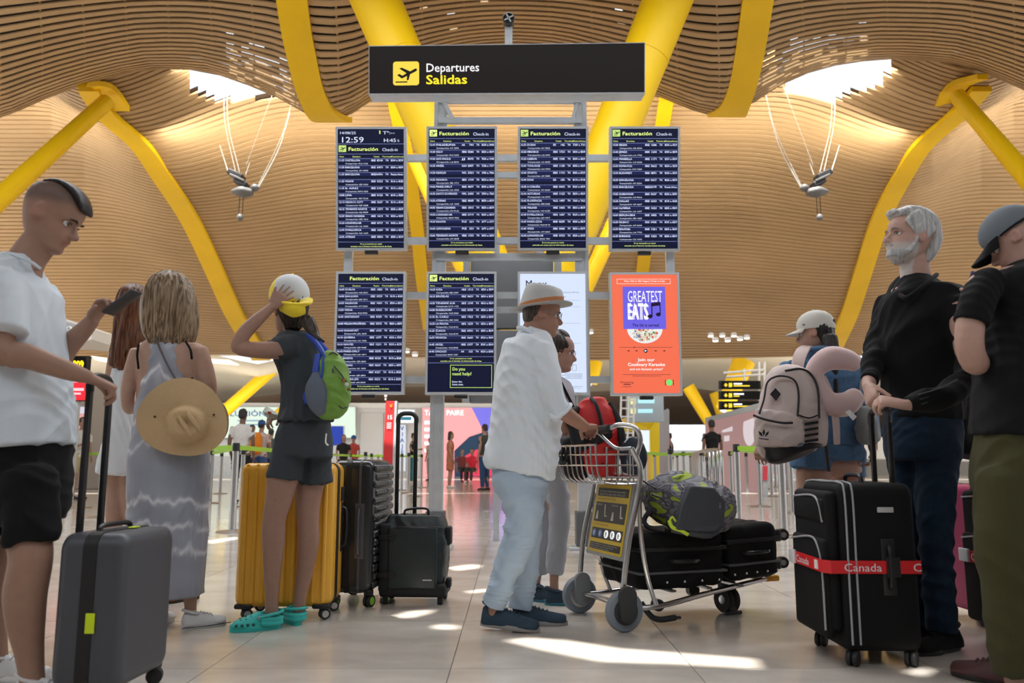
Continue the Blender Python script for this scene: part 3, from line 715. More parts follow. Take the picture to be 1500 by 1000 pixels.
t, pn = screen('poster_screen', 'small red upright panel among the right barrier posts', 'panel', 1117, 682, 1124, 703, 18, bw('red panel', (0.8, 0.08, 0.1), 0.6))
# ================================================================ SIGN STRUCTURE WITH FLIGHT SCREENS
navy = emat('screen navy', (0.010, 0.014, 0.055), 0.55); navy2 = emat('screen row navy', (0.016, 0.022, 0.10), 0.8)
s_wh = emat('screen white', (0.72, 0.78, 1.0), 1.15); s_ye = emat('screen yellow green', (0.80, 0.95, 0.28), 1.1); s_ln = emat('screen line', (0.30, 0.36, 0.75), 0.9); s_gr = emat('screen header green', (0.62, 0.85, 0.22), 0.95)
ST = thing('sign_gantry', 'grey aluminium gantry that carries the departures sign and flight screens', 'gantry', (0, 7.4, 0))
ORG[ST.name] = V(0, 7.4, 0)
YS = 7.40
def prof(a, b, w, name='rail', d=None, Y=YS):
    mb = MB(); mb.beam(P(a[0], a[1], Y), P(b[0], b[1], Y), w, d or w, up=(0, 1, 0)); return mb.build(name, alu, ST, sharp=30)
xl, xr = -0.68, 0.65
for x, h in ((xl, 4.25), (xr, 4.25)):
    mb = MB(); mb.beam((x, YS+0.06, 0), (x, YS+0.06, h), 0.12, 0.12)
    for dx in (-0.03, 0.03): mb.beam((x+dx, YS-0.003, 0.02), (x+dx, YS-0.003, h), 0.012, 0.012)
    mb.build('post', alu, ST, sharp=30)
    mb = MB(); mb.box((x, YS+0.06, 0.012), (0.3, 0.3, 0.024), bev=0.005); mb.build('base_plate', alu, ST)
    mb = MB(); mb.box((x, YS+0.06, 0.18), (0.17, 0.17, 0.30), bev=0.01); mb.build('base_sleeve', mat('dark grey metal', (0.14, 0.145, 0.15), 0.45, 0.4), ST)
for px in (727, 792):
    x = (px-750)/1200*8.1; mb = MB(); mb.beam((x, 8.2, 0), (x, 8.2, 3.0), 0.06, 0.06); mb.build('post', alu, ST, sharp=30)
for px, y0, y1 in ((515, 232, 560), (977, 232, 560)):
    a = P(px, y0, YS+0.03); b = P(px, y1, YS+0.03); mb = MB(); mb.beam((a.x, YS+.03, a.z), (a.x, YS+.03, b.z), 0.075, 0.06); mb.build('post', alu, ST, sharp=30)
for y, x0, x1, w in ((232, 500, 988, 0.062), (353, 500, 988, 0.062), (433, 500, 988, 0.062), (556, 500, 988, 0.062), (257, 645, 850, 0.055), (377, 640, 852, 0.07), (454, 640, 852, 0.055), (147, 642, 852, 0.06), (177, 642, 852, 0.055)):
    prof((x0, y), (x1, y), w, 'rail', 0.05)
prof((650, 150), (664, 176), 0.04, 'brace'); prof((846, 150), (838, 176), 0.03, 'brace')
# grey back panel between the posts
gp = mat('grey back panel', (0.24, 0.25, 0.27), 0.5, nscale=2, namt=0.05)
a = P(690, 374, 8.0); b = P(812, 590, 8.0)
for k in range(2):
    z0 = lerp(a.z, b.z, k/2)-0.02; z1 = lerp(a.z, b.z, (k+1)/2)
    mb = MB(); mb.box(((a.x+b.x)/2, 8.05, (z0+z1)/2), (b.x-a.x, 0.12, z0-z1), bev=0.01); mb.build('back_panel', gp, ST, sharp=30)
for px in (684, 817):
    q = P(px, 380, 8.0); mb = MB(); mb.beam((q.x, 8.0, b.z), (q.x, 8.0, a.z), 0.07, 0.08); mb.build('post', alu, ST, sharp=30)
# top pole
mb = MB(); q = P(745, 64, 7.0); z1 = P(745, 26, 7.0).z
mb.beam((q.x, 7.1, q.z-0.2), (q.x, 7.1, z1), 0.07, 0.07); mb.build('mast', alu, ST, sharp=30)
mb = MB(); c = V(q.x, 7.05, z1); mb.lathe([(0.048, -0.06), (0.055, -0.05), (0.055, 0.05), (0.046, 0.055), (0.04, 0.03), (0.005, 0.03)], c, 18, axis=(0, -1, 0)); mb.build('mast_socket', blackp, ST)
for k in range(2):
    mb = MB(); d = 0.045; mb.beam(c+V(-d*math.cos(k*1.57+.5), -0.045, -d*math.sin(k*1.57+.5)), c+V(d*math.cos(k*1.57+.5), -0.045, d*math.sin(k*1.57+.5)), 0.012, 0.012, up=(0, 1, 0)); mb.build('socket_spoke', alu, ST)

# departures sign
tl, tr, bl, br = P(540, 67, 6.78), P(945, 62, 6.78), P(540, 139, 6.84), P(945, 137, 6.84)
t = thing('departures_sign', 'long dark brown departures sign at the top of the gantry', 'sign', ((bl.x+br.x)/2, 6.85, bl.z)); ORG[t.name] = V((bl.x+br.x)/2, 6.85, bl.z)
sb = emat('sign dark brown', (0.030, 0.020, 0.018), 0.35)
pn = Panel(tl, tr, bl); n = pn.n
mb = MB(); mb.prism([tl, tr, br, bl], n*0.0, -n*0.22); mb.build('sign_case', alu, t, sharp=30)
mb = MB(); mb.prism([tl.lerp(br, 0.003)+V(0, 0, -.008), tr.lerp(bl, 0.003)+V(0, 0, -.008), br.lerp(tl, 0.003)+V(0, 0, .012), bl.lerp(tr, 0.003)+V(0, 0, .012)], n*0.0, n*0.006); mb.build('sign_face', sb, t, smooth=False)
pn = Panel(tl, tr, bl)
iw = 38/405.0; ih = 35/72.5
u0 = 36/405.0; v0 = 24.5/72.5
def rrect(u0, v0, u1, v1, ru, rv, k=5):
    out = []
    for (cx, cy, a0) in ((u1-ru, v0+rv, -90), (u1-ru, v1-rv, 0), (u0+ru, v1-rv, 90), (u0+ru, v0+rv, 180)):
        for i in range(k+1):
            a = R(a0+90*i/k); out.append((cx+ru*math.cos(a), cy+rv*math.sin(a)))
    return out
mb = MB(); pn.poly(mb, rrect(u0, v0, u0+iw, v0+ih, 0.010, 0.055), 0.010); mb.build('pictogram_box', emat('sign yellow lit', (1.0, 0.74, 0.08), 1.0), t, smooth=False)
mb = MB(); plane_icon(pn, mb, u0, v0, iw, ih, 0.014); mb.build('plane_pictogram', sb, t, smooth=False)
mb = MB(); pn.text(mb, 'Departures', 83.5/405, 0.555, 0.175, width=78/405, off=0.010, bold=0.02); mb.build('white_lettering', emat('sign white lit', (0.95, 0.93, 0.95), 1.0), t, smooth=False)
mb = MB(); pn.text(mb, 'Salidas', 83.5/405, 0.805, 0.185, width=60/405, off=0.010, bold=0.045); mb.build('yellow_lettering', emat('sign yellow text', (1.0, 0.85, 0.03), 1.0), t, smooth=False)

# flight screens
D1 = ["11:25|CASTELLON|IBE|8318|T4|834 a 839|Compartido: VLG 5196", "11:25|BARCELONA|IBE|0471|T4|850 a 859|Compartido: AV 6408", "11:25|BARCELONA|IBE|04476|T4|Puente Aéreo|", "11:35|MIAMI|IBE|0323|T4|810 a 828|Compartido: QR 6923", "11:45|B. AIRES|IBE|0107|T4|810 a 828|Compartido: BAW 4255", "12:00|LIMA|IBE|0125|T4|810 a 828|Compartido: GLF 5218", "12:15|MEXICO CITY|IBE|0307|T4|810 a 828|Compartido: QR 5208", "12:15|TENERIFE NORTE|IBE|1571|T4|850 a 859|Compartido: AA 8509", "12:30|GRAN CANARIA|IBE|1613|T4|850 a 859|Compartido: IBE 1613", "12:30|LONDRES-HR|IBE|0717|T4|840 a 859|Compartido: LA 1604", "12:40|P.MALLORCA|IBE|1669|T4|850 a 859|Compartido: CA 1669", "12:45|ATENAS|IBE|0841|T4|850 a 859|"]
D2 = ["13:45|PHILADELPHIA|AA|741|T4|830 a 848|Compartido: AY 5092", "14:30|OSLO|IBE|0583|T4|850 a 859|Compartido: VLG 5693", "14:30|SAO PAULO|JJ|8075|T4|930 a 948|Compartido: LA 8075", "14:30|ARGEL|DAH|2007|T4|728 a 737|", "14:30|CANCUN|WFL|2501|T4|700 a 706|", "14:35|MENORCA|IBS|1719|T4|850 a 859|Compartido: IBE 1719", "14:40|PARIS-ORLY|IBE|4077|T4|850 a 859|Compartido: LA 1504", "14:45|SANTO DOMINGO|WFL|2450|T4|700 a 706|", "14:50|ATENAS|IBE|0849|T4|850 a 859|Compartido: LA 1649", "14:50|GRAN CANARIA|IBS|1815|T4|850 a 859|Compartido: AV 8155", "14:50|LONDRES-HR|IBE|0719|T4|850 a 859|Compartido: BAW 7054", "14:50|BOGOTA|PUE|201|T4|677 a 677|", "14:50|CARTAGENA|PUE|231|T4|677 a 677|", "15:00|TENERIFE NORTE|IBE|1573|T4|850 a 859|Compartido: AV 8509"]
D3 = ["15:35|DUBAI|EK|142|T4|720 a 731|Compartido: AV 5252", "15:35|MENORCA|IBS|1721|T4|850 a 859|Compartido: LA 5941", "15:35|LISBOA|IBE|1545|T4|850 a 859|Compartido: LA 8635", "15:40|TOULOUSE|IBE|1150|T4|850 a 859|Compartido: LA 5741", "15:40|OPORTO|IBE|1151|T4|850 a 859|Compartido: AF 5085", "15:40|DOHA|QR|150|T4|814 a 818|", "15:45|A CORUÑA|IBE|0455|T4|850 a 859|Compartido: AV 6544", "15:45|ASTURIAS|IBE|1123|T4|850 a 859|Compartido: LA 5741", "15:45|FLORENCIA|VLG|1497|T4|760 a 762|Compartido: IBE 5205", "15:45|MALAGA|IBE|1065|T4|850 a 859|Compartido: AV 6130", "15:45|P.MALLORCA|IBS|1607|T4|850 a 859|Compartido: AV 6577", "15:45|PARIS-CDG|IBE|0359|T4|850 a 859|Compartido: VLG 8110", "15:45|VIGO|IBE|0460|T4|850 a 859|Compartido: AV 6465", "15:45|LONDRES-HR|IBE|0721|T4|850 a 859|Compartido: BAW 7051"]
D4 = ["15:50|IBIZA|IBE|1686|T4|850 a 859|Compartido: AA 8760", "15:50|JEREZ|IBE|1203|T4|850 a 859|Compartido: LA 1706", "15:50|MARBELLA|IBE|1171|T4|850 a 859|Compartido: CX 5505", "15:50|ROMA-FCO|IBE|0653|T4|850 a 859|Compartido: SUV 5244", "15:50|BUDAPEST|IBE|0872|T4|850 a 859|", "15:55|BARCELONA|IBE|0417|T4|850 a 859|Compartido: AV 6256", "15:55|BARCELONA|IBE|04179|T4|Puente Aéreo|", "15:55|DUBROVNIK|IBE|0637|T4|850 a 859|Compartido: LA 8615", "15:55|DALLAS|IBE|0353|T4|810 a 828|Compartido: AF 6607", "16:00|ALMERIA|IBE|1653|T4|850 a 859|Compartido: LA 1657", "16:00|BERLIN-BRA|IBE|1805|T4|850 a 859|Compartido: IBE 1805", "16:00|BILBAO|IBE|0445|T4|850 a 859|Compartido: AT 5344", "16:00|BOLONIA|IBE|1261|T4|850 a 859|Compartido: LA 7705", "16:00|BURDEOS|IBE|1253|T4|850 a 859|Compartido: CX 1670"]
D5 = ["16:00|DUBLIN|IBE|1882|T4|850 a 859|Compartido: AA 8651", "16:00|SAN JUAN|IBE|0329|T4|810 a 828|Compartido: QR 3511", "16:00|VALENCIA|IBE|1001|T4|850 a 859|Compartido: AT 5303", "16:00|VIENA|IBE|0755|T4|850 a 859|Compartido: VLG 5093", "16:00|AMSTERDAM|IBE|0729|T4|850 a 859|", "16:00|MILAN-MALPENSA|IBE|0373|T4|850 a 859|", "16:10|FRANKFURT|IBE|1333|T4|850 a 859|Compartido: JAL 6630", "16:10|GINEBRA|IBE|1279|T4|850 a 859|Compartido: LA 1566", "16:10|NANTES|IBE|1221|T4|850 a 859|Compartido: QR 6405", "16:10|PARIS-ORLY|IBE|0375|T4|850 a 859|Compartido: LA 1671", "16:10|BOGOTA|IBE|0155|T4|810 a 828|Compartido: QR 6564", "16:15|HABANA|IBE|0655|T4|850 a 859|Compartido: LA 1604", "16:15|QUITO|IBE|0327|T4|810 a 828|Compartido: QR 6802", "16:20|N.YORK-JFK|IBE|0323|T4|810 a 828|Compartido: AA 8650"]
D6 = ["16:25|NIZA|IBE|1313|T4|850 a 859|Compartido: IBE 5407", "16:25|BRUSELAS|IBE|0651|T4|850 a 859|", "16:30|TENERIFE SUR|IBS|1549|T4|850 a 859|Compartido: LUX 1133", "16:30|DUSSELDORF|IBE|0735|T4|850 a 859|Compartido: VLG 5089", "16:30|EL CAIRO|IBS|1903|T4|850 a 859|Compartido: IBE 1903", "16:35|LA PALMA|IBS|1525|T4|850 a 859|Compartido: VLG 8120", "16:35|ZURICH|IBE|0931|T4|850 a 859|Compartido: VLG 8144", "16:35|VENECIA|IBE|0681|T4|850 a 859|", "16:40|ARGEL|IBE|1377|T4|850 a 859|Compartido: VLG 8958", "16:40|CHICAGO|AA|125|T4|830 a 838|Compartido: BAW 1537"]
def screen_unit(cx, y0, y1, tilt, label, kind, rows=None, w=103.0):
    Yb = 7.27; Yt = Yb-1.1*math.sin(R(tilt)) if tilt > 0 else Yb
    wb = w
    tl = P(cx-wb/2, y0, Yt); tr = P(cx+wb/2, y0, Yt); 
    c = cx; bl = P(c-wb/2, y1, Yb); br = P(c+wb/2, y1, Yb)
    # keep the panel a true rectangle
    xm = (tl.x+tr.x+bl.x+br.x)/4; hw = ((tr.x-tl.x)+(br.x-bl.x))/4
    tl.x = bl.x = xm-hw; tr.x = br.x = xm+hw
    t = thing('flight_screen' if kind == 'f' else 'advert_screen', label, 'screen', bl, world=True, group='screens on the gantry')
    n = Panel(tl, tr, bl).n
    mb = MB(); mb.prism([tl, tr, br, bl], n*0.0, -n*0.09); mb.build('screen_case', alu, t, sharp=30)
    d = (bl-tl).normalized(); u = (tr-tl).normalized(); e = 0.020
    a, b, c_, d_ = tl+u*e+d*e, tr-u*e+d*e, br-u*e-d*e, bl+u*e-d*e
    for (q0, q1, q2, q3) in ((tl, tr, b, a), (d_, c_, br, bl), (tl, a, d_, bl), (b, tr, br, c_)):
        mb = MB(); mb.prism([q0, q1, q2, q3], n*0.0005, n*0.012); mb.build('bezel', mat('pale bezel', (0.62, 0.66, 0.70), 0.35, 0.3), t, sharp=30)
    mb = MB(); mb.box(bl.lerp(br, 0.5)-n*0.03+V(0, 0, -0.02), (0.12, 0.05, 0.03), bev=0.005); mb.build('bracket', blackp, t)
    pn = Panel(a, b, d_)
    return t, pn
def flights(t, pn, rows, clock=False, icon='y', v_end=0.955, nmax=14, help_=False):
    mb = MB(); pn.rect(mb, 0, 0, 1, 1, 0.002); mb.build('display', navy, t, smooth=False)
    W = MB(); Y_ = MB(); L_ = MB(); N2 = MB(); B = MB(); Gd = MB()
    v = 0.0
    if clock:
        pn.text(W, '14/08/25', 0.02, 0.042, 0.022, width=0.25); pn.text(W, '12:59', 0.03, 0.112, 0.048, width=0.36)
        pn.text(W, 'Tª:--', 0.68, 0.042, 0.026, width=0.18); pn.text(W, 'H:45', 0.69, 0.108, 0.030, width=0.19); pn.text(W, '%', 0.90, 0.106, 0.02, width=0.03)
        pn.rect(L_, 0, 0.123, 1, 0.1255, 0.004); pn.rect(Gd, 0.625, 0.012, 0.645, 0.04, 0.004)
        v = 0.128
    if icon:
        pn.rect(Gd if icon == 'g' else Y_, 0.012, v+0.008, 0.125, v+0.064, 0.004)
        plane_icon(pn, B, 0.012, v+0.008, 0.113, 0.056, 0.006)
    pn.text(Y_, 'Facturación', 0.155 if icon else 0.17, v+0.054, 0.030, width=0.45, bold=0.035); pn.text(W, 'Check-in', 0.67, v+0.056, 0.026, width=0.235)
    pn.rect(L_, 0, v+0.080, 1, v+0.0825, 0.004)
    for tx, u_ in (('Hora', 0.02), ('Destino', 0.22), ('Vuelo', 0.54), ('Terminal', 0.67), ('Mostradores', 0.80)): pn.text(Y_, tx, u_, v+0.108, 0.011, width=len(tx)*0.0175, bold=0.02)
    v0 = v+0.118; rh = 0.0585
    for k, r_ in enumerate(rows):
        f = r_.split('|'); y = v0+k*rh
        pn.rect(L_, 0, y, 1, y+0.0024, 0.004)
        pn.rect(N2, 0, y+0.003, 1, y+rh*0.5, 0.003)
        b_ = y+0.024; h = 0.0155
        pn.text(W, f[0], 0.008, b_, h, width=0.085, bold=0.05); pn.text(W, f[1], 0.108, b_, h, width=min(0.33, 0.0245*len(f[1])), bold=0.05)
        pn.text(W, f[2], 0.50, b_, h, width=0.0235*len(f[2]), bold=0.05); pn.text(W, f[3], 0.675, b_, h, width=0.021*len(f[3]), align='R', bold=0.05)
        pn.text(W, f[4], 0.72, b_, h, width=0.042, bold=0.05); pn.text(W, f[5], 0.985, b_, h, width=0.185, align='R', bold=0.05)
        if f[6]: pn.text(W, f[6], 0.115, y+0.049, 0.011, width=0.34, bold=0.01)
    y = v0+len(rows)*rh
    pn.rect(L_, 0, y, 1, y+0.0024, 0.004)
    pn.text(Y_, 'Si no encuentra su vuelo', 0.5, y+0.022, 0.011, width=0.33, align='C', bold=0.02); pn.text(Y_, 'consulte con el Servicio de Información de Aena', 0.5, y+0.043, 0.011, width=0.62, align='C', bold=0.02)
    if help_:
        y += 0.052; pn.rect(L_, 0, y, 1, y+0.0024, 0.004)
        for k, (p0, p1) in enumerate((((0.34, y+0.018), (0.97, y+0.022)), ((0.34, y+0.205), (0.97, y+0.209)), ((0.34, y+0.018), (0.347, y+0.209)), ((0.963, y+0.018), (0.97, y+0.209)))): pn.rect(Gd, p0[0], p0[1], p1[0], p1[1], 0.004)
        pn.text(Gd, 'Do you', 0.37, y+0.065, 0.026, width=0.19, bold=0.04); pn.text(Gd, 'need help?', 0.37, y+0.105, 0.026, width=0.29, bold=0.04)
        pn.text(W, 'Enter the', 0.37, y+0.165, 0.014, width=0.15, bold=0.02); pn.text(W, 'Aena chat.', 0.37, y+0.188, 0.014, width=0.17, bold=0.02)
    W.build('white_lettering', s_wh, t, smooth=False); Y_.build('yellow_lettering', s_ye, t, smooth=False); L_.build('row_lines', s_ln, t, smooth=False); N2.build('row_bands', navy2, t, smooth=False)
    if Gd.v: Gd.build('green_marks', s_gr, t, smooth=False)
    if B.v: B.build('plane_pictogram', navy, t, smooth=False)
for ch in (0,):
    t, pn = screen_unit(543.5, 186, 366.5, 9, 'flight screen with clock reading 12:59, leftmost of the top row', 'f'); flights(t, pn, D1, clock=True, icon='g')
    t, pn = screen_unit(676.5, 185.5, 366.5, 9, 'top row flight screen whose list starts with Philadelphia', 'f'); flights(t, pn, D2, icon='y')
    t, pn = screen_unit(810, 185.5, 366.5, 9, 'top row flight screen whose list starts with Dubai', 'f'); flights(t, pn, D3, icon='g')
    t, pn = screen_unit(944.5, 185.5, 367.5, 9, 'rightmost top row flight screen whose list starts with Ibiza', 'f'); flights(t, pn, D4, icon='g')
    t, pn = screen_unit(541.5, 398, 577, 0, 'lower left flight screen starting with Dublin, no plane symbol', 'f'); flights(t, pn, D5, icon=None)
    t, pn = screen_unit(675.5, 398, 577.5, 0, 'lower flight screen with the Do you need help panel', 'f'); flights(t, pn, D6, icon='y', help_=True)
# white health poster screen
t, pn = screen_unit(810, 398, 578, 0, 'white lit health notice screen headed Mpox', 'a')
mb = MB(); pn.rect(mb, 0, 0, 1, 1, 0.002); mb.build('display', emat('poster pale blue', (0.70, 0.80, 1.0), 1.0), t, smooth=False)
mb = MB(); pn.text(mb, 'Mpox', 0.08, 0.115, 0.062, width=0.33, bold=0.02)
pn.text(mb, 'Advice for travellers', 0.12, 0.165, 0.014, width=0.3)
mb.build('dark_lettering', emat('poster ink', (0.08, 0.07, 0.16), 0.35), t, smooth=False)
mb = MB(); pn.text(mb, 'outbreak in Central Africa', 0.40, 0.165, 0.016, width=0.5); pn.text(mb, 'and Europe', 0.50, 0.20, 0.014, width=0.2)
for v_ in (0.225, 0.28, 0.42, 0.59, 0.965): pn.rect(mb, 0.1, v_, 0.92, v_+0.0015, 0.004)
for k, (v_, u_) in enumerate(((0.845, 0.76), (0.857, 0.8), (0.869, 0.74), (0.881, 0.78), (0.95, 0.7))): pn.rect(mb, 1.5-u_-0.07, v_, 0.94, v_+0.003, 0.004)
for a_, b_ in (((0.79, 0.77), (0.795, 0.82)), ((0.845, 0.77), (0.85, 0.82)), ((0.79, 0.77), (0.85, 0.773)), ((0.79, 0.818), (0.85, 0.82))): pn.rect(mb, a_[0], a_[1], b_[0], b_[1], 0.004)
mb.build('grey_lettering', emat('poster grey ink', (0.30, 0.35, 0.5), 0.6), t, smooth=False)
# orange food advert
t, pn = screen_unit(945.5, 399, 579, 0, 'orange advert screen reading Greatest Eats', 'a')
mb = MB(); pn.rect(mb, 0, 0, 1, 1, 0.002); mb.build('display', emat('poster orange', (0.93, 0.17, 0.085), 1.0), t, smooth=False)
mb = MB(); mb.add([pn.p(0.49+0.27*math.cos(a), 0.46+0.125*math.sin(a), 0.004) for a in np.linspace(0, 6.2832, 33)[:-1]], [tuple(range(32))]); mb.build('plate', emat('plate white', (0.95, 0.95, 0.95), 0.9), t, smooth=False)
rf = random.Random(3)
for nm, col, cnt, xr_ in (('rice', (0.85, 0.72, 0.5), 60, (0.30, 0.68)), ('vegetables', (0.7, 0.12, 0.1), 26, (0.4, 0.68)), ('fish', (0.12, 0.2, 0.4), 16, (0.28, 0.44)), ('herbs', (0.15, 0.35, 0.1), 14, (0.34, 0.66))):
    mb = MB()
    for k in range(cnt):
        for _ in range(20):
            u_ = rf.uniform(*xr_); v_ = rf.uniform(0.44, 0.565)
            if ((u_-0.49)/0.235)**2+((v_-0.46)/0.105)**2 < 1: break
        r_ = rf.uniform(0.010, 0.022); mb.add([pn.p(u_+r_*math.cos(a), v_+r_*0.55*math.sin(a), 0.0045+0.0004*rf.random()) for a in np.linspace(0, 6.2832, 7)[:-1]], [tuple(range(6))])
    stuff(mb.build(nm, emat('dish '+nm, col, 0.9), t, smooth=False))
mb = MB(); pn.poly(mb, [(0.165, 0.105), (0.815, 0.105), (0.815, 0.465), (0.165, 0.465)], 0.007); mb.build('violet_field', emat('poster violet', (0.16, 0.13, 0.80), 1.0), t, smooth=False)
mb = MB(); pn.text(mb, 'GREATEST', 0.235, 0.235, 0.098, width=0.53, off=0.009); pn.text(mb, 'EATS', 0.225, 0.385, 0.135, width=0.31, off=0.009, bold=0.06)
pn.text(mb, 'From 12th to 18th August | 12 am to 5 pm', 0.5, 0.063, 0.014, width=0.62, align='C', off=0.005, bold=0.03)
for a_, b_ in (((0.08, 0.038), (0.9, 0.0405)), ((0.08, 0.078), (0.9, 0.0805)), ((0.08, 0.038), (0.084, 0.08)), ((0.896, 0.038), (0.90, 0.08))): pn.rect(mb, a_[0], a_[1], b_[0], b_[1], 0.005)
pn.text(mb, 'Join our', 0.5, 0.735, 0.026, width=0.25, align='C', off=0.005, bold=0.04); pn.text(mb, 'Coolinary Karaoke', 0.5, 0.775, 0.026, width=0.56, align='C', off=0.005, bold=0.04); pn.text(mb, 'and win fantastic prizes*', 0.5, 0.81, 0.020, width=0.5, align='C', off=0.005, bold=0.02)
mb.build('white_lettering', emat('poster white', (1, 0.97, 0.97), 1.0), t, smooth=False)
mb = MB(); pn.text(mb, 'The hit is served', 0.30, 0.445, 0.026, width=0.40, off=0.009, bold=0.03)
pn.poly(mb, [(0.595, 0.245), (0.735, 0.235), (0.735, 0.265), (0.595, 0.275)], 0.010); pn.rect(mb, 0.595, 0.26, 0.612, 0.36, 0.010); pn.rect(mb, 0.722, 0.25, 0.737, 0.345, 0.010)
for cx, cy in ((0.575, 0.358), (0.70, 0.342)): mb.add([pn.p(cx+0.036*math.cos(a), cy+0.017*math.sin(a), 0.010) for a in np.linspace(0, 6.2832, 17)[:-1]], [tuple(range(16))])
pn.rect(mb, 0.09, 0.617, 0.9, 0.6195, 0.005); mb.add([pn.p(0.325+0.01*math.cos(a), 0.618+0.006*math.sin(a), 0.006) for a in np.linspace(0, 6.2832, 11)[:-1]], [tuple(range(10))])
for u_ in (0.23, 0.35, 0.64, 0.77): pn.poly(mb, [(u_-0.02, 0.648), (u_+0.02, 0.642), (u_+0.02, 0.654)], 0.005)
mb.add([pn.p(0.495+0.03*math.cos(a), 0.648+0.017*math.sin(a), 0.005) for a in np.linspace(0, 6.2832, 17)[:-1]], [tuple(range(16))])
for k in range(2): pn.rect(mb, 0.14+0.15*k, 0.845+0.012*k, 0.86-0.15*k, 0.8475+0.012*k, 0.005)
pn.text(mb, 'Shopping', 0.10, 0.918, 0.018, width=0.2, off=0.005); pn.rect(mb, 0.15, 0.925, 0.26, 0.931, 0.005); pn.rect(mb, 0.12, 0.945, 0.27, 0.948, 0.005)
pn.rect(mb, 0.775, 0.89, 0.785, 0.935, 0.005); pn.rect(mb, 0.895, 0.89, 0.905, 0.935, 0.005)
mb.build('dark_lettering', emat('poster dark', (0.05, 0.02, 0.09), 0.3), t, smooth=False)
mb = MB(); mb.add([pn.p(0.84+0.048*math.cos(a), 0.912+0.026*math.sin(a), 0.006) for a in np.linspace(0, 6.2832, 21)[:-1]], [tuple(range(20))]); mb.build('green_badge', emat('poster green', (0.2, 0.85, 0.2), 1.0), t, smooth=False)
mb = MB(); pn.poly(mb, [(0.481, 0.639), (0.515, 0.648), (0.481, 0.657)], 0.007); mb.build('play_mark', emat('poster white', (1, 0.97, 0.97), 1.0), t, smooth=False)

# ================================================================ BARRIER POSTS AND BELTS
steel_p = mat('post steel', (0.50, 0.50, 0.50), 0.28, 0.9)
green = mat('green belt', (0.30, 0.56, 0.03), 0.5)
BH = 0.97
proto = thing('barrier_post', 'x', 'barrier post', group='steel queue barrier posts')
mb = MB(); mb.lathe([(0.17, 0), (0.175, 0.008), (0.16, 0.016), (0.05, 0.024), (0.034, 0.03)], n=24); mb.build('post_base', steel_p, proto)
mb = MB(); mb.lathe([(0.037, 0.02), (0.037, BH-0.09)], n=16); mb.build('post_tube', steel_p, proto)
mb = MB(); mb.lathe([(0.037, BH-0.092), (0.040, BH-0.085), (0.040, BH-0.01), (0.036, BH), (0.01, BH+0.002)], n=16); mb.build('post_head', blackp, proto)
Ls = [(104, 730), (119, 744), (146, 758), (307, 737), (322, 723), (340, 779), (353, 743), (361, 732)]
Cs = [(512, 716), (534, 727), (543, 718), (553, 712), (560, 707), (588, 718), (598, 722), (607, 727), (617, 714)]
Rs = [(953, 715), (993, 713), (1022, 722), (1052, 716), (1107, 717), (1137, 713), (1154, 716), (1169, 720), (946, 735), (960, 722), (972, 714), (984, 745), (1003, 728), (1013, 716), (1029, 733), (1040, 720), (1072, 731), (1083, 772), (1095, 722), (1101, 712), (1114, 742), (1131, 727), (1149, 786), (1161, 752), (1177, 733), (1124, 716), (1241, 735)]
lab = {(340, 779): 'nearest left barrier post, between the straw hat and the yellow suitcase', (1149, 786): 'nearest right barrier post, left of the suitcase with the red strap', (1083, 772): 'barrier post right behind the camouflage bag', (1114, 742): 'barrier post with its base showing left of the pink backpack', (1161, 752): 'barrier post second in from the big suitcase with the red strap', (104, 730): 'leftmost barrier post, beside the left man\'s elbow', (146, 758): 'barrier post between the bars of the grey suitcase handle'}
first = True; POS = {}
gl = {'L': ' from the left of the barrier posts behind the women', 'C': ' from the left of the barrier posts beyond the suitcases at centre', 'R': ' from the left of the barrier posts right of the trolley'}
for side, lst in (('L', Ls), ('C', Cs), ('R', Rs)):
    for (px, py) in lst:
        o = proto if first else copy_tree(proto); first = False
        g_ = G(px, py); o.location = g_; POS[(px, py)] = g_
        o['label'] = lab.get((px, py), ORD[sorted(q[0] for q in lst).index(px)]+gl[side]); o['group'] = 'steel queue barrier posts, '+{'L': 'left', 'C': 'centre', 'R': 'right'}[side]
def belt(a, b, label, sag=0.01):
    a = Vector(a); b = Vector(b); mb = MB(); z0, z1 = BH-0.075, BH-0.022
    d = (b-a); n = Vector((-d.y, d.x, 0)).normalized()*0.0015; N = 8; rings = []
    for k in range(N+1):
        p = a.lerp(b, k/N); s = sag*4*(k/N)*(1-k/N)
        rings.append([p+n+V(0, 0, z0-s), p+n+V(0, 0, z1-s), p-n+V(0, 0, z1-s), p-n+V(0, 0, z0-s)])
    mb.loft(rings); return tag(mb.build('barrier_belt', green, sharp=30), label, 'barrier belt', 'green queue belts')
bl_ = [((-60, 760), (104, 730), 'green belt ending at the leftmost barrier post'), ((104, 730), (307, 737), 'green belt running behind the two women on the left'), ((307, 737), (340, 779), 'short green belt right of the straw hat, reaching the nearest left post'), ((340, 779), (512, 716), 'green belt running behind the girl in the grey shorts'), ((146, 758), (340, 779), 'green belt low behind the tie-dye dress'),
       ((512, 716), (553, 712), 'green belt above the black shell suitcase'), ((553, 712), (617, 714), 'green belt passing behind the red totem'), ((512, 716), (588, 718), 'second green belt above the black shell suitcase'),
       ((946, 735), (1003, 728), 'green belt just right of the trolley basket'), ((1003, 728), (1040, 720), 'green belt behind the bent steel rails'), ((1072, 731), (1083, 772), 'green belt running from the rails toward the post behind the camouflage bag'), ((1083, 772), (1114, 742), 'green belt left of the pink backpack'), ((1114, 742), (1161, 752), 'green belt under the hand beside the pink backpack'), ((1161, 752), (1241, 735), 'green belt seen between the denim shorts and the jeans'), ((960, 722), (1029, 733), 'green belt over the camouflage bag'), ((1083, 772), (1149, 786), 'green belt meeting the nearest right post')]
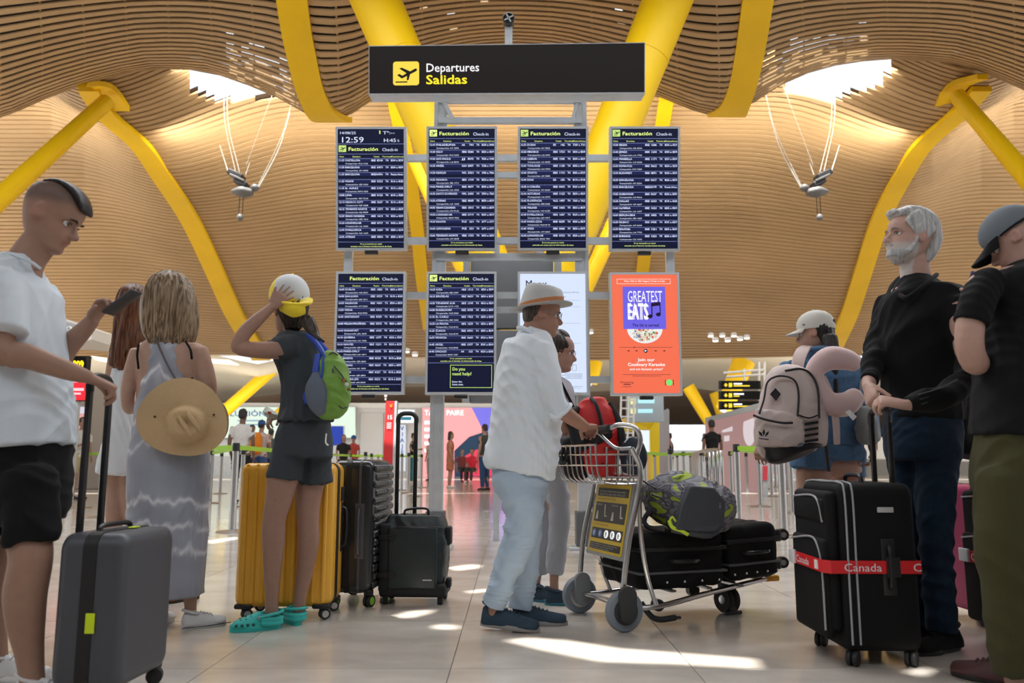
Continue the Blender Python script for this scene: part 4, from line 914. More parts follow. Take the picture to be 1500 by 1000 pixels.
for a, b, l in bl_:
    pa = POS.get(a, None) or G(*a); pb = POS.get(b, None) or G(*b); belt(pa, pb, l)
# bent steel rails
t = thing('steel_rail', 'nest of bent steel guard rails behind the camouflage bag', 'guard rail', G(1045, 762), world=True)
g_ = G(1062, 762)
for k in range(4):
    g0 = G(1060-k*6, 762-k*5); g1 = G(1024-k*3, 742-k*4); h = 0.93-k*0.0
    mb = MB(); mb.tube([g0+V(0, 0, 0), g0+V(0, 0, h-0.12), g0.lerp(g1, 0.06)+V(0, 0, h-0.03), g0.lerp(g1, 0.2)+V(0, 0, h), g0.lerp(g1, 0.8)+V(0, 0, h), g1+V(0, 0, h-0.12), g1], 0.022, 10, smooth=3); mb.build('rail_tube', chrome, t)
# ================================================================ LUGGAGE
def wheel_pair(t, x, y, mtyre, mhub=None, r=0.028, hz=0.0, gap=0.024, ax=0.35):
    """spinner wheel under a case"""
    mb = MB(); mb.box((x, y, 2*r+0.012+hz), (0.045, 0.045, 0.03), bev=0.006)
    mb.beam((x, y, 2*r+hz), (x+0.012, y, r+hz), 0.016, 0.03); f = mb.build('wheel_fork', blackp, t)
    A = Vector((math.cos(ax), math.sin(ax), 0)); 
    for sg in (-1, 1):
        c = Vector((x+0.012, y, r+hz))+A*sg*gap/2
        mb = MB(); mb.lathe([(r*0.6, -0.008), (r*0.94, -0.008), (r, -0.004), (r, 0.004), (r*0.94, 0.008), (r*0.6, 0.008)], c, 18, axis=A); w = mb.build('wheel', mtyre, t)
        mb = MB(); mb.lathe([(0.002, -0.010), (r*0.62, -0.009), (r*0.62, 0.009), (0.002, 0.010)], c, 14, axis=A); mb.build('hub', mhub or mtyre, w)
def tele_handle(t, x0, x1, y, z0, z1, m=blackp, grip=blackp, r=0.011):
    for x in (x0, x1):
        mb = MB(); mb.box((x, y, (z0+z1)/2), (2*r, 1.6*r, z1-z0), bev=0.003); mb.build('handle_tube', m, t)
    mb = MB(); xm = (x0+x1)/2; d = 0.014
    mb.tube([(x0, y, z1-0.03), (x0, y, z1), (x0+0.02, y, z1+0.022), (xm, y, z1+0.026), (x1-0.02, y, z1+0.022), (x1, y, z1), (x1, y, z1-0.03)], d, 10, smooth=2); mb.build('grip', grip, t)
def zipband(t, W, T, H, z0, w, m, off=0.003, y=0.0, r=0.03, name='zip_band'):
    """closed band around the narrow sides"""
    pts = rrect2(-W/2-off, z0-off, W/2+off, z0+H+off, r+off)
    pin = rrect2(-W/2+0.01, z0+0.01, W/2-0.01, z0+H-0.01, r)
    mb = MB(); n = len(pts); vs = []; fs = []
    for (x, z), (xi, zi) in zip(pts, pin): vs += [(x, y-w/2, z), (x, y+w/2, z), (xi, y+w/2, zi), (xi, y-w/2, zi)]
    for k in range(n):
        for q in range(4): a = k*4+q; b = k*4+(q+1) % 4; c = ((k+1) % n)*4+(q+1) % 4; d = ((k+1) % n)*4+q; fs.append((a, b, c, d))
    mb.add(vs, fs); return mb.build(name, m, t)
def rrect2(x0, z0, x1, z1, r, k=5):
    out = []
    for (cx, cz, a0) in ((x1-r, z0+r, -90), (x1-r, z1-r, 0), (x0+r, z1-r, 90), (x0+r, z0+r, 180)):
        for i in range(k+1): a = R(a0+90*i/k); out.append((cx+r*math.cos(a), cz+r*math.sin(a)))
    return out
def shell(W, T, H, z0, r=0.035, ribs=0, ribd=0.004, puff=0.0):
    """rounded case shell, built as rounded slices through its thickness"""
    mb = MB(); rings = []; N = 7
    for sgn in (1,):
        ys = []
        for i in range(N+1): a = math.pi/2*i/N; ys.append((-T/2+r*(1-math.sin(a)), r*(1-math.cos(a))))
        prof_ = ys[::-1]
        prof_ = [(y, ins) for y, ins in sorted(prof_)]
        full = prof_+[(-y, ins) for y, ins in reversed(prof_)]
        for y, ins in full:
            pts = rrect2(-W/2+ins, z0+ins, W/2-ins, z0+H-ins, max(0.045-ins*0.5, 0.012), 6)
            rings.append([Vector((x, y, z)) for x, z in pts])
    mb.loft(rings); return mb
def side_handle(t, x, z, L, m=blackp, y=0.0, out=0.025):
    mb = MB(); mb.box((x, y, z), (0.008, 0.05, L+0.05), bev=0.003); mb.build('handle_plate', m, t)
    mb = MB(); s = 1 if x > 0 else -1
    mb.tube([(x, y, z-L/2), (x+s*out*0.8, y, z-L/2+0.015), (x+s*out, y, z), (x+s*out*0.8, y, z+L/2-0.015), (x, y, z+L/2)], 0.008, 8, smooth=3); return mb.build('side_handle', m, t)
def top_handle(t, z, L, y, m=blackp, up=0.022):
    mb = MB(); mb.tube([(-L/2, y, z-0.004), (-L/2+0.012, y, z+up*.8), (0, y, z+up), (L/2-0.012, y, z+up*.8), (L/2, y, z-0.004)], 0.009, 8, smooth=3); return mb.build('top_handle', m, t)

# ---- grey hard case in front of the left man
gcase = mat('graphite shell', (0.060, 0.064, 0.076), 0.42, nscale=200, namt=0.05, bump=0.05, bscale=400)
t = thing('hard_suitcase', 'slate grey hard cabin case with raised handle, held by the man in white T-shirt', 'suitcase', (-1.335, 2.86, 0), R(87))
shell(0.36, 0.225, 0.485, 0.055, 0.04).build('shell', gcase, t)
zipband(t, 0.36, 0.225, 0.485, 0.055, 0.045, mat('black zip tape', (0.008, 0.008, 0.009), 0.55), y=0.0, r=0.045)
for x in (-0.14, 0.14):
    for y in (-0.075, 0.075): wheel_pair(t, x, y, rubber)
tele_handle(t, -0.07, 0.055, 0.105, 0.52, 1.035)
top_handle(t, 0.538, 0.20, 0.02)
mb = MB(); mb.box((-0.1845, -0.018, 0.265), (0.004, 0.030, 0.062), bev=0.0018); mb.build('lime_tag', mat('lime tag', (0.62, 0.80, 0.01), 0.4), t)
mb = MB(); mb.box((0.03, -0.03, 0.545), (0.05, 0.02, 0.004), bev=0.0015); mb.build('lime_tab', mat('lime tag', (0.62, 0.80, 0.01), 0.4), t)

# ---- yellow hard case
ycase = mat('yellow shell', (0.84, 0.43, 0.035), 0.35, nscale=3, namt=0.04, coat=0.3)
t = thing('hard_suitcase', 'large yellow ribbed hard suitcase behind the bare legs of the girl in teal clogs', 'suitcase', (-1.13, 4.30, 0), R(1.5))
mb = shell(0.475, 0.31, 0.70, 0.060, 0.045); mb.build('shell', ycase, t)
for k in range(9):
    x = -0.195+k*0.049
    mb = MB(); mb.ell([(V(x, -0.151, 0.10), 0.010, 0.010), (V(x, -0.156, 0.14), 0.011, 0.011), (V(x, -0.156, 0.68), 0.011, 0.011), (V(x, -0.148, 0.725), 0.010, 0.010)], (1, 0, 0), n=8, sub=2); mb.build('rib', ycase, t)
    mb = MB(); mb.ell([(V(x, -0.14, 0.748), 0.010, 0.008), (V(x, 0, 0.756), 0.011, 0.008), (V(x, 0.13, 0.748), 0.010, 0.008)], (1, 0, 0), n=8, sub=2); mb.build('rib', ycase, t)
zipband(t, 0.475, 0.31, 0.70, 0.060, 0.06, MATS['black zip tape'], y=-0.03, r=0.045)
side_handle(t, 0.238, 0.43, 0.20, y=0.085)
mb = MB(); mb.box((0.242, 0.07, 0.60), (0.012, 0.055, 0.075), bev=0.005); mb.build('lock', blackp, t)
silver_hub = mat('silver hub', (0.6, 0.6, 0.62), 0.3, 0.7)
for x in (-0.19, 0.19):
    for y in (-0.115, 0.115):
        mb = MB(); mb.box((x, y, 0.065), (0.09, 0.07, 0.025), bev=0.01); mb.build('wheel_housing', blackp, t); wheel_pair(t, x, y, rubber, silver_hub, r=0.027, ax=-1.1)

# ---- black bubble case
bcase = mat('black gloss shell', (0.022, 0.023, 0.026), 0.24, coat=0.4)
t = thing('hard_suitcase', 'black hard suitcase with bubble relief and green wheels, right of the yellow one', 'suitcase', (-0.845, 4.72, 0), R(86))
shell(0.48, 0.235, 0.70, 0.075, 0.045).build('shell', bcase, t)
proto_me = None
mb = MB(); mb.sphere((0, 0, 0), (0.0195, 0.014, 0.020), 10, 6); pb = mb.build('shell_bump', bcase, t)
bumps = []
for r_ in range(15):
    for c_ in range(10):
        x = -0.20+c_*0.043+(0.0215 if r_ % 2 else 0); z = 0.115+r_*0.044
        if x > 0.21: continue
        bumps += [(x, -0.118, z, 0), (x, 0.118, z, 0)]
for r_ in range(15):
    z = 0.115+r_*0.044
    for sg in (-1, 1):
        for yy in (-0.092, 0.092): bumps.append((sg*0.232, yy, z+(0.02 if r_ % 2 else 0), 1))
for k, (x, y, z, s_) in enumerate(bumps[:298]+bumps[298:360]):
    if k == 0: o = pb
    else: o = bpy.data.objects.new('shell_bump', pb.data); C.objects.link(o); o.parent = t
    if k >= 299: bpy.data.objects.remove(o); continue
    o.location = (x, y, z); o.rotation_euler = (0, 0, R(90) if s_ else 0)
zipband(t, 0.48, 0.235, 0.70, 0.075, 0.03, MATS['black zip tape'], y=0.02, r=0.045)
zipband(t, 0.48, 0.235, 0.70, 0.075, 0.012, mat('dark grey rail', (0.09, 0.09, 0.1), 0.3), y=-0.045, r=0.045, name='frame_rail')
side_handle(t, -0.241, 0.40, 0.24, mat('dark grey rail', (0.09, 0.09, 0.1), 0.3), y=-0.045, out=0.03)
gw = mat('green wheel', (0.30, 0.62, 0.04), 0.4)
for x in (-0.20, 0.20):
    for y in (-0.095, 0.095): wheel_pair(t, x, y, rubber, gw, r=0.033, ax=1.2)

# ---- dark trolley bag
dbag = mat('dark green black fabric', (0.022, 0.033, 0.036), 0.42, nscale=6, namt=0.2, bump=0.25, bscale=30)
t = thing('trolley_bag', 'small dark soft trolley bag with tall raised black handle, right of the bubble suitcase', 'bag', (-0.535, 4.70, 0), R(-3))
def softbox(W, T, H, z0, e=4.0, puff=0.02, n=36, lean=0.0):
    mb = MB(); rings = []; N = 14
    for i in range(N+1):
        v = i/N; s = min(1.0, (math.sin(math.pi*min(max(v, 0.0), 1)))**0.22 if 0 < v < 1 else 0.0); s = max(s, 0.55)
        p = puff*math.sin(math.pi*v); a = W/2*s**0.35+p*0.3; b = T/2*s**0.6+p
        rg = []
        for k in range(n):
            th = 2*math.pi*k/n; c_, s_ = math.cos(th), math.sin(th)
            rg.append(Vector((math.copysign(abs(c_)**(2/e), c_)*a, math.copysign(abs(s_)**(2/e), s_)*b+lean*v, z0+H*v)))
        rings.append(rg)
    mb.loft(rings); return mb
mb = softbox(0.36, 0.24, 0.43, 0.045, 5, 0.012); mb.M = None
remesh(mb, 'bag_body', dbag, t, vox=0.008, smooth=3, disp=wrinkle(0.0035, (10, 10, 16), 3))
mb = MB(); mb.box((0, -0.126, 0.25), (0.27, 0.03, 0.33), bev=0.014); mb.build('front_pocket', dbag, t)
mb = MB(); mb.box((0, 0.0, 0.075), (0.365, 0.262, 0.07), bev=0.02); mb.build('base_guard', mat('black fabric', (0.010, 0.010, 0.012), 0.7), t)
mb = MB(); mb.box((-0.155, -0.115, 0.25), (0.06, 0.04, 0.36), bev=0.012); mb.build('side_panel', MATS['black fabric'], t)
for z in (0.16, 0.36):
    mb = MB(); mb.box((-0.14, -0.143, z), (0.095, 0.008, 0.028), bev=0.003); mb.build('compression_strap', blackp, t)
    mb = MB(); mb.box((-0.115, -0.149, z), (0.03, 0.008, 0.036), bev=0.003); mb.build('buckle', blackp, t)
mb = MB(); mb.box((0.085, -0.1425, 0.135), (0.05, 0.003, 0.007)); mb.build('silver_mark', mat('silver print', (0.5, 0.5, 0.5), 0.4), t)
mb = MB(); mb.tube([(-0.06, -0.05, 0.468), (-0.05, -0.05, 0.502), (0.06, -0.05, 0.508), (0.075, -0.05, 0.468)], 0.007, 8, smooth=4); mb.build('top_handle', blackp, t)
mb = MB(); mb.tube([(-0.16, -0.12, 0.40), (-0.05, -0.145, 0.415), (0.13, -0.14, 0.415), (0.17, -0.10, 0.40)], 0.004, 6, smooth=3); mb.build('zip', blackp, t)
mb = MB(); mb.box((0.185, -0.02, 0.36), (0.03, 0.10, 0.10), bev=0.012); mb.build('side_pocket', MATS['black fabric'], t)
mb = MB(); mb.box((0.19, -0.04, 0.11), (0.03, 0.06, 0.055), bev=0.012); mb.build('side_buckle', blackp, t)
tele_handle(t, -0.135, -0.03, 0.10, 0.44, 1.02)
for x in (-0.15, 0.15):
    mb = MB(); mb.lathe([(0.01, -0.015), (0.04, -0.013), (0.042, 0), (0.04, 0.013), (0.01, 0.015)], (x, 0.09, 0.042), 16, axis=(1, 0, 0)); mb.build('wheel', rubber, t)
    mb = MB(); mb.box((x, -0.09, 0.022), (0.03, 0.03, 0.044), bev=0.006); mb.build('foot', blackp, t)

# ---- big black suitcase with the red strap, and its twin at the right
bfab = mat('black case fabric', (0.0035, 0.0035, 0.004), 0.75, spec=0.25, bump=0.15, bscale=300)
pipe = mat('grey piping', (0.35, 0.36, 0.38), 0.4)
redst = mat('red strap', (0.66, 0.012, 0.018), 0.5)
def soft_case(label, loc, rz, W=0.44, T=0.29, H=0.63, z0=0.055, strap=True, full=True):
    t = thing('soft_suitcase', label, 'suitcase', loc, rz)
    mb = shell(W, T, H, z0, 0.03); mb.build('case_body', bfab, t)
    # expanding front section with two pockets (local -y is the front)
    mb = MB(); mb.box((0, -T/2-0.018, z0+H*0.53), (W*0.90, 0.05, H*0.84), bev=0.024); mb.build('front_section', bfab, t)
    mb = MB(); mb.box((0, -T/2-0.040, z0+H*0.36), (W*0.86, 0.04, H*0.60), bev=0.02); mb.build('front_pocket', bfab, t)
    mb = MB(); mb.box((0.0, -T/2-0.036, z0+H*0.83), (W*0.80, 0.03, H*0.15), bev=0.014); mb.build('top_pocket', bfab, t)
    yf = -T/2-0.062; a = W*0.40
    def tube(p, name='piping', r=0.004):
        mb = MB(); mb.tube(p, r, 6, smooth=4); mb.build(name, pipe, t)
    tube([(-a, yf, z0+H*0.62), (a*0.3, yf, z0+H*0.66), (a*0.75, yf, z0+H*0.62), (a*0.98, yf, z0+H*0.48), (a*1.02, yf, z0+H*0.12)])
    tube([(-a, yf+0.012, z0+H*0.90), (a*0.3, yf+0.012, z0+H*0.92), (a*0.75, yf+0.012, z0+H*0.88), (a*0.95, yf+0.012, z0+H*0.76)])
    for y in (-T/2+0.022, -T/2+0.052):
        for sg in (-1, 1):
            tube([(sg*(W/2+0.002), y, z0+0.03), (sg*(W/2+0.003), y, z0+H*0.5), (sg*(W/2+0.002), y, z0+H-0.04), (sg*(W/2-0.05), y, z0+H+0.002), (0, y, z0+H+0.003)])
    mb = MB(); mb.box((W/2+0.002, 0.03, z0+H*0.84), (0.004, 0.062, 0.020), bev=0.0018); mb.build('name_plate', mat('silver plate', (0.6, 0.6, 0.6), 0.35, 0.4), t)
    side_handle(t, W/2, z0+H*0.5, 0.16, y=0.03, out=0.02)
    top_handle(t, z0+H, 0.17, 0.0, up=0.03)
    for x in (-W/2+0.05, W/2-0.05):
        for y in (-T/2+0.035, T/2-0.035): wheel_pair(t, x, y, rubber, r=0.030, ax=0.9)
    if strap:
        o = 0.006; zc = z0+H*0.50; hh = 0.024
        pts = [(-W/2-o, T/2+o), (-W/2-o, -T/2-0.045), (-W/2+0.02, -T/2-0.068), (W/2-0.02, -T/2-0.068), (W/2+o, -T/2-0.045), (W/2+o, T/2+o)]
        mb = MB(); n = len(pts); vs = []; fs = []
        for x, y in pts:
            ix, iy = x*0.985, y*0.985; vs += [(x, y, zc-hh), (x, y, zc+hh), (ix, iy, zc+hh), (ix, iy, zc-hh)]
        for k in range(n):
            for q in range(4): fs.append((k*4+q, k*4+(q+1) % 4, ((k+1) % n)*4+(q+1) % 4, ((k+1) % n)*4+q))
        mb.add(vs, fs); st = mb.build('luggage_strap', redst, t, sharp=30)
        mb = MB(); mb.box((-W*0.34, -T/2-0.072, zc+0.002), (0.07, 0.012, 0.056), bev=0.004); mb.build('strap_buckle', mat('white buckle', (0.7, 0.7, 0.72), 0.35), st)
        vs_, fs_, w_ = text_geo('Canada'); sc = 0.030/0.72; mb = MB()
        mb.add([(W/2+0.0085, -T/2+0.002+x*sc*1.15, zc-0.015+y*sc) for x, y, z in vs_], fs_)
        vc, fc, w_ = text_geo('C'); mb.add([(W/2+0.0085, 0.118+x*sc*1.15, zc-0.015+y*sc) for x, y, z in vc], fc)
        mb.build('white_lettering', mat('white strap print', (0.8, 0.75, 0.75), 0.5), st, smooth=False)
        mb = MB()
        mb.add([(W*0.06-W*0.30+x*sc*1.25, -T/2-0.0705, zc-0.015+y*sc) for x, y, z in vs_], fs_); 
        mb.box((W*0.30, -T/2-0.069, zc), (0.035, 0.004, 0.034)); mb.build('white_lettering', mat('white strap print', (0.8, 0.75, 0.75), 0.5), st, smooth=False)
        mb = MB(); mb.box((W/2+0.008, 0.045, zc), (0.014, 0.05, 0.075), bev=0.004); mb.build('side_grip', blackp, t)
    return t
t = soft_case('big black soft suitcase with a red strap, in front of the white-haired man', (1.41, 3.435, 0), R(-91))
tele_handle(t, -0.085, 0.085, 0.125, 0.67, 0.955)
t = soft_case('black soft suitcase with red strap, half hidden by the man in olive trousers', (2.19, 3.52, 0), R(-88), H=0.62)
for x in (-0.08, 0.08):
    mb = MB(); mb.box((x, 0.12, 0.82), (0.022, 0.014, 0.30), bev=0.003); mb.build('handle_tube', chrome, t)
mb = MB(); mb.box((0, 0.12, 0.975), (0.20, 0.025, 0.03), bev=0.01); mb.build('grip', blackp, t)
t = thing('hard_suitcase', 'sliver of a pink suitcase behind the right-hand strapped case', 'suitcase', (2.30, 4.15, 0), R(-88))
shell(0.40, 0.24, 0.60, 0.055, 0.04).build('shell', mat('pink shell', (0.42, 0.03, 0.14), 0.4), t)
zipband(t, 0.40, 0.24, 0.60, 0.055, 0.02, MATS['black zip tape'], r=0.045)
for x in (-0.15, 0.15):
    for y in (-0.08, 0.08): wheel_pair(t, x, y, rubber)
# black bag standing over the right case
t = thing('shoulder_bag', 'black bag with silver buckle hanging between the two men on the right', 'bag', (2.02, 3.66, 0.74))
mb = MB(); mb.ell([(V(0.04, 0.05, 0.10), 0.10, 0.10), (V(0.02, 0.05, 0.22), 0.14, 0.12), (V(0.02, 0.05, 0.38), 0.12, 0.11), (V(0.04, 0.05, 0.48), 0.07, 0.06)], (1, 0, 0), e=2.6)
remesh(mb, 'bag_body', MATS['black fabric'], t, vox=0.01, smooth=3, disp=wrinkle(0.004, (8, 8, 10), 5))
mb = MB(); mb.tube([(0.0, 0.0, 0.5), (-0.05, -0.04, 0.42), (-0.08, -0.05, 0.30)], 0.01, 8, smooth=4); mb.build('strap', blackp, t)
mb = MB(); mb.box((0.0, -0.04, 0.47), (0.03, 0.02, 0.045), bev=0.006); mb.build('buckle', chrome, t)
mb = MB(); mb.tube([(0.04, 0.05, 0.10), (0.05, 0.03, -0.0)], 0.015, 8); mb.build('bottom_strap', blackp, t)

# ================================================================ AIRPORT TROLLEY
t = thing('luggage_trolley', 'steel luggage trolley with basket and yellow instruction plate, pushed by the man in the hat', 'trolley', (0.43, 4.12, 0), math.atan2(0.33, 0.94))
grw = mat('grey tyre', (0.20, 0.235, 0.275), 0.55); dkp = mat('dark grey plastic', (0.03, 0.033, 0.036), 0.45)
def tb(pts, r, name='frame_tube', m=chrome, sm=4, n=12):
    mb = MB(); mb.tube(pts, r, n, smooth=sm); return mb.build(name, m, t)
for sy in (-1, 1):
    c = V(0, sy*0.25, 0.092)
    mb = MB(); mb.lathe([(0.055, -0.018), (0.086, -0.020), (0.092, -0.010), (0.092, 0.010), (0.086, 0.020), (0.055, 0.018)], c, 32, axis=(0, 1, 0)); w = mb.build('rear_wheel', grw, t)
    mb = MB(); mb.lathe([(0.012, -0.026), (0.060, -0.022), (0.060, 0.022), (0.012, 0.026)], c, 24, axis=(0, 1, 0)); mb.build('hub', dkp if sy < 0 else chrome, w)
    # tall oval fork cover on the near side of each wheel
    mb = MB(); poly = [V(0.042*math.cos(a), 0, (0.042 if math.sin(a) < 0 else 0.042)*math.sin(a)+(0.165 if math.sin(a) >= 0 else 0.085)) for a in np.linspace(0, 6.2832, 25)[:-1]]
    yy = sy*0.25-0.03
    mb.prism([p+V(0, yy, 0) for p in poly], (0, -0.018, 0), (0, 0.006, 0)); mb.build('fork_cover', dkp if sy < 0 else mat('grey fork', (0.22, 0.23, 0.24), 0.4), t)
    tb([(0.0, sy*0.25-0.01*sy, 0.17), (0.03, sy*0.25, 0.40), (0.10, sy*0.25, 0.70), (0.055, sy*0.25, 0.83)], 0.014, sm=5)
    tb([(0.09, sy*0.25, 0.62), (0.095, sy*0.25, 0.42), (0.13, sy*0.245, 0.22), (0.175, sy*0.24, 0.10)], 0.011)
    tb([(0.055, sy*0.25, 0.83), (0.02, sy*0.16, 0.832), (-0.005, sy*0.09, 0.875), (-0.02, sy*0.05, 0.905)], 0.009)
    tb([(0.0, sy*0.20, 0.10), (0.175, sy*0.24, 0.10), (0.5, sy*0.17, 0.135), (0.88, sy*0.10, 0.175)], 0.013)
    tb([(0.08, sy*0.25, 0.80), (0.10, sy*0.255, 0.87), (0.075, sy*0.25, 0.925), (0.01, sy*0.215, 0.94), (-0.01, sy*0.15, 0.925)], 0.013)
tb([(0, -0.22, 0.10), (0.03, -0.1, 0.10), (0.03, 0.1, 0.10), (0, 0.22, 0.10)], 0.014, 'axle_tube')
tb([(0.1, -0.25, 0.695), (0.1, 0.25, 0.695)], 0.010); tb([(0.055, -0.25, 0.828), (0.055, 0.25, 0.828)], 0.010)
tb([(-0.015, -0.16, 0.925), (-0.022, 0, 0.92), (-0.015, 0.16, 0.92)], 0.021, 'push_grip', mat('dark grip', (0.02, 0.022, 0.02), 0.5))
mb = MB(); mb.box((-0.015, 0.185, 0.915), (0.055, 0.07, 0.05), bev=0.012); mb.build('grip_joint', mat('grey joint', (0.2, 0.2, 0.22), 0.35, 0.5), t)
# basket
wr = 0.0042
for k in range(9):
    y = -0.235+k*0.0588
    tb([(-0.125, y, 0.845), (-0.12, y, 0.76), (-0.105, y, 0.69), (-0.05, y, 0.665), (0.085, y, 0.665), (0.10, y, 0.70), (0.10, y, 0.80)], wr, 'basket_wire', chrome, 3, 6)
for z in (0.80, 0.75):
    tb([(0.10, -0.24, z), (-0.12, -0.24, z), (-0.125, 0.24, z), (0.10, 0.24, z)], wr, 'basket_wire', chrome, 1, 6)
for x in (-0.07, -0.01, 0.05):
    tb([(x, -0.24, 0.835), (x, -0.24, 0.69), (x, -0.21, 0.665), (x, 0.21, 0.665), (x, 0.24, 0.69), (x, 0.24, 0.80)], wr, 'basket_wire', chrome, 1, 6)
tb([(-0.125, -0.24, 0.845), (-0.125, 0.24, 0.845)], 0.006, 'basket_rim', chrome, 1, 8)
# instruction plate
def pl(y, z): return V(lerp(0.005, 0.085, (z-0.30)/0.40)+0.014, y, z)
A_, B_, C_, D_ = pl(0.205, 0.675), pl(-0.205, 0.675), pl(-0.205, 0.305), pl(0.205, 0.305)
pn = Panel(A_, B_, D_); nn = (B_-A_).cross(D_-A_).normalized(); nn = nn if nn.x < 0 else -nn; pn.n = nn
mb = MB(); mb.prism([A_, B_, C_, D_], nn*0.0, -nn*0.012); mb.build('plate_back', mat('grey plate', (0.28, 0.28, 0.27), 0.45), t, sharp=30)
mb = MB(); pn.poly(mb, rrect(0.045, 0.04, 0.955, 0.955, 0.04, 0.04), 0.003); mb.build('yellow_plate', mat('plate yellow', (0.62, 0.42, 0.02), 0.45), t, smooth=False)
mb = MB(); pn.rect(mb, 0.09, 0.11, 0.91, 0.22, 0.005); pn.rect(mb, 0.09, 0.30, 0.91, 0.56, 0.005); pn.rect(mb, 0.09, 0.64, 0.91, 0.78, 0.005); pn.rect(mb, 0.09, 0.83, 0.91, 0.92, 0.005)
mb.build('dark_fields', mat('plate black', (0.02, 0.018, 0.015), 0.45), t, smooth=False)
mb = MB()
for z_, tx in ((0.155, 'USO DEL CARRO PORTAEQUIPAJES'), (0.195, 'HOW TO USE THIS TROLLEY')): pn.text(mb, tx, 0.5, z_+0.012, 0.022, width=0.7, align='C', off=0.007, bold=0.02)
pn.text(mb, 'FRENAR', 0.12, 0.345, 0.022, width=0.16, off=0.007); pn.text(mb, 'SOLTAR', 0.54, 0.345, 0.022, width=0.16, off=0.007)
for k in range(2):
    u_ = 0.34+0.42*k; pn.poly(mb, [(u_, 0.33), (u_+0.03, 0.33), (u_+0.06, 0.47), (u_+0.10, 0.47), (u_+0.10, 0.49), (u_+0.035, 0.49)], 0.007); pn.poly(mb, [(u_-0.18, 0.42), (u_-0.15, 0.42), (u_-0.13, 0.53), (u_-0.2, 0.53)], 0.007)
for k in range(3): pn.text(mb, 'peso maximo autorizado 80 kg', 0.12, 0.857+0.027*k, 0.014, width=0.72-0.1*k, off=0.007)
mb.build('plate_lettering', mat('plate pale print', (0.5, 0.47, 0.4), 0.5), t, smooth=False)
for k in range(5):
    col = ('plate blue', (0.08, 0.16, 0.42)) if k < 2 else ('plate white', (0.6, 0.6, 0.6))
    mb = MB(); u_ = 0.17+k*0.165; pn.poly(mb, [(u_+0.055*math.cos(a), 0.71+0.052*math.sin(a)) for a in np.linspace(0, 6.2832, 15)[:-1]], 0.007); mb.build('pictogram', mat(*col, 0.45), t, smooth=False)
    mb = MB(); pn.rect(mb, u_-0.012, 0.68, u_+0.012, 0.745, 0.009); pn.poly(mb, [(u_-0.03, 0.70), (u_+0.03, 0.70), (u_+0.02, 0.715), (u_-0.02, 0.715)], 0.009); mb.build('pictogram_mark', mat('plate mark', (0.5, 0.55, 0.6) if k < 2 else (0.03, 0.03, 0.03), 0.5), t, smooth=False)
mb = MB(); pn.rect(mb, 0.09, 0.25, 0.6, 0.265, 0.005); pn.rect(mb, 0.09, 0.59, 0.5, 0.605, 0.005); mb.build('small_print', mat('plate ochre', (0.45, 0.30, 0.01), 0.5), t, smooth=False)
# front wheel, brake pedal and pads
for sy in (-0.018, 0.018):
    mb = MB(); mb.lathe([(0.02, -0.014), (0.060, -0.016), (0.066, -0.008), (0.066, 0.008), (0.060, 0.016), (0.02, 0.014)], (0.715+sy, 0.0, 0.068), 24, axis=(1, .15, 0)); w = mb.build('front_wheel', rubber, t)
    mb = MB(); mb.lathe([(0.01, -0.018), (0.022, -0.016), (0.022, 0.016), (0.01, 0.018)], (0.715+sy, 0.0, 0.068), 12, axis=(1, .15, 0)); mb.build('hub', chrome, w)
mb = MB(); mb.box((0.715, 0.0, 0.150), (0.085, 0.05, 0.06), bev=0.012); mb.build('front_fork', dkp, t)
mb = MB(); mb.box((0.715, -0.05, 0.045), (0.035, 0.012, 0.09), bev=0.004); mb.box((0.715, -0.05, 0.010), (0.10, 0.02, 0.018), bev=0.005); mb.build('skid', dkp, t)
mb = MB(); mb.tube([(0.13, -0.17, 0.11), (0.17, -0.19, 0.05), (0.22, -0.19, 0.03), (0.30, -0.19, 0.035)], 0.014, 8, smooth=3); mb.box((0.29, -0.19, 0.035), (0.07, 0.03, 0.012), bev=0.004); mb.build('foot_pedal', dkp, t)
mb = MB(); mb.lathe([(0.005, -0.02), (0.028, -0.018), (0.028, 0.018), (0.005, 0.02)], (0.20, -0.20, 0.10), 14, axis=(0, 1, 0)); mb.build('guide_roller', dkp, t)
mb = MB(); mb.lathe([(0.005, -0.02), (0.032, -0.018), (0.032, 0.018), (0.005, 0.02)], (0.60, 0.14, 0.10), 14, axis=(0, 1, 0)); mb.build('guide_roller', dkp, t)
mb = MB(); mb.box((0.92, 0, 0.175), (0.09, 0.22, 0.03), bev=0.01); mb.build('front_bumper', mat('yellow bumper', (0.75, 0.36, 0.02), 0.45), t)
mb = MB()
for x in (0.3, 0.5, 0.68): mb.beam((x, -0.18, 0.148+0.02*x), (x, 0.18, 0.148+0.02*x), 0.03, 0.01)
stuff(mb.build('platform_slat', chrome, t))
TR = Matrix.Translation((0.43, 4.12, 0)) @ Matrix.Rotation(math.atan2(0.33, 0.94), 4, 'Z')
def TW(f, y, z): return TR @ V(f, y, z)
TA = math.atan2(0.33, 0.94)
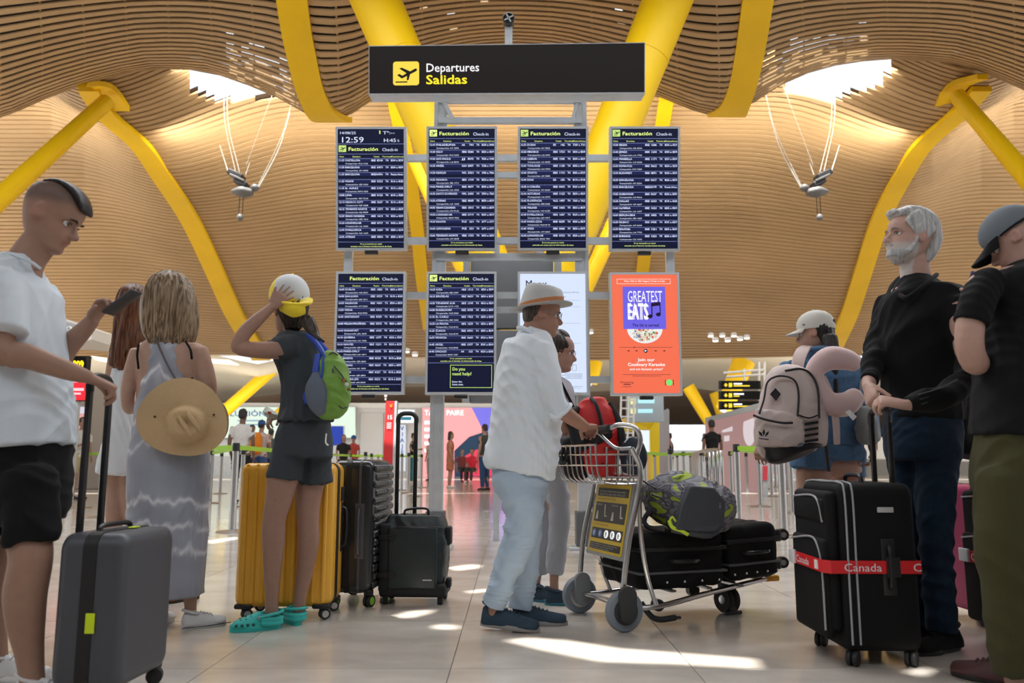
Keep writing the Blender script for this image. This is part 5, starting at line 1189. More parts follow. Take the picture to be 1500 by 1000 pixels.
# lying suitcases
def lying(label, f0, f1, z0, H, tilt, wheels_at=None, seed=1):
    c = TW((f0+f1)/2, 0.0, z0); t = thing('lying_suitcase', label, 'suitcase', c, TA, world=False); t.rotation_euler = (0, tilt, TA)
    L = f1-f0; W = 0.44
    mb = MB(); mb.box((0, 0, H/2), (L, W, H), bev=0.045)
    remesh(mb, 'case_body', bfab, t, vox=0.011, smooth=2, disp=wrinkle(0.003, (6, 6, 9), seed))
    mb = MB(); mb.box((0, 0, H*0.70), (L+0.006, W+0.006, 0.02), bev=0.005); mb.build('zip_band', MATS['black zip tape'], t)
    mb = MB(); mb.box((0, 0, H*0.30), (L+0.006, W+0.006, 0.012), bev=0.004); mb.build('piping', mat('dark grey rail', (0.09, 0.09, 0.1), 0.3), t)
    mb = MB(); mb.tube([(-0.07, -W/2, H*0.5), (-0.05, -W/2-0.028, H*0.5), (0.05, -W/2-0.028, H*0.5), (0.07, -W/2, H*0.5)], 0.010, 8, smooth=3); mb.build('carry_handle', mat('glossy black', (0.02, 0.02, 0.022), 0.2), t)
    for x in (-L*0.42, -L*0.2, 0.0, L*0.2, L*0.4):
        mb = MB(); mb.sphere((x, -W/2-0.002, H*0.14), 0.006, 8, 5); mb.build('stud', chrome, t)
    if wheels_at:
        for (y, z) in wheels_at:
            x = L/2; mb = MB(); mb.box((x+0.012, y, z), (0.04, 0.06, 0.06), bev=0.012); mb.build('wheel_housing', blackp, t)
            mb = MB(); mb.lathe([(0.012, -0.020), (0.028, -0.018), (0.030, -0.006), (0.030, 0.006), (0.028, 0.018), (0.012, 0.020)], (x+0.055, y, z), 18, axis=(0.3, 1, 0)); w = mb.build('wheel', rubber, t)
            mb = MB(); mb.lathe([(0.002, -0.022), (0.014, -0.021), (0.014, 0.021), (0.002, 0.022)], (x+0.055, y, z), 12, axis=(0.3, 1, 0)); mb.build('hub', silver_hub, w)
    return t
lying('black suitcase lying on the trolley nearest its handle', 0.10, 0.575, 0.165, 0.27, 0.0, seed=2)
lying('black suitcase lying at the trolley front with its wheels pointing right', 0.595, 0.90, 0.19, 0.275, -0.05, [(-0.17, 0.20), (-0.15, 0.06), (0.17, 0.20)], seed=8)
# camouflage bag
m = bpy.data.materials.new('camouflage fabric'); m.use_nodes = True; nt = m.node_tree; bs = nt.nodes['Principled BSDF']; bs.inputs['Roughness'].default_value = 0.7
tc = nt.nodes.new('ShaderNodeTexCoord'); n1 = nt.nodes.new('ShaderNodeTexNoise'); n1.inputs['Scale'].default_value = 9; n1.inputs['Detail'].default_value = 1.5; n1.inputs['Distortion'].default_value = 0.8
mp = nt.nodes.new('ShaderNodeMapping'); mp.inputs['Scale'].default_value = (1, 1.2, 1.9); mp.inputs['Rotation'].default_value = (0.3, 0.7, 0.2)
nt.links.new(tc.outputs['Object'], mp.inputs[0]); nt.links.new(mp.outputs[0], n1.inputs['Vector'])
cr = nt.nodes.new('ShaderNodeValToRGB'); cr.color_ramp.interpolation = 'CONSTANT'; el = cr.color_ramp.elements
el[0].position = 0; el[0].color = (0.30, 0.38, 0.03, 1); el[1].position = 0.385; el[1].color = (0.07, 0.07, 0.085, 1)
for p_, c_ in ((0.46, (0.16, 0.155, 0.18, 1)), (0.54, (0.045, 0.045, 0.055, 1)), (0.58, (0.24, 0.235, 0.26, 1)), (0.66, (0.38, 0.48, 0.04, 1))):
    e_ = el.new(p_); e_.color = c_
nt.links.new(n1.outputs['Fac'], cr.inputs[0]); nt.links.new(cr.outputs[0], bs.inputs['Base Color']); camo = m
slate = mat('slate fabric', (0.045, 0.05, 0.062), 0.65, bump=0.2, bscale=200); lime = mat('lime webbing', (0.50, 0.66, 0.03), 0.6)
c0 = P(958, 722, 4.22); c1 = P(1052, 748, 4.05); cm = (c0+c1)/2
t = thing('camouflage_bag', 'grey and lime camouflage backpack lying on top of the trolley suitcases', 'bag', cm, world=True)
ax = (c1-c0).normalized()
mb = MB(); mb.ell([(c0-ax*0.03, 0.07, 0.06), (c0+ax*0.03, 0.125, 0.115), (cm, 0.150, 0.135), (c1-ax*0.04, 0.145, 0.125), (c1+ax*0.02, 0.12, 0.105)], (0, 1, 0.4), e=2.6, n=28)
remesh(mb, 'bag_body', camo, t, vox=0.008, smooth=3, disp=wrinkle(0.005, (9, 9, 9), 11))
mb = MB(); e0 = P(1030, 750, 3.955)
mb.prism([P(1012, 711, 3.90), P(1046, 714, 3.93), P(1064, 735, 3.95), P(1061, 768, 3.93), P(1046, 780, 3.89), P(990, 776, 3.86), P(1000, 740, 3.87)], (0, 0, 0), (0, 0.10, 0)); 
remesh(mb, 'base_panel', slate, t, vox=0.007, smooth=5)
mb = MB(); mb.tube([P(983, 776, 3.92), P(1010, 778, 3.91), P(1040, 782, 3.93), P(1058, 768, 3.97)], [0.012, 0.022, 0.02, 0.012], 10, smooth=3); mb.build('base_roll', slate, t)
mb = MB(); q = [P(980, 762, 3.90), P(985, 772, 3.89), P(998, 777, 3.88), P(1008, 783, 3.88)]; mb.tube(q, 0.009, 8, smooth=4); mb.build('lime_strap', lime, t)
mb = MB(); mb.tube([P(981, 762, 3.90), P(985, 757, 3.90), P(990, 764, 3.90)], 0.005, 6, smooth=3); mb.build('lime_loop', lime, t)
mb = MB(); mb.tube([P(985, 700, 4.05), P(1000, 696, 4.1), P(1020, 702, 4.12), P(1045, 712, 4.12)], 0.006, 6, smooth=4); mb.build('zip', lime, t)
mb = MB(); mb.tube([P(955, 745, 4.05), P(944, 760, 4.05), P(950, 772, 4.02), P(975, 776, 3.98)], 0.012, 8, smooth=4); mb.build('shoulder_strap', blackp, t)
mb = MB(); mb.tube([P(936, 700, 4.05), P(948, 708, 4.08), P(962, 716, 4.08)], 0.004, 6, smooth=3); mb.build('cord', blackp, t)
mb = MB(); mb.tube([P(955, 724, 4.02), P(970, 730, 3.98), P(978, 742, 3.96)], 0.006, 6, smooth=3); mb.build('side_strap', blackp, t)
# red backpack in the basket
redf = mat('red fabric', (0.62, 0.018, 0.018), 0.5, bump=0.2, bscale=120); dkf = mat('dark backpack fabric', (0.008, 0.008, 0.011), 0.7)
ctr = P(868, 640, 4.32)
t = thing('red_backpack', 'red and black backpack standing in the trolley basket', 'backpack', (ctr.x, ctr.y, 0.70), world=True)
mb = MB(); mb.ell([(P(880, 688, 4.25), 0.085, 0.07), (P(880, 660, 4.25), 0.105, 0.08), (P(877, 628, 4.25), 0.115, 0.085), (P(870, 603, 4.25), 0.105, 0.075), (P(868, 590, 4.25), 0.075, 0.055)], (1, 0, 0), e=2.6, n=26)
remesh(mb, 'bag_body', redf, t, vox=0.008, smooth=3, disp=wrinkle(0.004, (10, 10, 12), 4))
mb = MB(); mb.tube([P(866, 583, 4.2), P(873, 592, 4.15), P(880, 615, 4.14), P(884, 640, 4.14)], 0.010, 8, smooth=4); mb.build('zip', dkf, t)
mb = MB(); mb.tube([P(893, 590, 4.22), P(904, 612, 4.2), P(911, 640, 4.18), P(912, 672, 4.18)], [0.012, 0.018, 0.02, 0.02], 8, smooth=4); mb.build('edge_trim', dkf, t)
mb = MB(); mb.ell([(P(852, 634, 4.17), 0.03, 0.02), (P(872, 637, 4.15), 0.045, 0.024), (P(893, 634, 4.17), 0.03, 0.02)], (0, 0, 1)); mb.build('front_flap', dkf, t)
mb = MB(); mb.ell([(P(846, 600, 4.22), 0.02, 0.03), (P(838, 610, 4.2), 0.03, 0.04), (P(845, 632, 4.18), 0.04, 0.04), (P(850, 655, 4.17), 0.045, 0.04)], (1, 0, 0)); mb.build('side_pad', dkf, t)
mb = MB(); mb.tube([P(896, 592, 4.25), P(902, 605, 4.22), P(908, 622, 4.2)], 0.004, 6, smooth=3); mb.build('silver_piping', mat('silver print', (0.5, 0.5, 0.5), 0.4), t)
t = thing('navy_bag', 'small dark navy bag hanging right of the trolley frame', 'bag', P(922, 690, 4.05), world=True)
mb = MB(); mb.ell([(P(925, 690, 4.08), 0.05, 0.035), (P(928, 672, 4.08), 0.068, 0.045), (P(926, 655, 4.08), 0.06, 0.04), (P(920, 647, 4.08), 0.04, 0.03)], (1, 0, 0), e=2.8)
remesh(mb, 'bag_body', mat('navy fabric', (0.012, 0.018, 0.035), 0.6), t, vox=0.007, smooth=3)
mb = MB(); mb.tube([P(915, 648, 4.06), P(924, 640, 4.06), P(936, 655, 4.06), P(943, 662, 4.06)], 0.004, 6, smooth=3); mb.build('strap', silver_hub, t)
t = thing('black_handbag', 'black handbag with dangling straps in the far end of the basket', 'handbag', P(838, 680, 4.36), world=True)
mb = MB(); mb.ell([(P(846, 696, 4.30), 0.06, 0.05), (P(842, 676, 4.30), 0.085, 0.06), (P(838, 655, 4.30), 0.085, 0.06), (P(836, 644, 4.30), 0.06, 0.045)], (1, 0, 0), e=2.6)
remesh(mb, 'bag_body', dkf, t, vox=0.008, smooth=3, disp=wrinkle(0.004, (10, 10, 12), 14))
for k, x in enumerate((824, 829, 835)):
    mb = MB(); mb.tube([P(x, 655, 4.2), P(x-1, 668, 4.18), P(x+1, 680-3*k, 4.18)], 0.006, 6, smooth=3); mb.build('dangling_strap', dkf, t)
mb = MB(); mb.box(P(824, 678, 4.18), (0.03, 0.012, 0.02), bev=0.004); mb.build('buckle', dkp, t)
t = thing('red_ball', 'small red round item low in the basket', 'item', P(883, 690, 4.12), world=True)
mb = MB(); mb.sphere(P(883, 690, 4.15), (0.028, 0.028, 0.028)); mb.build('ball', redf, t)
mb = MB(); mb.lathe([(0.004, 0), (0.006, 0.01), (0.003, 0.014)], P(883, 690, 4.15)+V(0, 0, 0.026), 8); mb.build('cap', dkf, t)
# ================================================================ PEOPLE
def skinmat(): return mat('skin', (1, 1, 1), 0.52, attr=True, nscale=35, namt=0.05, spec=0.35)
def cloth(name, col, rough=0.85, **k): return mat(name, col, rough, bump=0.10, bscale=260, sheen=0.04, spec=0.2, **k)
def pc(mb, rows, ref=(1, 0, 0), e=2.0, sub=4, n=20, cap=0.5):
    if isinstance(mb, GB): cap = (0.5, 0.06)
    """chain by pixels: (px, py, Y, r_px[, ry_m])"""
    L = []
    for r in rows:
        k = r[2]/FPX*0.99; L.append((P(r[0], r[1], r[2]), r[3]*k, (r[4] if len(r) > 4 else r[3]*k)))
    return mb.ell(L, ref, n=n, e=e, sub=sub, cap=cap)
def sil(mb, rows, Y, e=2.3, sub=4, n=32, cap=0.25):
    if isinstance(mb, GB): cap = 0.05
    """silhouette rows: (py, x_left, x_right, half_depth_m[, dY])"""
    L = []
    for r in rows:
        y = Y+(r[4] if len(r) > 4 else 0); L.append((P((r[1]+r[2])/2, r[0], y), (r[2]-r[1])/2*y/FPX*0.99, r[3]))
    return mb.ell(L, (1, 0, 0), n=n, e=e, sub=sub, cap=cap)
HP = [(0.002, .050, .000, .026), (.012, .078, -.012, .036), (.025, .086, -.030, .047), (.040, .081, -.050, .054), (.053, .084, -.062, .058), (.066, .087, -.070, .061), (.080, .084, -.078, .064), (.095, .080, -.086, .067), (.112, .078, -.093, .070), (.128, .086, -.098, .073), (.150, .088, -.101, .075), (.172, .083, -.098, .075), (.192, .070, -.088, .070), (.210, .049, -.068, .058), (.223, .024, -.042, .038), (.230, -.002, -.020, .014)]
class Head:
    def __init__(s, ear, fwd, pitch=0, roll=0, sc=1.0):
        """ear: world point of the ear level centre"""
        f = Vector((fwd[0], fwd[1], 0)).normalized(); u = Vector((0, 0, 1)); r = f.cross(u)
        M = Matrix((r, f, u)).transposed()
        M = M @ Matrix.Rotation(-R(pitch), 3, 'X') @ Matrix.Rotation(R(roll), 3, 'Y')
        s.R = M; s.sc = sc; s.c = Vector(ear); s.o = Vector((0, -0.008, 0.105))
        s.Ri = np.array(M.transposed()); s.f = M @ Vector((0, 1, 0)); s.r = M @ Vector((1, 0, 0)); s.u = M @ Vector((0, 0, 1))
    def w(s, x, y, z): return s.c+s.R @ ((Vector((x, y, z))-s.o)*s.sc)
    def q(s, co): return (co-np.array(s.c)) @ s.Ri.T/s.sc+np.array(s.o)
    def mesh(s, mb):
        rings = []
        for z, yf, yb, hw in HP:
            yc = (yf+yb)/2; hy = (yf-yb)/2; rg = []
            for k in range(28):
                a = 2*math.pi*k/28; c_, s_ = math.cos(a), math.sin(a)
                x = math.copysign(abs(c_)**0.9, c_)*hw*(1-0.16*max(0, s_)); y = yc+math.copysign(abs(s_)**0.92, s_)*hy
                rg.append(s.w(x, y, z))
            rings.append(rg)
        mb.loft(rings)
        k = s.sc
        mb.ell([(s.w(0, .074, .122), .007*k, .008*k), (s.w(0, .088, .100), .009*k, .009*k), (s.w(0, .099, .086), .013*k, .011*k), (s.w(0, .092, .078), .013*k, .008*k)], s.r, n=12)
        for sg in (-1, 1):
            mb.sphere(s.w(sg*.011, .089, .081), (.008*k, .008*k, .007*k), 10, 7)
            M = s.R @ Euler((R(-12), 0, R(sg*18))).to_matrix()
            mb.sphere(s.w(sg*.074, -.012, .108), (.008*k, .018*k, .031*k), 12, 9, M)
            mb.sphere(s.w(sg*.070, .004, .098), (.008*k, .010*k, .014*k), 8, 6, M)
        mb.sphere(s.w(0, .083, .060), (.022*k, .008*k, .006*k), 10, 6, s.R); mb.sphere(s.w(0, .080, .051), (.019*k, .009*k, .006*k), 10, 6, s.R)
    def disp(s, co):
        q = s.q(co); m = (np.abs(q-np.array([0, 0, .11])).max(axis=1) < .16); x, y, z = q[:, 0], q[:, 1], q[:, 2]
        d = np.zeros(len(co))
        for sg in (-1, 1): d -= .011*np.exp(-((x-sg*.031)/.014)**2-((z-.113)/.010)**2)*(y > .03)
        d += .004*np.exp(-((np.abs(x)-.028)/.02)**2-((z-.129)/.006)**2)*(y > .03)
        d -= .003*np.exp(-((z-.0555)/.0028)**2)*(np.abs(x) < .023)*(y > .05)
        e = np.exp(-((y+.010)/.009)**2-((z-.110)/.018)**2)*(np.abs(x) > .066)*.004*-np.sign(x)
        d = d*m*s.sc; e = e*m*s.sc
        return co+np.outer(d, np.array(s.f))+np.outer(e, np.array(s.r))
    def eyes(s, parent, col=(0.06, 0.035, 0.02), brow=(0.05, 0.03, 0.02), w=0.0022):
        k = s.sc
        for sg in (-1, 1):
            mb = MB(); mb.sphere(s.w(sg*.031, .0635, .112), .0098*k, 12, 9); e = mb.build('eye', mat('eye white', (0.62, 0.58, 0.55), 0.25), parent)
            mb = MB(); mb.sphere(s.w(sg*.032, .0695, .1115), .0052*k, 10, 7); mb.build('iris', mat('iris', col, 0.15), e)
            mb = MB(); mb.tube([s.w(sg*.014, .087, .128), s.w(sg*.028, .086, .1325), s.w(sg*.044, .074, .129)], [w*.9*k, w*1.5*k, w*.7*k], 6, smooth=3); mb.build('eyebrow', mat('brow %s' % str(brow), brow, 0.8), parent)
            mb = MB(); mb.tube([s.w(sg*.019, .0745, .115), s.w(sg*.031, .0785, .1178), s.w(sg*.043, .0695, .114)], .0016*k, 6, smooth=3); mb.build('eyelid', mat('lash line', (0.06, 0.035, 0.03), 0.7), parent)
def skincol(base, heads=(), lip=(0.42, 0.14, 0.12), buzz=None, beard=None, spots=()):
    def f(co):
        c = np.tile(np.array(base, dtype=float), (len(co), 1))
        for h in heads:
            q = h.q(co); x, y, z = q[:, 0], q[:, 1], q[:, 2]; m = (np.abs(q-np.array([0, 0, .11])).max(axis=1) < .16)
            a = m*np.exp(-((z-.056)/.0075)**4)*(np.abs(x) < .024)*(y > .066)*0.55; c = c*(1-a[:, None])+np.array(lip)*a[:, None]
            r_ = m*np.exp(-((y-.06)/.03)**2-((z-.085)/.02)**2)*0.15; c = c*(1-r_[:, None])+np.array([0.5, 0.2, 0.15])*r_[:, None]
            r_ = m*(np.abs(x) > .066)*np.exp(-((y+.01)/.02)**2)*0.25; c = c*(1-r_[:, None])+np.array([0.45, 0.17, 0.13])*r_[:, None]
            if buzz is not None:
                b = m/(1+np.exp(-(z-(.150+0.35*np.clip(y, -.2, .02)*1.0+.9*np.clip(y-.02, 0, 1)*0.5))/.006))*buzz[1]; c = c*(1-b[:, None])+np.array(buzz[0])*b[:, None]
            if beard is not None:
                b = m/(1+np.exp((z-(.072-.25*np.clip(.03-y, 0, .05)*-1.0))/.004))*(y > -.01)*beard[1]; c = c*(1-b[:, None])+np.array(beard[0])*b[:, None]
        for p, r_, cc, am in spots:
            d = np.linalg.norm(co-np.array(p), axis=1); a = np.exp(-(d/r_)**4)*am; c = c*(1-a[:, None])+np.array(cc)*a[:, None]
        return np.clip(c, 0, 1)
    return f
def hand(mb, w, d, nrm, side, curl=(40, 45, 35), spread=6, s=1.0, thumb=(35, 30), thumb_curl=20, r=0.0083):
    """palm from wrist w along d, palm faces nrm, side = direction of the thumb"""
    d = Vector(d).normalized(); nrm = Vector(nrm); nrm = (nrm-d*nrm.dot(d)).normalized(); sd = Vector(side); sd = (sd-d*sd.dot(d)-nrm*sd.dot(nrm)).normalized()
    w = Vector(w); pal = 0.088*s
    mb.ell([(w, .024*s, .019*s), (w+d*.035*s, .034*s, .016*s), (w+d*pal*.8, .040*s, .014*s), (w+d*pal, .038*s, .011*s)], sd, n=16)
    for k, (L, off) in enumerate(((.070, .029), (.080, .010), (.074, -.009), (.057, -.027))):
        base = w+d*(pal*(0.86 if k != 3 else 0.78))+sd*off*s; a = R(spread*(1.5-k)); dd = (d*math.cos(a)+sd*math.sin(a)).normalized()
        p = base; pts = [p]; cu = 0; rr = [r*s*1.05]
        for j, fr in enumerate((0.46, 0.30, 0.24)):
            cu += R(curl[j]); v = dd*math.cos(cu)+nrm*math.sin(cu); p = p+v*L*s*fr; pts.append(p); rr.append(r*s*(1.0-.09*(j+1)))
        mb.ell([(q, q_, q_) for q, q_ in zip(pts, rr)], nrm.cross(dd), n=10, sub=3)
    b = w+d*.022*s+sd*.022*s; a = R(thumb[0]); v = (d*math.cos(a)+sd*math.sin(a))+nrm*math.sin(R(thumb[1])); v.normalize()
    v2 = (v+d*0.5*math.sin(R(thumb_curl)*2)+nrm*math.sin(R(thumb_curl))).normalized()
    mb.ell([(b, .014*s, .014*s), (b+v*.036*s, .0115*s, .0115*s), (b+v*.036*s+v2*.030*s, .0095*s, .0095*s), (b+v*.036*s+v2*.056*s, .0078*s, .0078*s)], nrm, n=10, sub=3)
def hairdisp(axis_pt, amp=0.0025, freq=34, seed=0):
    rs = np.random.RandomState(seed); ph = rs.rand(4)*6.28
    def f(co, nr):
        d = co-np.array(axis_pt); a = np.arctan2(d[:, 1], d[:, 0])
        w = a*freq+3.0*np.sin(d[:, 2]*9+ph[0])+2*np.sin(a*5+ph[1]); s = np.sin(w)+.6*np.sin(w*1.9+ph[2]+d[:, 2]*20)
        return co+nr*(amp*s)[:, None]
    return f
def hairmat(name, c1, c2):
    if name in MATS: return MATS[name]
    m = bpy.data.materials.new(name); m.use_nodes = True; nt = m.node_tree; b = nt.nodes['Principled BSDF']; b.inputs['Roughness'].default_value = 0.42; b.inputs['Specular IOR Level'].default_value = 0.35
    tc = nt.nodes.new('ShaderNodeTexCoord'); mp = nt.nodes.new('ShaderNodeMapping'); mp.inputs['Scale'].default_value = (70, 70, 5)
    n = nt.nodes.new('ShaderNodeTexNoise'); n.inputs['Scale'].default_value = 1.6; n.inputs['Detail'].default_value = 4
    cr = nt.nodes.new('ShaderNodeValToRGB'); cr.color_ramp.elements[0].position = .36; cr.color_ramp.elements[0].color = (*c1, 1); cr.color_ramp.elements[1].position = .66; cr.color_ramp.elements[1].color = (*c2, 1)
    nt.links.new(tc.outputs['Object'], mp.inputs[0]); nt.links.new(mp.outputs[0], n.inputs['Vector']); nt.links.new(n.outputs['Fac'], cr.inputs[0]); nt.links.new(cr.outputs[0], b.inputs['Base Color'])
    bp = nt.nodes.new('ShaderNodeBump'); bp.inputs['Strength'].default_value = .5; bp.inputs['Distance'].default_value = .004; nt.links.new(n.outputs['Fac'], bp.inputs['Height']); nt.links.new(bp.outputs[0], b.inputs['Normal'])
    MATS[name] = m; return m
def body(t, mb, head=None, vox=0.0048, ratio=0.35, col=None, base=(0.42, 0.25, 0.18)):
    heads = [head] if head else []
    return remesh(mb, 'body', skinmat(), t, vox=vox, smooth=4, disp=(lambda co, nr: head.disp(co)) if head else None, color=col or skincol(base, heads), ratio=ratio)
def garment(mb, name, m, t, amp=0.004, k=(13, 13, 16), seed=0, vox=0.007, color=None, smooth=5, ratio=0.5, extra=None):
    wd = wrinkle(amp, k, seed)
    def f(co, nr):
        co = wd(co, nr)
        return extra(co, nr) if extra else co
    return remesh(mb, name, m, t, vox=vox, smooth=smooth, disp=f, color=color, ratio=ratio)
def shoe(t, heel, toe, m_up, m_sole, L=None, w=0.048, h=0.075, name='shoe', laces=True, sole_h=0.022, lmat=None, collar=True):
    heel = Vector(heel); toe = Vector(toe); d = toe-heel; pitchz = d.z; L = d.length; d.normalize(); up = Vector((0, 0, 1)); r = d.cross(up).normalized(); up = r.cross(d)
    def q(a, b, c): return heel+d*a*L+r*b+up*c
    out = []
    for k in range(24):
        a = 2*math.pi*k/24; c_, s_ = math.cos(a), math.sin(a)
        ww = w*(0.78 if c_ < 0 else 1.0)*(1-0.10*math.exp(-((c_+.1)/.3)**2)); out.append((0.5+0.5*c_, s_*ww))
    mb = MB(); n = 24
    rings = [[q(a, b*f_, z) for a, b in out] for f_, z in ((0.95, 0.0), (1.02, 0.004), (1.03, sole_h*0.7), (0.98, sole_h))]
    mb.loft(rings); so = mb.build(name+'_sole', m_sole, t)
    mb = MB()
    prof_ = [(0.03, .62, .80), (0.12, .74, .96), (0.28, .76, .98), (0.42, .84, .82), (0.60, .94, .62), (0.78, .96, .50), (0.92, .78, .42), (0.975, .45, .33)]
    rings = []
    for a, ww, hh in prof_:
        rg = []; H_ = h*hh
        for k in range(20):
            th = 2*math.pi*k/20; c_, s_ = math.cos(th), math.sin(th); z = s_*H_*(1 if s_ > 0 else 0.15)+sole_h*0.8
            rg.append(q(a, c_*w*ww*(1 if s_ < 0.3 else 1-0.35*(s_-.3)), z))
        rings.append(rg)
    mb.loft(rings)
    up_ = remesh(mb, name+'_upper', m_up, t, vox=0.005, smooth=3, ratio=0.6)
    if collar:
        mb = MB(); c = q(0.20, 0, h*0.95+sole_h*0.6); mb.tube([c+d*L*0.17*math.cos(a)+r*w*0.62*math.sin(a)+up*(-0.012*math.cos(a)) for a in np.linspace(0, 6.2832, 17)], 0.007, 8); mb.build('collar', m_up, up_)
    if laces:
        for k in range(4):
            a = 0.42+k*0.07; z = sole_h*.8+h*lerp(.80, .60, k/3)+0.002
            mb = MB(); mb.tube([q(a, -w*.38, z-.006), q(a+.01, 0, z+.002), q(a+.02, w*.38, z-.006)], 0.0026, 6, smooth=2); mb.build('lace', lmat or m_up, up_)
    return up_
skin_a = (0.40, 0.235, 0.170); skin_b = (0.44, 0.27, 0.20); skin_c = (0.33, 0.19, 0.135); skin_d = (0.50, 0.31, 0.25)
tee_w = cloth('pale grey tee', (0.62, 0.68, 0.74)); blackc = cloth('black cloth', (0.0055, 0.0055, 0.0065)); 

# ---------------------------------------------------------------- man in the white T-shirt (left)
def gnd(px, Y): p = P(px, 900, Y); return Vector((p.x, Y, 0))
t = thing('person', 'man in pale T-shirt and black shorts looking at a phone, by the grey case', 'person', gnd(25, 2.86), world=True)
H = Head(P(71, 319, 2.88), (1, 0.12), 26, 0, 1.13)
mb = MB(); H.mesh(mb)
pc(mb, [(28, 402, 2.86, 32, .075), (38, 382, 2.87, 27, .062), (52, 362, 2.88, 26, .060), (66, 345, 2.88, 25, .060)])
sil(mb, [(405, -22, 54, .10), (450, -40, 64, .15), (600, -40, 85, .15), (700, -38, 84, .16)], 2.88)
pc(mb, [(12, 432, 2.76, 17), (2, 470, 2.68, 20), (4, 514, 2.66, 21), (40, 522, 2.67, 19), (80, 536, 2.69, 16), (112, 547, 2.71, 13), (132, 553, 2.73, 11, .019)])
hand(mb, P(130, 553, 2.73), P(162, 566, 2.76)-P(130, 553, 2.73), (0.25, 0.2, -1), (0.2, 1, 0.2), (48, 55, 35), 3, 1.0, (30, 25))
pc(mb, [(40, 420, 3.08, 20), (62, 480, 3.06, 18), (78, 532, 3.02, 17), (100, 506, 3.0, 16), (122, 484, 2.98, 13), (136, 468, 2.97, 10.5)])
hand(mb, P(134, 470, 2.97), P(150, 446, 2.96)-P(134, 470, 2.97), (1, -0.3, -0.25), (0.1, -1, 0.5), (42, 48, 35), 5, 1.0, (48, 35), 10)
pc(mb, [(38, 700, 2.78, 34), (42, 780, 2.75, 31), (45, 820, 2.73, 29), (37, 868, 2.73, 29), (38, 912, 2.74, 25), (43, 955, 2.75, 19), (48, 1000, 2.75, 16), (50, 1022, 2.75, 16)])
pc(mb, [(-5, 700, 3.02, 34), (-8, 800, 3.02, 28), (-14, 860, 3.05, 26), (-12, 920, 3.06, 20), (-4, 968, 3.06, 14), (-2, 985, 3.06, 14)])
body(t, mb, H, col=skincol(skin_c, [H], buzz=((0.055, 0.043, 0.04), 0.72)))
H.eyes(t, brow=(0.02, 0.015, 0.012), w=0.0026)
mb = MB(); k_ = 1.13
mb.ell([(H.w(0, -.060, .200), .052*k_, .012*k_), (H.w(0, -.02, .218), .060*k_, .016*k_), (H.w(0, .035, .214), .060*k_, .018*k_), (H.w(0, .070, .190), .054*k_, .016*k_), (H.w(0, .088, .172), .046*k_, .009*k_)], H.r)
remesh(mb, 'hair', hairmat('black hair', (0.006, 0.005, 0.005), (0.03, 0.026, 0.024)), t, vox=0.005, smooth=2, ratio=0.5)
mb = GB(); sil(mb, [(372, 12, 48, .070), (384, -4, 58, .10), (398, -28, 67, .17), (425, -48, 74, .215), (480, -55, 80, .215), (560, -52, 90, .20), (620, -50, 97, .20), (657, -48, 98, .205)], 2.86)
pc(mb, [(14, 415, 2.74, 28), (7, 448, 2.68, 33), (2, 488, 2.65, 37)]); pc(mb, [(40, 415, 3.05, 28), (60, 470, 3.05, 28), (66, 500, 3.04, 27)])
garment(mb, 't_shirt', tee_w, t, 0.0055, (7, 7, 11), 1)
mb = MB(); mb.tube([P(15, 372, 2.80), P(30, 377, 2.775), P(46, 384, 2.78), P(57, 392, 2.84), P(58, 391, 2.92)], 0.006, 8, smooth=4); mb.build('collar', tee_w, t)
mb = GB(); sil(mb, [(650, -44, 94, .185), (700, -46, 92, .20), (740, -46, 88, .205), (765, -40, 80, .19)], 2.87)
pc(mb, [(40, 700, 2.75, 42), (45, 750, 2.74, 40), (46, 797, 2.73, 36)]); pc(mb, [(-5, 700, 3.02, 42), (-8, 750, 3.02, 40), (-8, 782, 3.02, 34)])
garment(mb, 'shorts', blackc, t, 0.005, (7, 7, 11), 2)
whites = mat('white canvas', (0.62, 0.62, 0.62), 0.7); 
shoe(t, P(-30, 1010, 3.07)*V(1, 1, 0), P(-30, 1010, 3.07)*V(1, 1, 0)+V(0.27, -0.03, 0), whites, white)
shoe(t, gnd(30, 2.75)+V(0, 0, 0), gnd(30, 2.75)+V(0.27, -0.02, 0), whites, white)
ph = thing('phone', 'dark phone in the raised hand of the man in the pale T-shirt', 'phone', P(182, 442, 2.93), world=True)
a, b = P(154, 462, 2.93), P(204, 424, 2.93); d = (b-a).normalized(); n = d.cross(V(0, 1, 0)).normalized()
Mx = Matrix((V(0.12, 1, 0).normalized(), d, n)).transposed()
mb = MB(); mb.box((a+b)/2, (0.068, 0.135, 0.009), Mx, 0.004); mb.build('phone_body', mat('phone case', (0.03, 0.032, 0.04), 0.35), ph)
mb = MB(); mb.box((a+b)/2-n*-0.0052, (0.062, 0.128, 0.001), Mx); mb.build('phone_screen', mat('dark glass', (0.01, 0.01, 0.014), 0.08), ph)

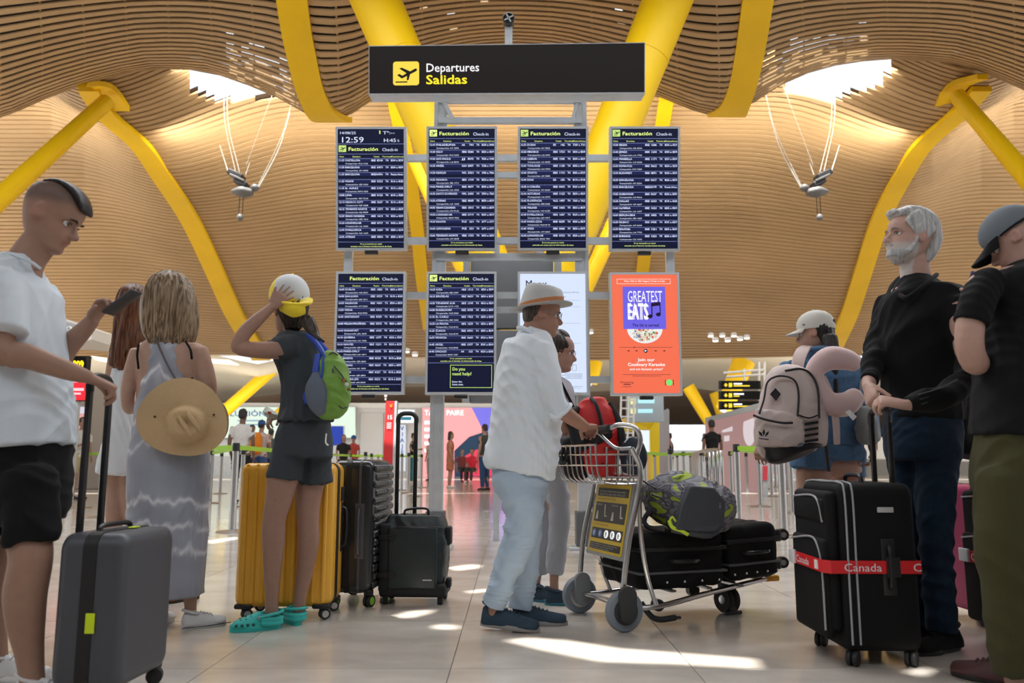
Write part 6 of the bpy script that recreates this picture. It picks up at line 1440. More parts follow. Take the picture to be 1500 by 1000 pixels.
# ---------------------------------------------------------------- woman in the white dress
t = thing('person', 'woman with long auburn hair in a short white dress, seen from behind', 'person', gnd(190, 4.6), world=True)
H = Head(P(200, 455, 4.6), (0.35, 1), 0, 0, 0.98)
mb = MB(); H.mesh(mb)
pc(mb, [(197, 505, 4.58, 14, .05), (199, 485, 4.6, 11, .045), (200, 470, 4.6, 11, .045)])
sil(mb, [(497, 182, 212, .05), (507, 168, 224, .07), (525, 165, 226, .085), (560, 166, 222, .09), (620, 160, 220, .09), (670, 158, 218, .10)], 4.6)
pc(mb, [(170, 512, 4.6, 10), (164, 545, 4.6, 9), (160, 578, 4.62, 8), (170, 605, 4.75, 7), (190, 600, 4.9, 6)])
hand(mb, P(188, 600, 4.88), (0.3, 1, 0.1), (1, 0, 0), (0, 0, 1), (30, 35, 20), 4, .9)
pc(mb, [(222, 512, 4.6, 10), (228, 545, 4.6, 9), (230, 580, 4.62, 8), (225, 600, 4.8, 7)]); hand(mb, P(225, 600, 4.8), (0, 1, 0), (-1, 0, 0), (0, 0, 1), (30, 35, 20), 4, .9)
pc(mb, [(172, 660, 4.6, 17), (168, 720, 4.6, 12), (167, 770, 4.6, 11), (172, 830, 4.6, 8), (174, 875, 4.6, 6)]); pc(mb, [(197, 660, 4.6, 17), (188, 720, 4.6, 13), (200, 780, 4.62, 11), (226, 840, 4.64, 8), (240, 868, 4.65, 6)])
body(t, mb, H, base=skin_b, vox=0.006)
mb = MB()
sil(mb, [(418, 190, 208, .05), (428, 178, 218, .09), (448, 172, 222, .11), (475, 170, 222, .10), (500, 166, 218, .075, -.03), (520, 160, 205, .05, -.05), (538, 157, 186, .03, -.07)], 4.58)
remesh(mb, 'hair', hairmat('auburn hair', (0.055, 0.018, 0.008), (0.20, 0.075, 0.03)), t, vox=0.007, smooth=3, disp=hairdisp(P(195, 460, 4.6), 0.004, 16), ratio=0.6)
mb = GB(); sil(mb, [(535, 172, 215, .095), (552, 165, 217, .105), (600, 162, 217, .105), (640, 156, 216, .12), (672, 148, 214, .14), (694, 146, 210, .145)], 4.6)
wdress = cloth('white dress cloth', (0.72, 0.76, 0.80)); garment(mb, 'dress', wdress, t, 0.004, (16, 16, 4), 3, vox=0.008)
for a_, b_ in ((186, 176), (206, 212)):
    mb = MB(); mb.tube([P(a_+4, 497, 4.56), P(a_, 505, 4.50), P(b_+2, 525, 4.50), P(b_, 540, 4.50)], 0.008, 6, smooth=4); mb.build('dress_strap', wdress, t)
    mb = MB(); mb.tube([P(a_+7, 499, 4.55), P(a_+3, 507, 4.49), P(b_+6, 525, 4.49), P(b_+8, 545, 4.50)], 0.004, 6, smooth=4); mb.build('bra_strap', blackc, t)
brl = mat('brown leather', (0.22, 0.075, 0.03), 0.5)
shoe(t, gnd(243, 4.62), gnd(243, 4.62)+V(0.10, 0.20, 0), brl, mat('dark sole', (0.03, 0.02, 0.015), 0.6), w=.038, h=.05, laces=False); shoe(t, gnd(172, 4.56), gnd(172, 4.56)+V(0.03, 0.23, 0), brl, MATS['dark sole'], w=.038, h=.05, laces=False)

# ---------------------------------------------------------------- woman in the tie-dye dress
Yc = 3.97
t = thing('person', 'blonde woman in long grey tie-dye dress, seen from behind', 'person', gnd(245, Yc), world=True)
H = Head(P(248, 448, 3.97), (0.15, 1), 0, 0, 0.98)
mb = MB(); H.mesh(mb)
pc(mb, [(247, 508, 3.97, 17, .05), (247, 490, 3.98, 14, .05), (248, 470, 3.98, 14, .05)])
sil(mb, [(497, 228, 268, .05), (505, 204, 290, .065), (520, 196, 300, .085), (545, 200, 296, .10), (575, 202, 294, .095), (640, 198, 300, .11), (700, 194, 302, .12)], Yc)
pc(mb, [(291, 514, 3.95, 14), (299, 540, 3.95, 13.5), (304, 568, 3.96, 13.5), (300, 592, 4.06, 11), (290, 590, 4.22, 8)]); hand(mb, P(290, 590, 4.2), (-0.3, 1, 0.2), (-1, 0, 0), (0, 0, 1), (30, 35, 20), 4, .9)
pc(mb, [(203, 516, 3.95, 13), (193, 545, 3.95, 11.5), (187, 578, 3.96, 10), (190, 598, 4.05, 9), (200, 590, 4.2, 7)]); hand(mb, P(200, 590, 4.2), (0.3, 1, 0.2), (1, 0, 0), (0, 0, 1), (30, 35, 20), 4, .9)
pc(mb, [(272, 720, 3.97, 24), (274, 800, 3.97, 18), (277, 850, 3.98, 12), (279, 885, 3.98, 8.5), (279, 900, 3.98, 8.5)]); pc(mb, [(222, 720, 3.97, 24), (220, 800, 3.97, 18), (219, 850, 3.98, 12), (218, 900, 3.98, 8.5)])
body(t, mb, H, col=skincol(skin_b, [H], spots=[(P(263+17, 504, 3.87), 0.022, (0.12, 0.13, 0.12), 0.7)]))
mb = MB(); sil(mb, [(400, 236, 260, .05), (408, 224, 272, .085), (425, 214, 282, .11), (448, 209, 287, .115), (472, 208, 289, .11), (492, 213, 285, .10), (505, 219, 276, .085)], 3.97)
remesh(mb, 'hair', hairmat('ash blonde hair', (0.095, 0.055, 0.028), (0.36, 0.26, 0.16)), t, vox=0.006, smooth=2, disp=hairdisp(P(248, 450, 3.97), 0.0045, 15, 3), ratio=0.6)
zb = lambda py: P(245, py, 3.87).z
def dye(co):
    x = co[:, 0]; z = co[:, 2]; xc = P(245, 600, 3.9).x; n = 0.012*np.sin(x*31+1)+0.008*np.sin(x*67+z*9)+0.006*np.sin(x*140)
    w = np.zeros(len(co))
    for py, th, am in ((731, .010, .75), (767, .010, .65), (803, .011, .75), (650, .010, .45)): w = np.maximum(w, am*np.exp(-((z-zb(py)+n-0.03*np.cos((x-xc)*9)+.03)/th)**2))
    dx = np.abs(x-P(237, 560, 3.9).x)
    for py, sl, am in ((540, 0.75, .75), (590, 0.62, .6), (500, 0.2, .25)): w = np.maximum(w, am*np.exp(-((z-zb(py)+dx*sl+n)/.013)**2)*np.clip(1.25-dx*3.0, 0, 1))
    w = np.maximum(w, .3*np.exp(-((dx)/.02)**2)*np.exp(-((z-zb(545))/.06)**2))
    m_ = .08*np.sin(x*23+z*11)+.06*np.sin(z*37+x*13)
    b = np.array([0.31, 0.33, 0.39])*(1+m_)[:, None]
    return np.clip(b*(1-w[:, None])+np.array([0.85, 0.86, 0.9])*w[:, None], 0, 1)
mb = GB(); sil(mb, [(495, 222, 275, .06), (506, 216, 279, .082), (525, 216, 279, .102), (548, 211, 285, .115), (572, 206, 291, .118), (600, 199, 298, .118), (640, 195, 304, .13), (680, 191, 306, .145), (740, 188, 303, .14), (800, 185, 300, .14), (850, 184, 297, .145), (872, 183, 296, .15)], Yc)
garment(mb, 'tie_dye_dress', mat('tie dye cloth', (1, 1, 1), 0.8, attr=True, bump=.1, bscale=260, sheen=.2, spec=.25), t, 0.004, (14, 14, 3.5), 4, color=dye, vox=0.006, ratio=0.6)
for pts in ([(272, 500, 3.89), (279, 512, 3.865), (281, 526, 3.86)], [(203, 505, 3.90), (201, 520, 3.87), (203, 540, 3.86)], [(281, 553, 3.88), (290, 570, 3.88), (298, 578, 3.88)]):
    mb = MB(); mb.tube([P(*q) for q in pts], 0.006, 6, smooth=4); mb.build('bra_strap', blackc, t)
canvas = mat('white canvas', (0.62, 0.62, 0.62), 0.7); soleb = mat('white rubber sole', (0.6, 0.6, 0.6), 0.5)
g0 = gnd(266, 3.93); up_ = shoe(t, g0, g0+V(0.145, 0.12, 0)*1.12, canvas, soleb, w=.040, h=.065)
mb = MB(); n_ = (V(0.145, 0.12, 0)).normalized(); mb.tube([g0+n_*0.0+V(.02, -.035, .012), g0+n_*.12+V(0.026, -.036, .012), g0+n_*.22+V(.02, -.02, .012)], 0.002, 6); mb.build('sole_stripe', blackc, up_)
g0 = gnd(214, 3.93); shoe(t, g0, g0+V(0.03, 0.235, 0), canvas, soleb, w=.040, h=.065)
# straw hat, strap, bag
t = thing('straw_hat', 'wide straw hat hanging on the back of the woman in the tie-dye dress', 'hat', P(268, 612, 3.78), world=True)
straw = mat('woven straw', (0.58, 0.40, 0.21), 0.7, nscale=4, namt=0.1, bump=.5, bscale=130)
cx = P(268, 612, 3.76); ex = V(0.93, 0.20, -0.30).normalized(); nrm = V(-0.22, -0.95, 0.16); nrm = (nrm-ex*nrm.dot(ex)).normalized(); ey = nrm.cross(ex); ey = ey if ey.z > 0 else -ey
def hp(rx, ang, out):
    o_ = (.028 if rx[0] < .11 else (.012 if rx[0] < .15 else 0)); wob = 1+.05*math.cos(3*ang+1)*(rx[0] > .15)
    return cx+ex*(rx[0]*math.cos(ang)*wob+o_)+ey*(rx[1]*math.sin(ang)*wob-o_*.6)+nrm*out
rings = []; N = 48
for (fx, fy, out, wv) in ((0.197, 0.176, -.012, 1), (0.198, 0.177, -.006, 1), (0.17, 0.152, -.002, .7), (0.125, 0.115, 0.0, .3), (0.098, 0.088, .002, 0), (0.092, 0.080, .016, 0), (0.086, 0.070, .050, 0), (0.078, 0.058, .078, 0), (0.060, 0.042, .088, 0), (0.030, 0.018, .076, 0), (0.010, 0.006, .070, 0)):
    rings.append([hp((fx, fy), 2*math.pi*k/N, out+wv*0.022*math.cos(2*(2*math.pi*k/N)+0.6)) for k in range(N)])
back = [[p-nrm*0.004 for p in r_] for r_ in rings]
mb = MB(); mb.loft(rings[0:1]+rings[1:], cap=False); mb.loft([r_ for r_ in back], cap=False); mb.loft([rings[0], back[0]], cap=False); mb.build('hat_body', straw, t, sharp=60)
for sg in (-1, 1):
    mb = MB(); dg_ = (ex*.8-ey*.6); pd = (ex*.6+ey*.8)*sg*.020; c_ = hp((.02, .02), 0, .078); mb.ell([(c_-dg_*.05+pd, .010, .014), (c_+pd+nrm*.006, .012, .016), (c_+dg_*.05+pd, .010, .014)], pd); mb.build('crown_ridge', straw, t)
for a_ in (0.55, 3.35):
    mb = MB(); mb.lathe([(0.001, 0.002), (0.005, 0.002), (0.0055, 0), (0.003, -.002)], hp((0.13, .12), a_, .006), 12, axis=nrm); mb.build('eyelet', mat('dark eyelet', (0.05, 0.03, 0.02), .5), t)
t = thing('tan_bag', 'tan woven bag edge peeping out behind the straw hat', 'bag', P(320, 615, 3.9), world=True)
mb = MB(); mb.ell([(P(308, 585, 3.92), .03, .05), (P(317, 605, 3.92), .05, .06), (P(319, 630, 3.92), .045, .06), (P(312, 644, 3.92), .03, .04)], (1, 0, 0)); remesh(mb, 'bag_body', mat('tan weave', (0.30, 0.19, 0.085), .7, bump=.4, bscale=120), t, vox=.008, smooth=3)
mb = MB(); mb.tube([P(228, 492, 3.88), P(232, 505, 3.86), P(246, 535, 3.83), P(262, 562, 3.82), P(285, 590, 3.84), P(312, 592, 3.9)], 0.0055, 8, smooth=4); mb.build('shoulder_strap', mat('grey strap', (0.09, 0.075, 0.08), .5), t)
mb = MB(); mb.lathe([(0.006, -.003), (.009, 0), (.006, .003)], P(262, 560, 3.81), 12, axis=(0, 1, 0)); mb.build('strap_ring', chrome, t)

# ---------------------------------------------------------------- girl with the yellow cap
t = thing('person', 'girl in charcoal T-shirt and shorts with teal clogs, one arm raised to her cap', 'person', gnd(430, 4.0), world=True)
H = Head(P(424, 458, 4.0), (-0.62, 0.78), -4, 0, 0.98)
mb = MB(); H.mesh(mb)
pc(mb, [(430, 502, 4.0, 15, .05), (427, 488, 4.0, 12, .046), (426, 472, 4.0, 12, .046)])
sil(mb, [(500, 405, 462, .08), (540, 412, 470, .10), (600, 414, 476, .10), (660, 404, 482, .12)], 4.0)
pc(mb, [(418, 512, 3.88, 14), (388, 513, 3.82, 13), (358, 511, 3.77, 11.5), (348, 508, 3.76, 10), (358, 488, 3.77, 11), (375, 470, 3.79, 10), (392, 455, 3.82, 7.5), (398, 449, 3.83, 6.5)])
hand(mb, P(397, 451, 3.83), P(411, 437, 3.84)-P(397, 451, 3.83), (0.1, 1, 0), (-0.8, 0, 0.8), (6, 10, 8), 11, .92, (30, 5), 0, r=.0078)
pc(mb, [(452, 520, 4.15, 13), (448, 560, 4.22, 11), (440, 590, 4.25, 10), (425, 603, 4.22, 8), (414, 608, 4.2, 7)])
hand(mb, P(415, 608, 4.2), P(400, 612, 4.16)-P(415, 608, 4.2), (0.2, 0, -1), (-0.2, -1, 0.2), (35, 45, 30), 6, .9)
pc(mb, [(416, 690, 3.96, 24), (410, 725, 3.95, 20), (402, 760, 3.94, 16.5), (401, 790, 3.95, 16.5), (399, 835, 3.97, 12.5), (398, 870, 3.98, 9.5), (398, 898, 3.98, 9.5)])
pc(mb, [(458, 690, 4.06, 22), (452, 730, 4.06, 18), (451, 765, 4.05, 15.5), (452, 795, 4.06, 15), (446, 840, 4.08, 11.5), (440, 872, 4.08, 9), (438, 896, 4.08, 9)])
body(t, mb, H, base=(0.34, 0.195, 0.145))
mb = MB(); mb.ell([(H.w(0, -.03, .165), .080, .080), (H.w(0, -.045, .12), .080, .065), (H.w(0, -.055, .07), .065, .05), (H.w(0, -.06, .03), .045, .035)], H.r)
mb.ell([(P(450, 470, 3.90), .035, .035), (P(458, 485, 3.88), .026, .026), (P(466, 495, 3.86), .018, .018), (P(474, 500, 3.85), .012, .012)], (1, 0, 0))
remesh(mb, 'hair', hairmat('dark brown hair', (0.012, 0.008, 0.006), (0.055, 0.035, 0.022)), t, vox=.006, smooth=2, disp=hairdisp(P(432, 460, 3.95), .003, 16, 5), ratio=.6)
char = cloth('charcoal cloth', (0.048, 0.056, 0.066))
mb = GB(); sil(mb, [(486, 414, 454, .07), (494, 402, 466, .10), (510, 398, 473, .125), (540, 409, 474, .13), (575, 413, 478, .13), (600, 412, 486, .145), (617, 409, 489, .155)], 4.0)
pc(mb, [(430, 508, 3.90, 20), (412, 511, 3.88, 21), (401, 516, 3.87, 21)]); pc(mb, [(455, 508, 4.1, 18), (458, 530, 4.14, 18)])
garment(mb, 't_shirt', char, t, .0055, (10, 10, 10), 6)
mb = GB(); sil(mb, [(606, 416, 480, .12), (640, 405, 487, .14), (668, 400, 487, .14)], 4.0)
pc(mb, [(424, 655, 3.96, 24), (416, 702, 3.95, 26)]); pc(mb, [(460, 655, 4.05, 24), (464, 709, 4.05, 25)])
garment(mb, 'shorts', char, t, .005, (9, 9, 9), 7)
mb = MB(); mb.tube([P(478, 635, 3.9), P(477, 648, 3.88), P(481, 652, 3.88)], .004, 6, smooth=2); mb.build('drawstring', white, t)
teal = mat('teal foam', (0.03, 0.47, 0.43), .5); tealh = mat('dark hole', (0.01, 0.08, 0.08), .7)
def clog(heel, toe, holes_side):
    heel = Vector(heel); toe = Vector(toe); d = (toe-heel); L = d.length; d.normalize(); r = d.cross(V(0, 0, 1)).normalized()
    def q(a, b, c): return heel+d*a*L+r*b+V(0, 0, c)
    mb = MB(); out = [(0.5+.5*math.cos(a), math.sin(a)*(.047 if math.cos(a) > 0 else .038)) for a in np.linspace(0, 6.2832, 25)[:-1]]
    mb.loft([[q(a, b*f_, z) for a, b in out] for f_, z in ((.95, 0), (1.02, .008), (1.03, .022), (.97, .028))]); so = mb.build('clog_sole', teal, t)
    mb = MB(); rings = []
    for a, ww, hh in ((.42, .90, .085), (.5, .95, .080), (.62, 1.0, .070), (.75, 1.0, .060), (.87, .88, .050), (.95, .66, .038), (.985, .3, .03)):
        rings.append([q(a, .046*ww*math.cos(th), .02+(hh-.02)*max(0, math.sin(th))**.8) for th in np.linspace(0, 6.2832, 21)[:-1]])
    mb.loft(rings)
    c2 = MB(); rings = []
    mb.tube([q(.42, -.042, .055), q(.2, -.041, .050), q(.04, -.022, .048), q(.0, 0, .048), q(.04, .022, .048), q(.2, .041, .050), q(.42, .042, .055)], .012, 8, smooth=4)
    mb.tube([q(.42, -.042, .035), q(.2, -.041, .030), q(.04, -.022, .03), q(.0, 0, .03), q(.04, .022, .03), q(.2, .041, .030), q(.42, .042, .035)], .012, 8, smooth=4)
    o = remesh(mb, 'clog_upper', teal, t, vox=.004, smooth=3, ratio=.5)
    mb = MB(); mb.tube([q(.46, -.049, .062), q(.25, -.052, .072), q(.06, -.04, .078), q(-.03, 0, .08), q(.06, .04, .078), q(.25, .052, .072), q(.46, .049, .062)], .0065, 8, smooth=4); mb.build('heel_strap', teal, o)
    for sg in (-1, 1):
        mb = MB(); mb.lathe([(.001, .003), (.008, .003), (.009, 0), (.004, -.002)], q(.46, sg*.050, .062), 14, axis=r*sg); mb.build('rivet', mat('grey rivet', (.3, .33, .36), .4), o)
        for k in range(4):
            a_ = .56+.11*k; w_ = .045*(1 if k < 3 else .9); mb = MB(); mb.sphere(q(a_, sg*w_, .032), (.007, .007, .007), 8, 6); mb.build('vent_hole', tealh, o)
    for (a_, b_, z_) in ((.6, 0, .0705), (.6, -.02, .066), (.6, .02, .066), (.7, -.011, .065), (.7, .011, .065), (.7, .028, .056), (.7, -.028, .056), (.8, 0, .0565), (.8, .02, .052), (.8, -.02, .052)):
        mb = MB(); mb.sphere(q(a_, b_, z_), (.004, .004, .003), 8, 5); mb.build('vent_hole', tealh, o)
g0 = gnd(412, 3.97); clog(g0, P(333, 917, 3.88)*V(1, 1, 0)+V(.01, -.0, 0), -1)
g0 = gnd(437, 4.02); clog(g0, g0+V(-0.11, 0.215, 0), 1)
# cap
t = thing('cap', 'yellow cap with a white front panel worn backwards by the girl', 'cap', P(425, 430, 4.0), world=True)
ymat = mat('cap cloth', (1, 1, 1), .75, attr=True, bump=.1, bscale=200, sheen=.2)
cc = P(424, 432, 3.99); Mh = H.R
def capcol(white_lo, white_hi):
    def f(co):
        c = np.tile(np.array([0.86, 0.66, 0.02]), (len(co), 1)); x = co[:, 0]; z = co[:, 2]; y = co[:, 1]
        m = (x > P(404, 430, 3.92).x+0.0*z)*(x < P(448, 430, 3.92).x)*(z > P(424, 437, 3.92).z+(x-cc.x)*-.10)*(y < cc.y+.01)
        c[m > 0] = (0.60, 0.62, 0.64); return c
    return f
mb = MB(); mb.sphere(cc, (0.098, 0.112, 0.105), 30, 16, Matrix.Rotation(R(12), 3, 'Y')); 
b_ = P(428, 447, 3.88)
mb.ell([(P(404, 432, 3.90), .010, .03), (P(412, 441, 3.87), .012, .035), (P(430, 447, 3.85), .012, .04), (P(446, 445, 3.87), .012, .035), (P(450, 438, 3.92), .010, .03)], (0, 0, 1))
mb.ell([(P(410, 450, 3.86), .006, .02), (P(430, 457, 3.83), .007, .03), (P(447, 455, 3.86), .006, .02)], (0, 1, 0.6))
remesh(mb, 'cap_body', ymat, t, vox=.0045, smooth=5, color=capcol(0, 0), ratio=.6)
mb = MB(); mb.sphere(cc+V(.015, -.01, .104), .006, 10, 6); mb.build('button', mat('yellow button', (.86, .66, .02), .7), t)
mb = MB(); mb.tube([P(403, 425, 3.93), P(404, 410, 3.95), P(412, 400, 3.97)], .0012, 5, smooth=4); mb.build('seam', mat('yellow button', (.86, .66, .02), .7), t)
# leaflet in her hand
t = thing('leaflet', 'crumpled pale leaflet in the lowered hand of the girl with the cap', 'paper', P(393, 602, 4.15), world=True)
q = [P(384, 603, 4.13), P(390, 594, 4.16), P(399, 600, 4.14), P(412, 609, 4.13), P(405, 614, 4.13), P(392, 613, 4.12)]
mb = MB(); mb.add(q+[P(396, 605, 4.10)], [(0, 1, 6), (1, 2, 6), (2, 3, 6), (3, 4, 6), (4, 5, 6), (5, 0, 6)]); mb.add([p+V(0, .004, 0) for p in q], [(0, 1, 2, 3, 4, 5)]); mb.build('paper_sheet', mat('printed paper', (.55, .58, .5), .7, nscale=40, namt=.25), t, smooth=False)
mb = MB(); mb.add([P(392, 602, 4.095), P(398, 603, 4.095), P(397, 607, 4.095), P(392, 606, 4.095)], [(0, 1, 2, 3)]); mb.build('red_print', mat('red print', (.5, .08, .06), .7), t, smooth=False)
# backpack of the girl
t = thing('green_backpack', 'small green and blue backpack on the back of the girl with the cap', 'backpack', P(485, 560, 3.85), world=True)
gb = mat('green nylon', (0.17, 0.34, 0.045), .5, nscale=30, namt=.06, bump=.15, bscale=80); bb = mat('blue nylon', (0.02, 0.065, 0.42), .5); gyp = mat('grey mesh', (0.13, 0.16, 0.21), .8, bump=.5, bscale=400)
mb = MB(); sil(mb, [(516, 478, 497, .03), (526, 466, 505, .055), (550, 458, 512, .075), (575, 454, 514, .08), (598, 458, 511, .07), (611, 470, 500, .045)], 3.83)
remesh(mb, 'pack_body', gb, t, vox=.006, smooth=3, disp=wrinkle(.003, (12, 12, 12), 9))
mb = MB(); mb.ell([(P(464, 548, 3.78), .02, .03), (P(463, 568, 3.755), .05, .036), (P(465, 590, 3.76), .045, .035), (P(470, 604, 3.78), .028, .02)], (1, 0, 0)); mb.build('mesh_pocket', gyp, t)
for pts, r_ in (([(452, 490, 3.88), (464, 503, 3.84), (476, 522, 3.80), (480, 530, 3.79)], .014), ([(462, 490, 3.88), (472, 505, 3.84), (484, 518, 3.82)], .010), ([(466, 520, 3.80), (463, 540, 3.77), (462, 556, 3.76)], .016), ([(474, 524, 3.78), (472, 542, 3.755), (470, 556, 3.75)], .006), ([(451, 575, 3.86), (449, 582, 3.86), (452, 590, 3.86)], .018)):
    mb = MB(); mb.tube([P(*p) for p in pts], r_, 8, smooth=4); mb.build('blue_strap', bb, t)
for pts in ([(489, 536, 3.755), (497, 545, 3.75), (505, 556, 3.76), (510, 565, 3.79)], [(487, 540, 3.755), (488, 546, 3.75)], [(496, 594, 3.745), (502, 598, 3.75), (508, 596, 3.77)]):
    mb = MB(); mb.tube([P(*p) for p in pts], .0035, 6, smooth=3); mb.build('zip', mat('dark zip', (.03, .04, .03), .5), t)
mb = MB(); mb.tube([P(478, 524, 3.79), P(487, 516, 3.79), P(495, 520, 3.8)], .004, 6, smooth=3); mb.build('grab_loop', mat('grey strap', (0.09, 0.075, 0.08), .5), t)
for (x, y, c, s_) in ((503, 557, (.25, .1, .04), .010), (508, 563, (.7, .7, .7), .010), (511, 570, (.2, .09, .04), .009)):
    mb = MB(); mb.sphere(P(x, y, 3.755), (s_, .004, s_), 10, 6); mb.build('key_charm', mat('charm %g' % c[0], c, .5), t)

# ---------------------------------------------------------------- man in the hat
t = thing('person', 'older man in white shirt, pale blue trousers and glasses pushing the trolley', 'person', gnd(760, 3.97), world=True)
H = Head(P(791, 463, 3.97), (1, 0.10), 7, 0, 1.0)
mb = MB(); H.mesh(mb)
pc(mb, [(772, 508, 3.97, 20, .065), (778, 492, 3.97, 18, .060), (785, 475, 3.97, 17, .056)])
sil(mb, [(505, 750, 800, .13), (560, 732, 808, .15), (640, 726, 810, .15), (700, 724, 804, .15)], 3.97)
pc(mb, [(797, 520, 3.83, 15), (806, 560, 3.80, 14), (815, 594, 3.78, 13), (832, 608, 3.79, 11.5), (848, 619, 3.81, 9.5), (858, 626, 3.83, 8)])
gp0 = TW(-0.02, -0.05, .92)
hand(mb, P(856, 625, 3.84), (gp0+V(0.02, 0.01, .015))-P(856, 625, 3.84), (0.25, 0.1, -1), (0.2, 1, 0), (50, 65, 45), 3, 1.0, (30, 30), 25)
pc(mb, [(790, 520, 4.12, 14), (800, 565, 4.18, 13), (805, 600, 4.2, 12), (822, 622, 4.22, 9), (830, 630, 4.24, 8)])
hand(mb, P(828, 629, 4.24), TW(-0.02, 0.13, .93)-P(828, 629, 4.24), (0.25, 0.1, -1), (0.2, -1, 0), (50, 65, 45), 3, 1.0, (30, 30), 25)
pc(mb, [(757, 720, 3.9, 22), (760, 785, 3.9, 14), (740, 838, 3.9, 11), (724, 888, 3.91, 8), (722, 900, 3.91, 8)]); pc(mb, [(775, 720, 4.05, 20), (772, 800, 4.05, 12), (763, 885, 4.06, 8), (762, 898, 4.06, 8)])
body(t, mb, H, col=skincol((0.37, 0.195, 0.135), [H]))
H.eyes(t, brow=(0.12, 0.10, 0.09))
mb = MB(); mb.ell([(H.w(0, -.03, .15), .076, .078), (H.w(0, -.046, .12), .077, .060), (H.w(0, -.058, .090), .066, .036), (H.w(0, -.052, .072), .052, .024)], H.r)
remesh(mb, 'hair', hairmat('grey brown hair', (0.03, 0.022, 0.018), (0.12, 0.09, 0.07)), t, vox=.005, smooth=2, ratio=.5)
shirt_w = cloth('white shirt cloth', (0.74, 0.80, 0.86))
mb = GB(); sil(mb, [(481, 760, 786, .06), (488, 752, 797, .09), (500, 741, 812, .165), (520, 731, 817, .20), (560, 723, 820, .205), (600, 720, 823, .195), (645, 714, 822, .185), (675, 708, 818, .19), (692, 708, 812, .185)], 3.97)
pc(mb, [(793, 512, 3.83, 22), (800, 545, 3.79, 22), (806, 575, 3.77, 21), (816, 596, 3.77, 18), (826, 604, 3.775, 15)]); pc(mb, [(785, 515, 4.10, 22), (798, 560, 4.15, 20), (806, 600, 4.18, 16)])
def longshirt(co, nr): return co
garment(mb, 'shirt', shirt_w, t, .006, (9, 9, 6), 12)
mb = MB(); mb.tube([P(806, 607, 3.70), P(814, 612, 3.69), P(828, 604, 3.70), P(836, 594, 3.73), P(834, 592, 3.84), P(822, 600, 3.86), P(808, 610, 3.80), P(806, 607, 3.70)], .008, 8, smooth=3); mb.build('rolled_cuff', shirt_w, t)
mb = MB(); mb.tube([P(758, 480, 3.90), P(768, 481, 3.88), P(782, 489, 3.87), P(797, 500, 3.90)], .011, 8, smooth=4); mb.build('collar', shirt_w, t)
mb = MB(); mb.tube([P(762, 478, 3.905), P(771, 480, 3.885), P(782, 486, 3.875)], .004, 6, smooth=3); mb.build('collar_trim', mat('navy trim', (.02, .03, .07), .7), t)
ptr = cloth('pale blue trousers', (0.44, 0.55, 0.67))
mb = GB(); sil(mb, [(665, 722, 808, .15), (700, 720, 806, .165), (720, 724, 802, .16)], 3.97)
pc(mb, [(752, 695, 3.90, 34), (766, 740, 3.89, 30), (762, 785, 3.89, 26), (741, 838, 3.90, 21.5), (722, 889, 3.91, 18.5)], sub=5); pc(mb, [(776, 695, 4.05, 29), (774, 760, 4.05, 22), (773, 820, 4.05, 19), (763, 892, 4.06, 18)])
garment(mb, 'trousers', ptr, t, .0065, (10, 10, 14), 13)
nvy = mat('navy suede', (0.018, 0.040, 0.068), .8, bump=.2, bscale=300); gsole = mat('grey sole', (0.28, 0.27, 0.26), .6)
g0 = gnd(703, 3.93)+V(0, 0, .022); shoe(t, g0, g0+V(0.275, 0.0, -.022)+V(0, -.06, 0), nvy, gsole, w=.048, h=.085)
g0 = gnd(748, 4.06); shoe(t, g0, g0+V(0.272, -.02, 0), nvy, gsole, w=.046, h=.082)
gl = mat('glass frame', (.25, .24, .26), .3, .6); lens = None
def glasses(H, label, col=(.25, .24, .26), loc=None):
    g = thing('glasses', label, 'glasses', H.w(0, .09, .11), world=True); m_ = mat('frame %g' % col[0], col, .3, .4)
    for sg in (-1, 1):
        mb = MB(); mb.tube([H.w(sg*(.031+.021*math.cos(a)), .096-.008*abs(math.cos(a)) if sg*math.cos(a) > 0 else .096, .111+.016*math.sin(a)) for a in np.linspace(0, 6.2832, 21)], .0012, 6); mb.build('rim', m_, g)
        mb = MB(); mb.tube([H.w(sg*.053, .088, .115), H.w(sg*.071, .070, .117), H.w(sg*.078, .0, .117), H.w(sg*.077, -.02, .108)], .0014, 6, smooth=3); mb.build('temple', m_, g)
    mb = MB(); mb.tube([H.w(-.010, .096, .114), H.w(0, .099, .117), H.w(.010, .096, .114)], .0012, 6, smooth=2); mb.build('bridge', m_, g)
glasses(H, 'thin glasses worn by the man in the fedora')
# hat
t = thing('fedora', 'pale fedora with an orange brown band on the older man', 'hat', H.w(0, 0, .19), world=True)
felt = mat('pale straw felt', (0.50, 0.50, 0.49), .75, bump=.35, bscale=220, nscale=10, namt=.05); tan = mat('orange brown band', (0.50, 0.18, 0.055), .6)
def hq(a, rx, ry, z, tilt=0.0, yo=-.008):
    y = yo+ry*math.cos(a); return H.w(rx*math.sin(a), y, z+tilt*math.cos(a)+.27*y)
def ringh(rx, ry, z, tilt=0, yo=-.008, dip=0): return [hq(2*math.pi*k/40, rx, ry, z+dip*abs(math.cos(2*math.pi*k/40))**3*(1 if math.cos(2*math.pi*k/40) > 0 else 0), tilt, yo) for k in range(40)]
zb_ = .152
rings = [ringh(.128, .152, zb_-.004, .004), ringh(.130, .154, zb_, .004), ringh(.105, .125, zb_+.0, .004), ringh(.088, .108, zb_+.004, .004), ringh(.086, .106, zb_+.035, .0), ringh(.080, .098, zb_+.070, -.008), ringh(.070, .088, zb_+.098, -.020), ringh(.054, .074, zb_+.107, -.022), ringh(.025, .050, zb_+.092, -.016), ringh(.006, .012, zb_+.088, -.014)]
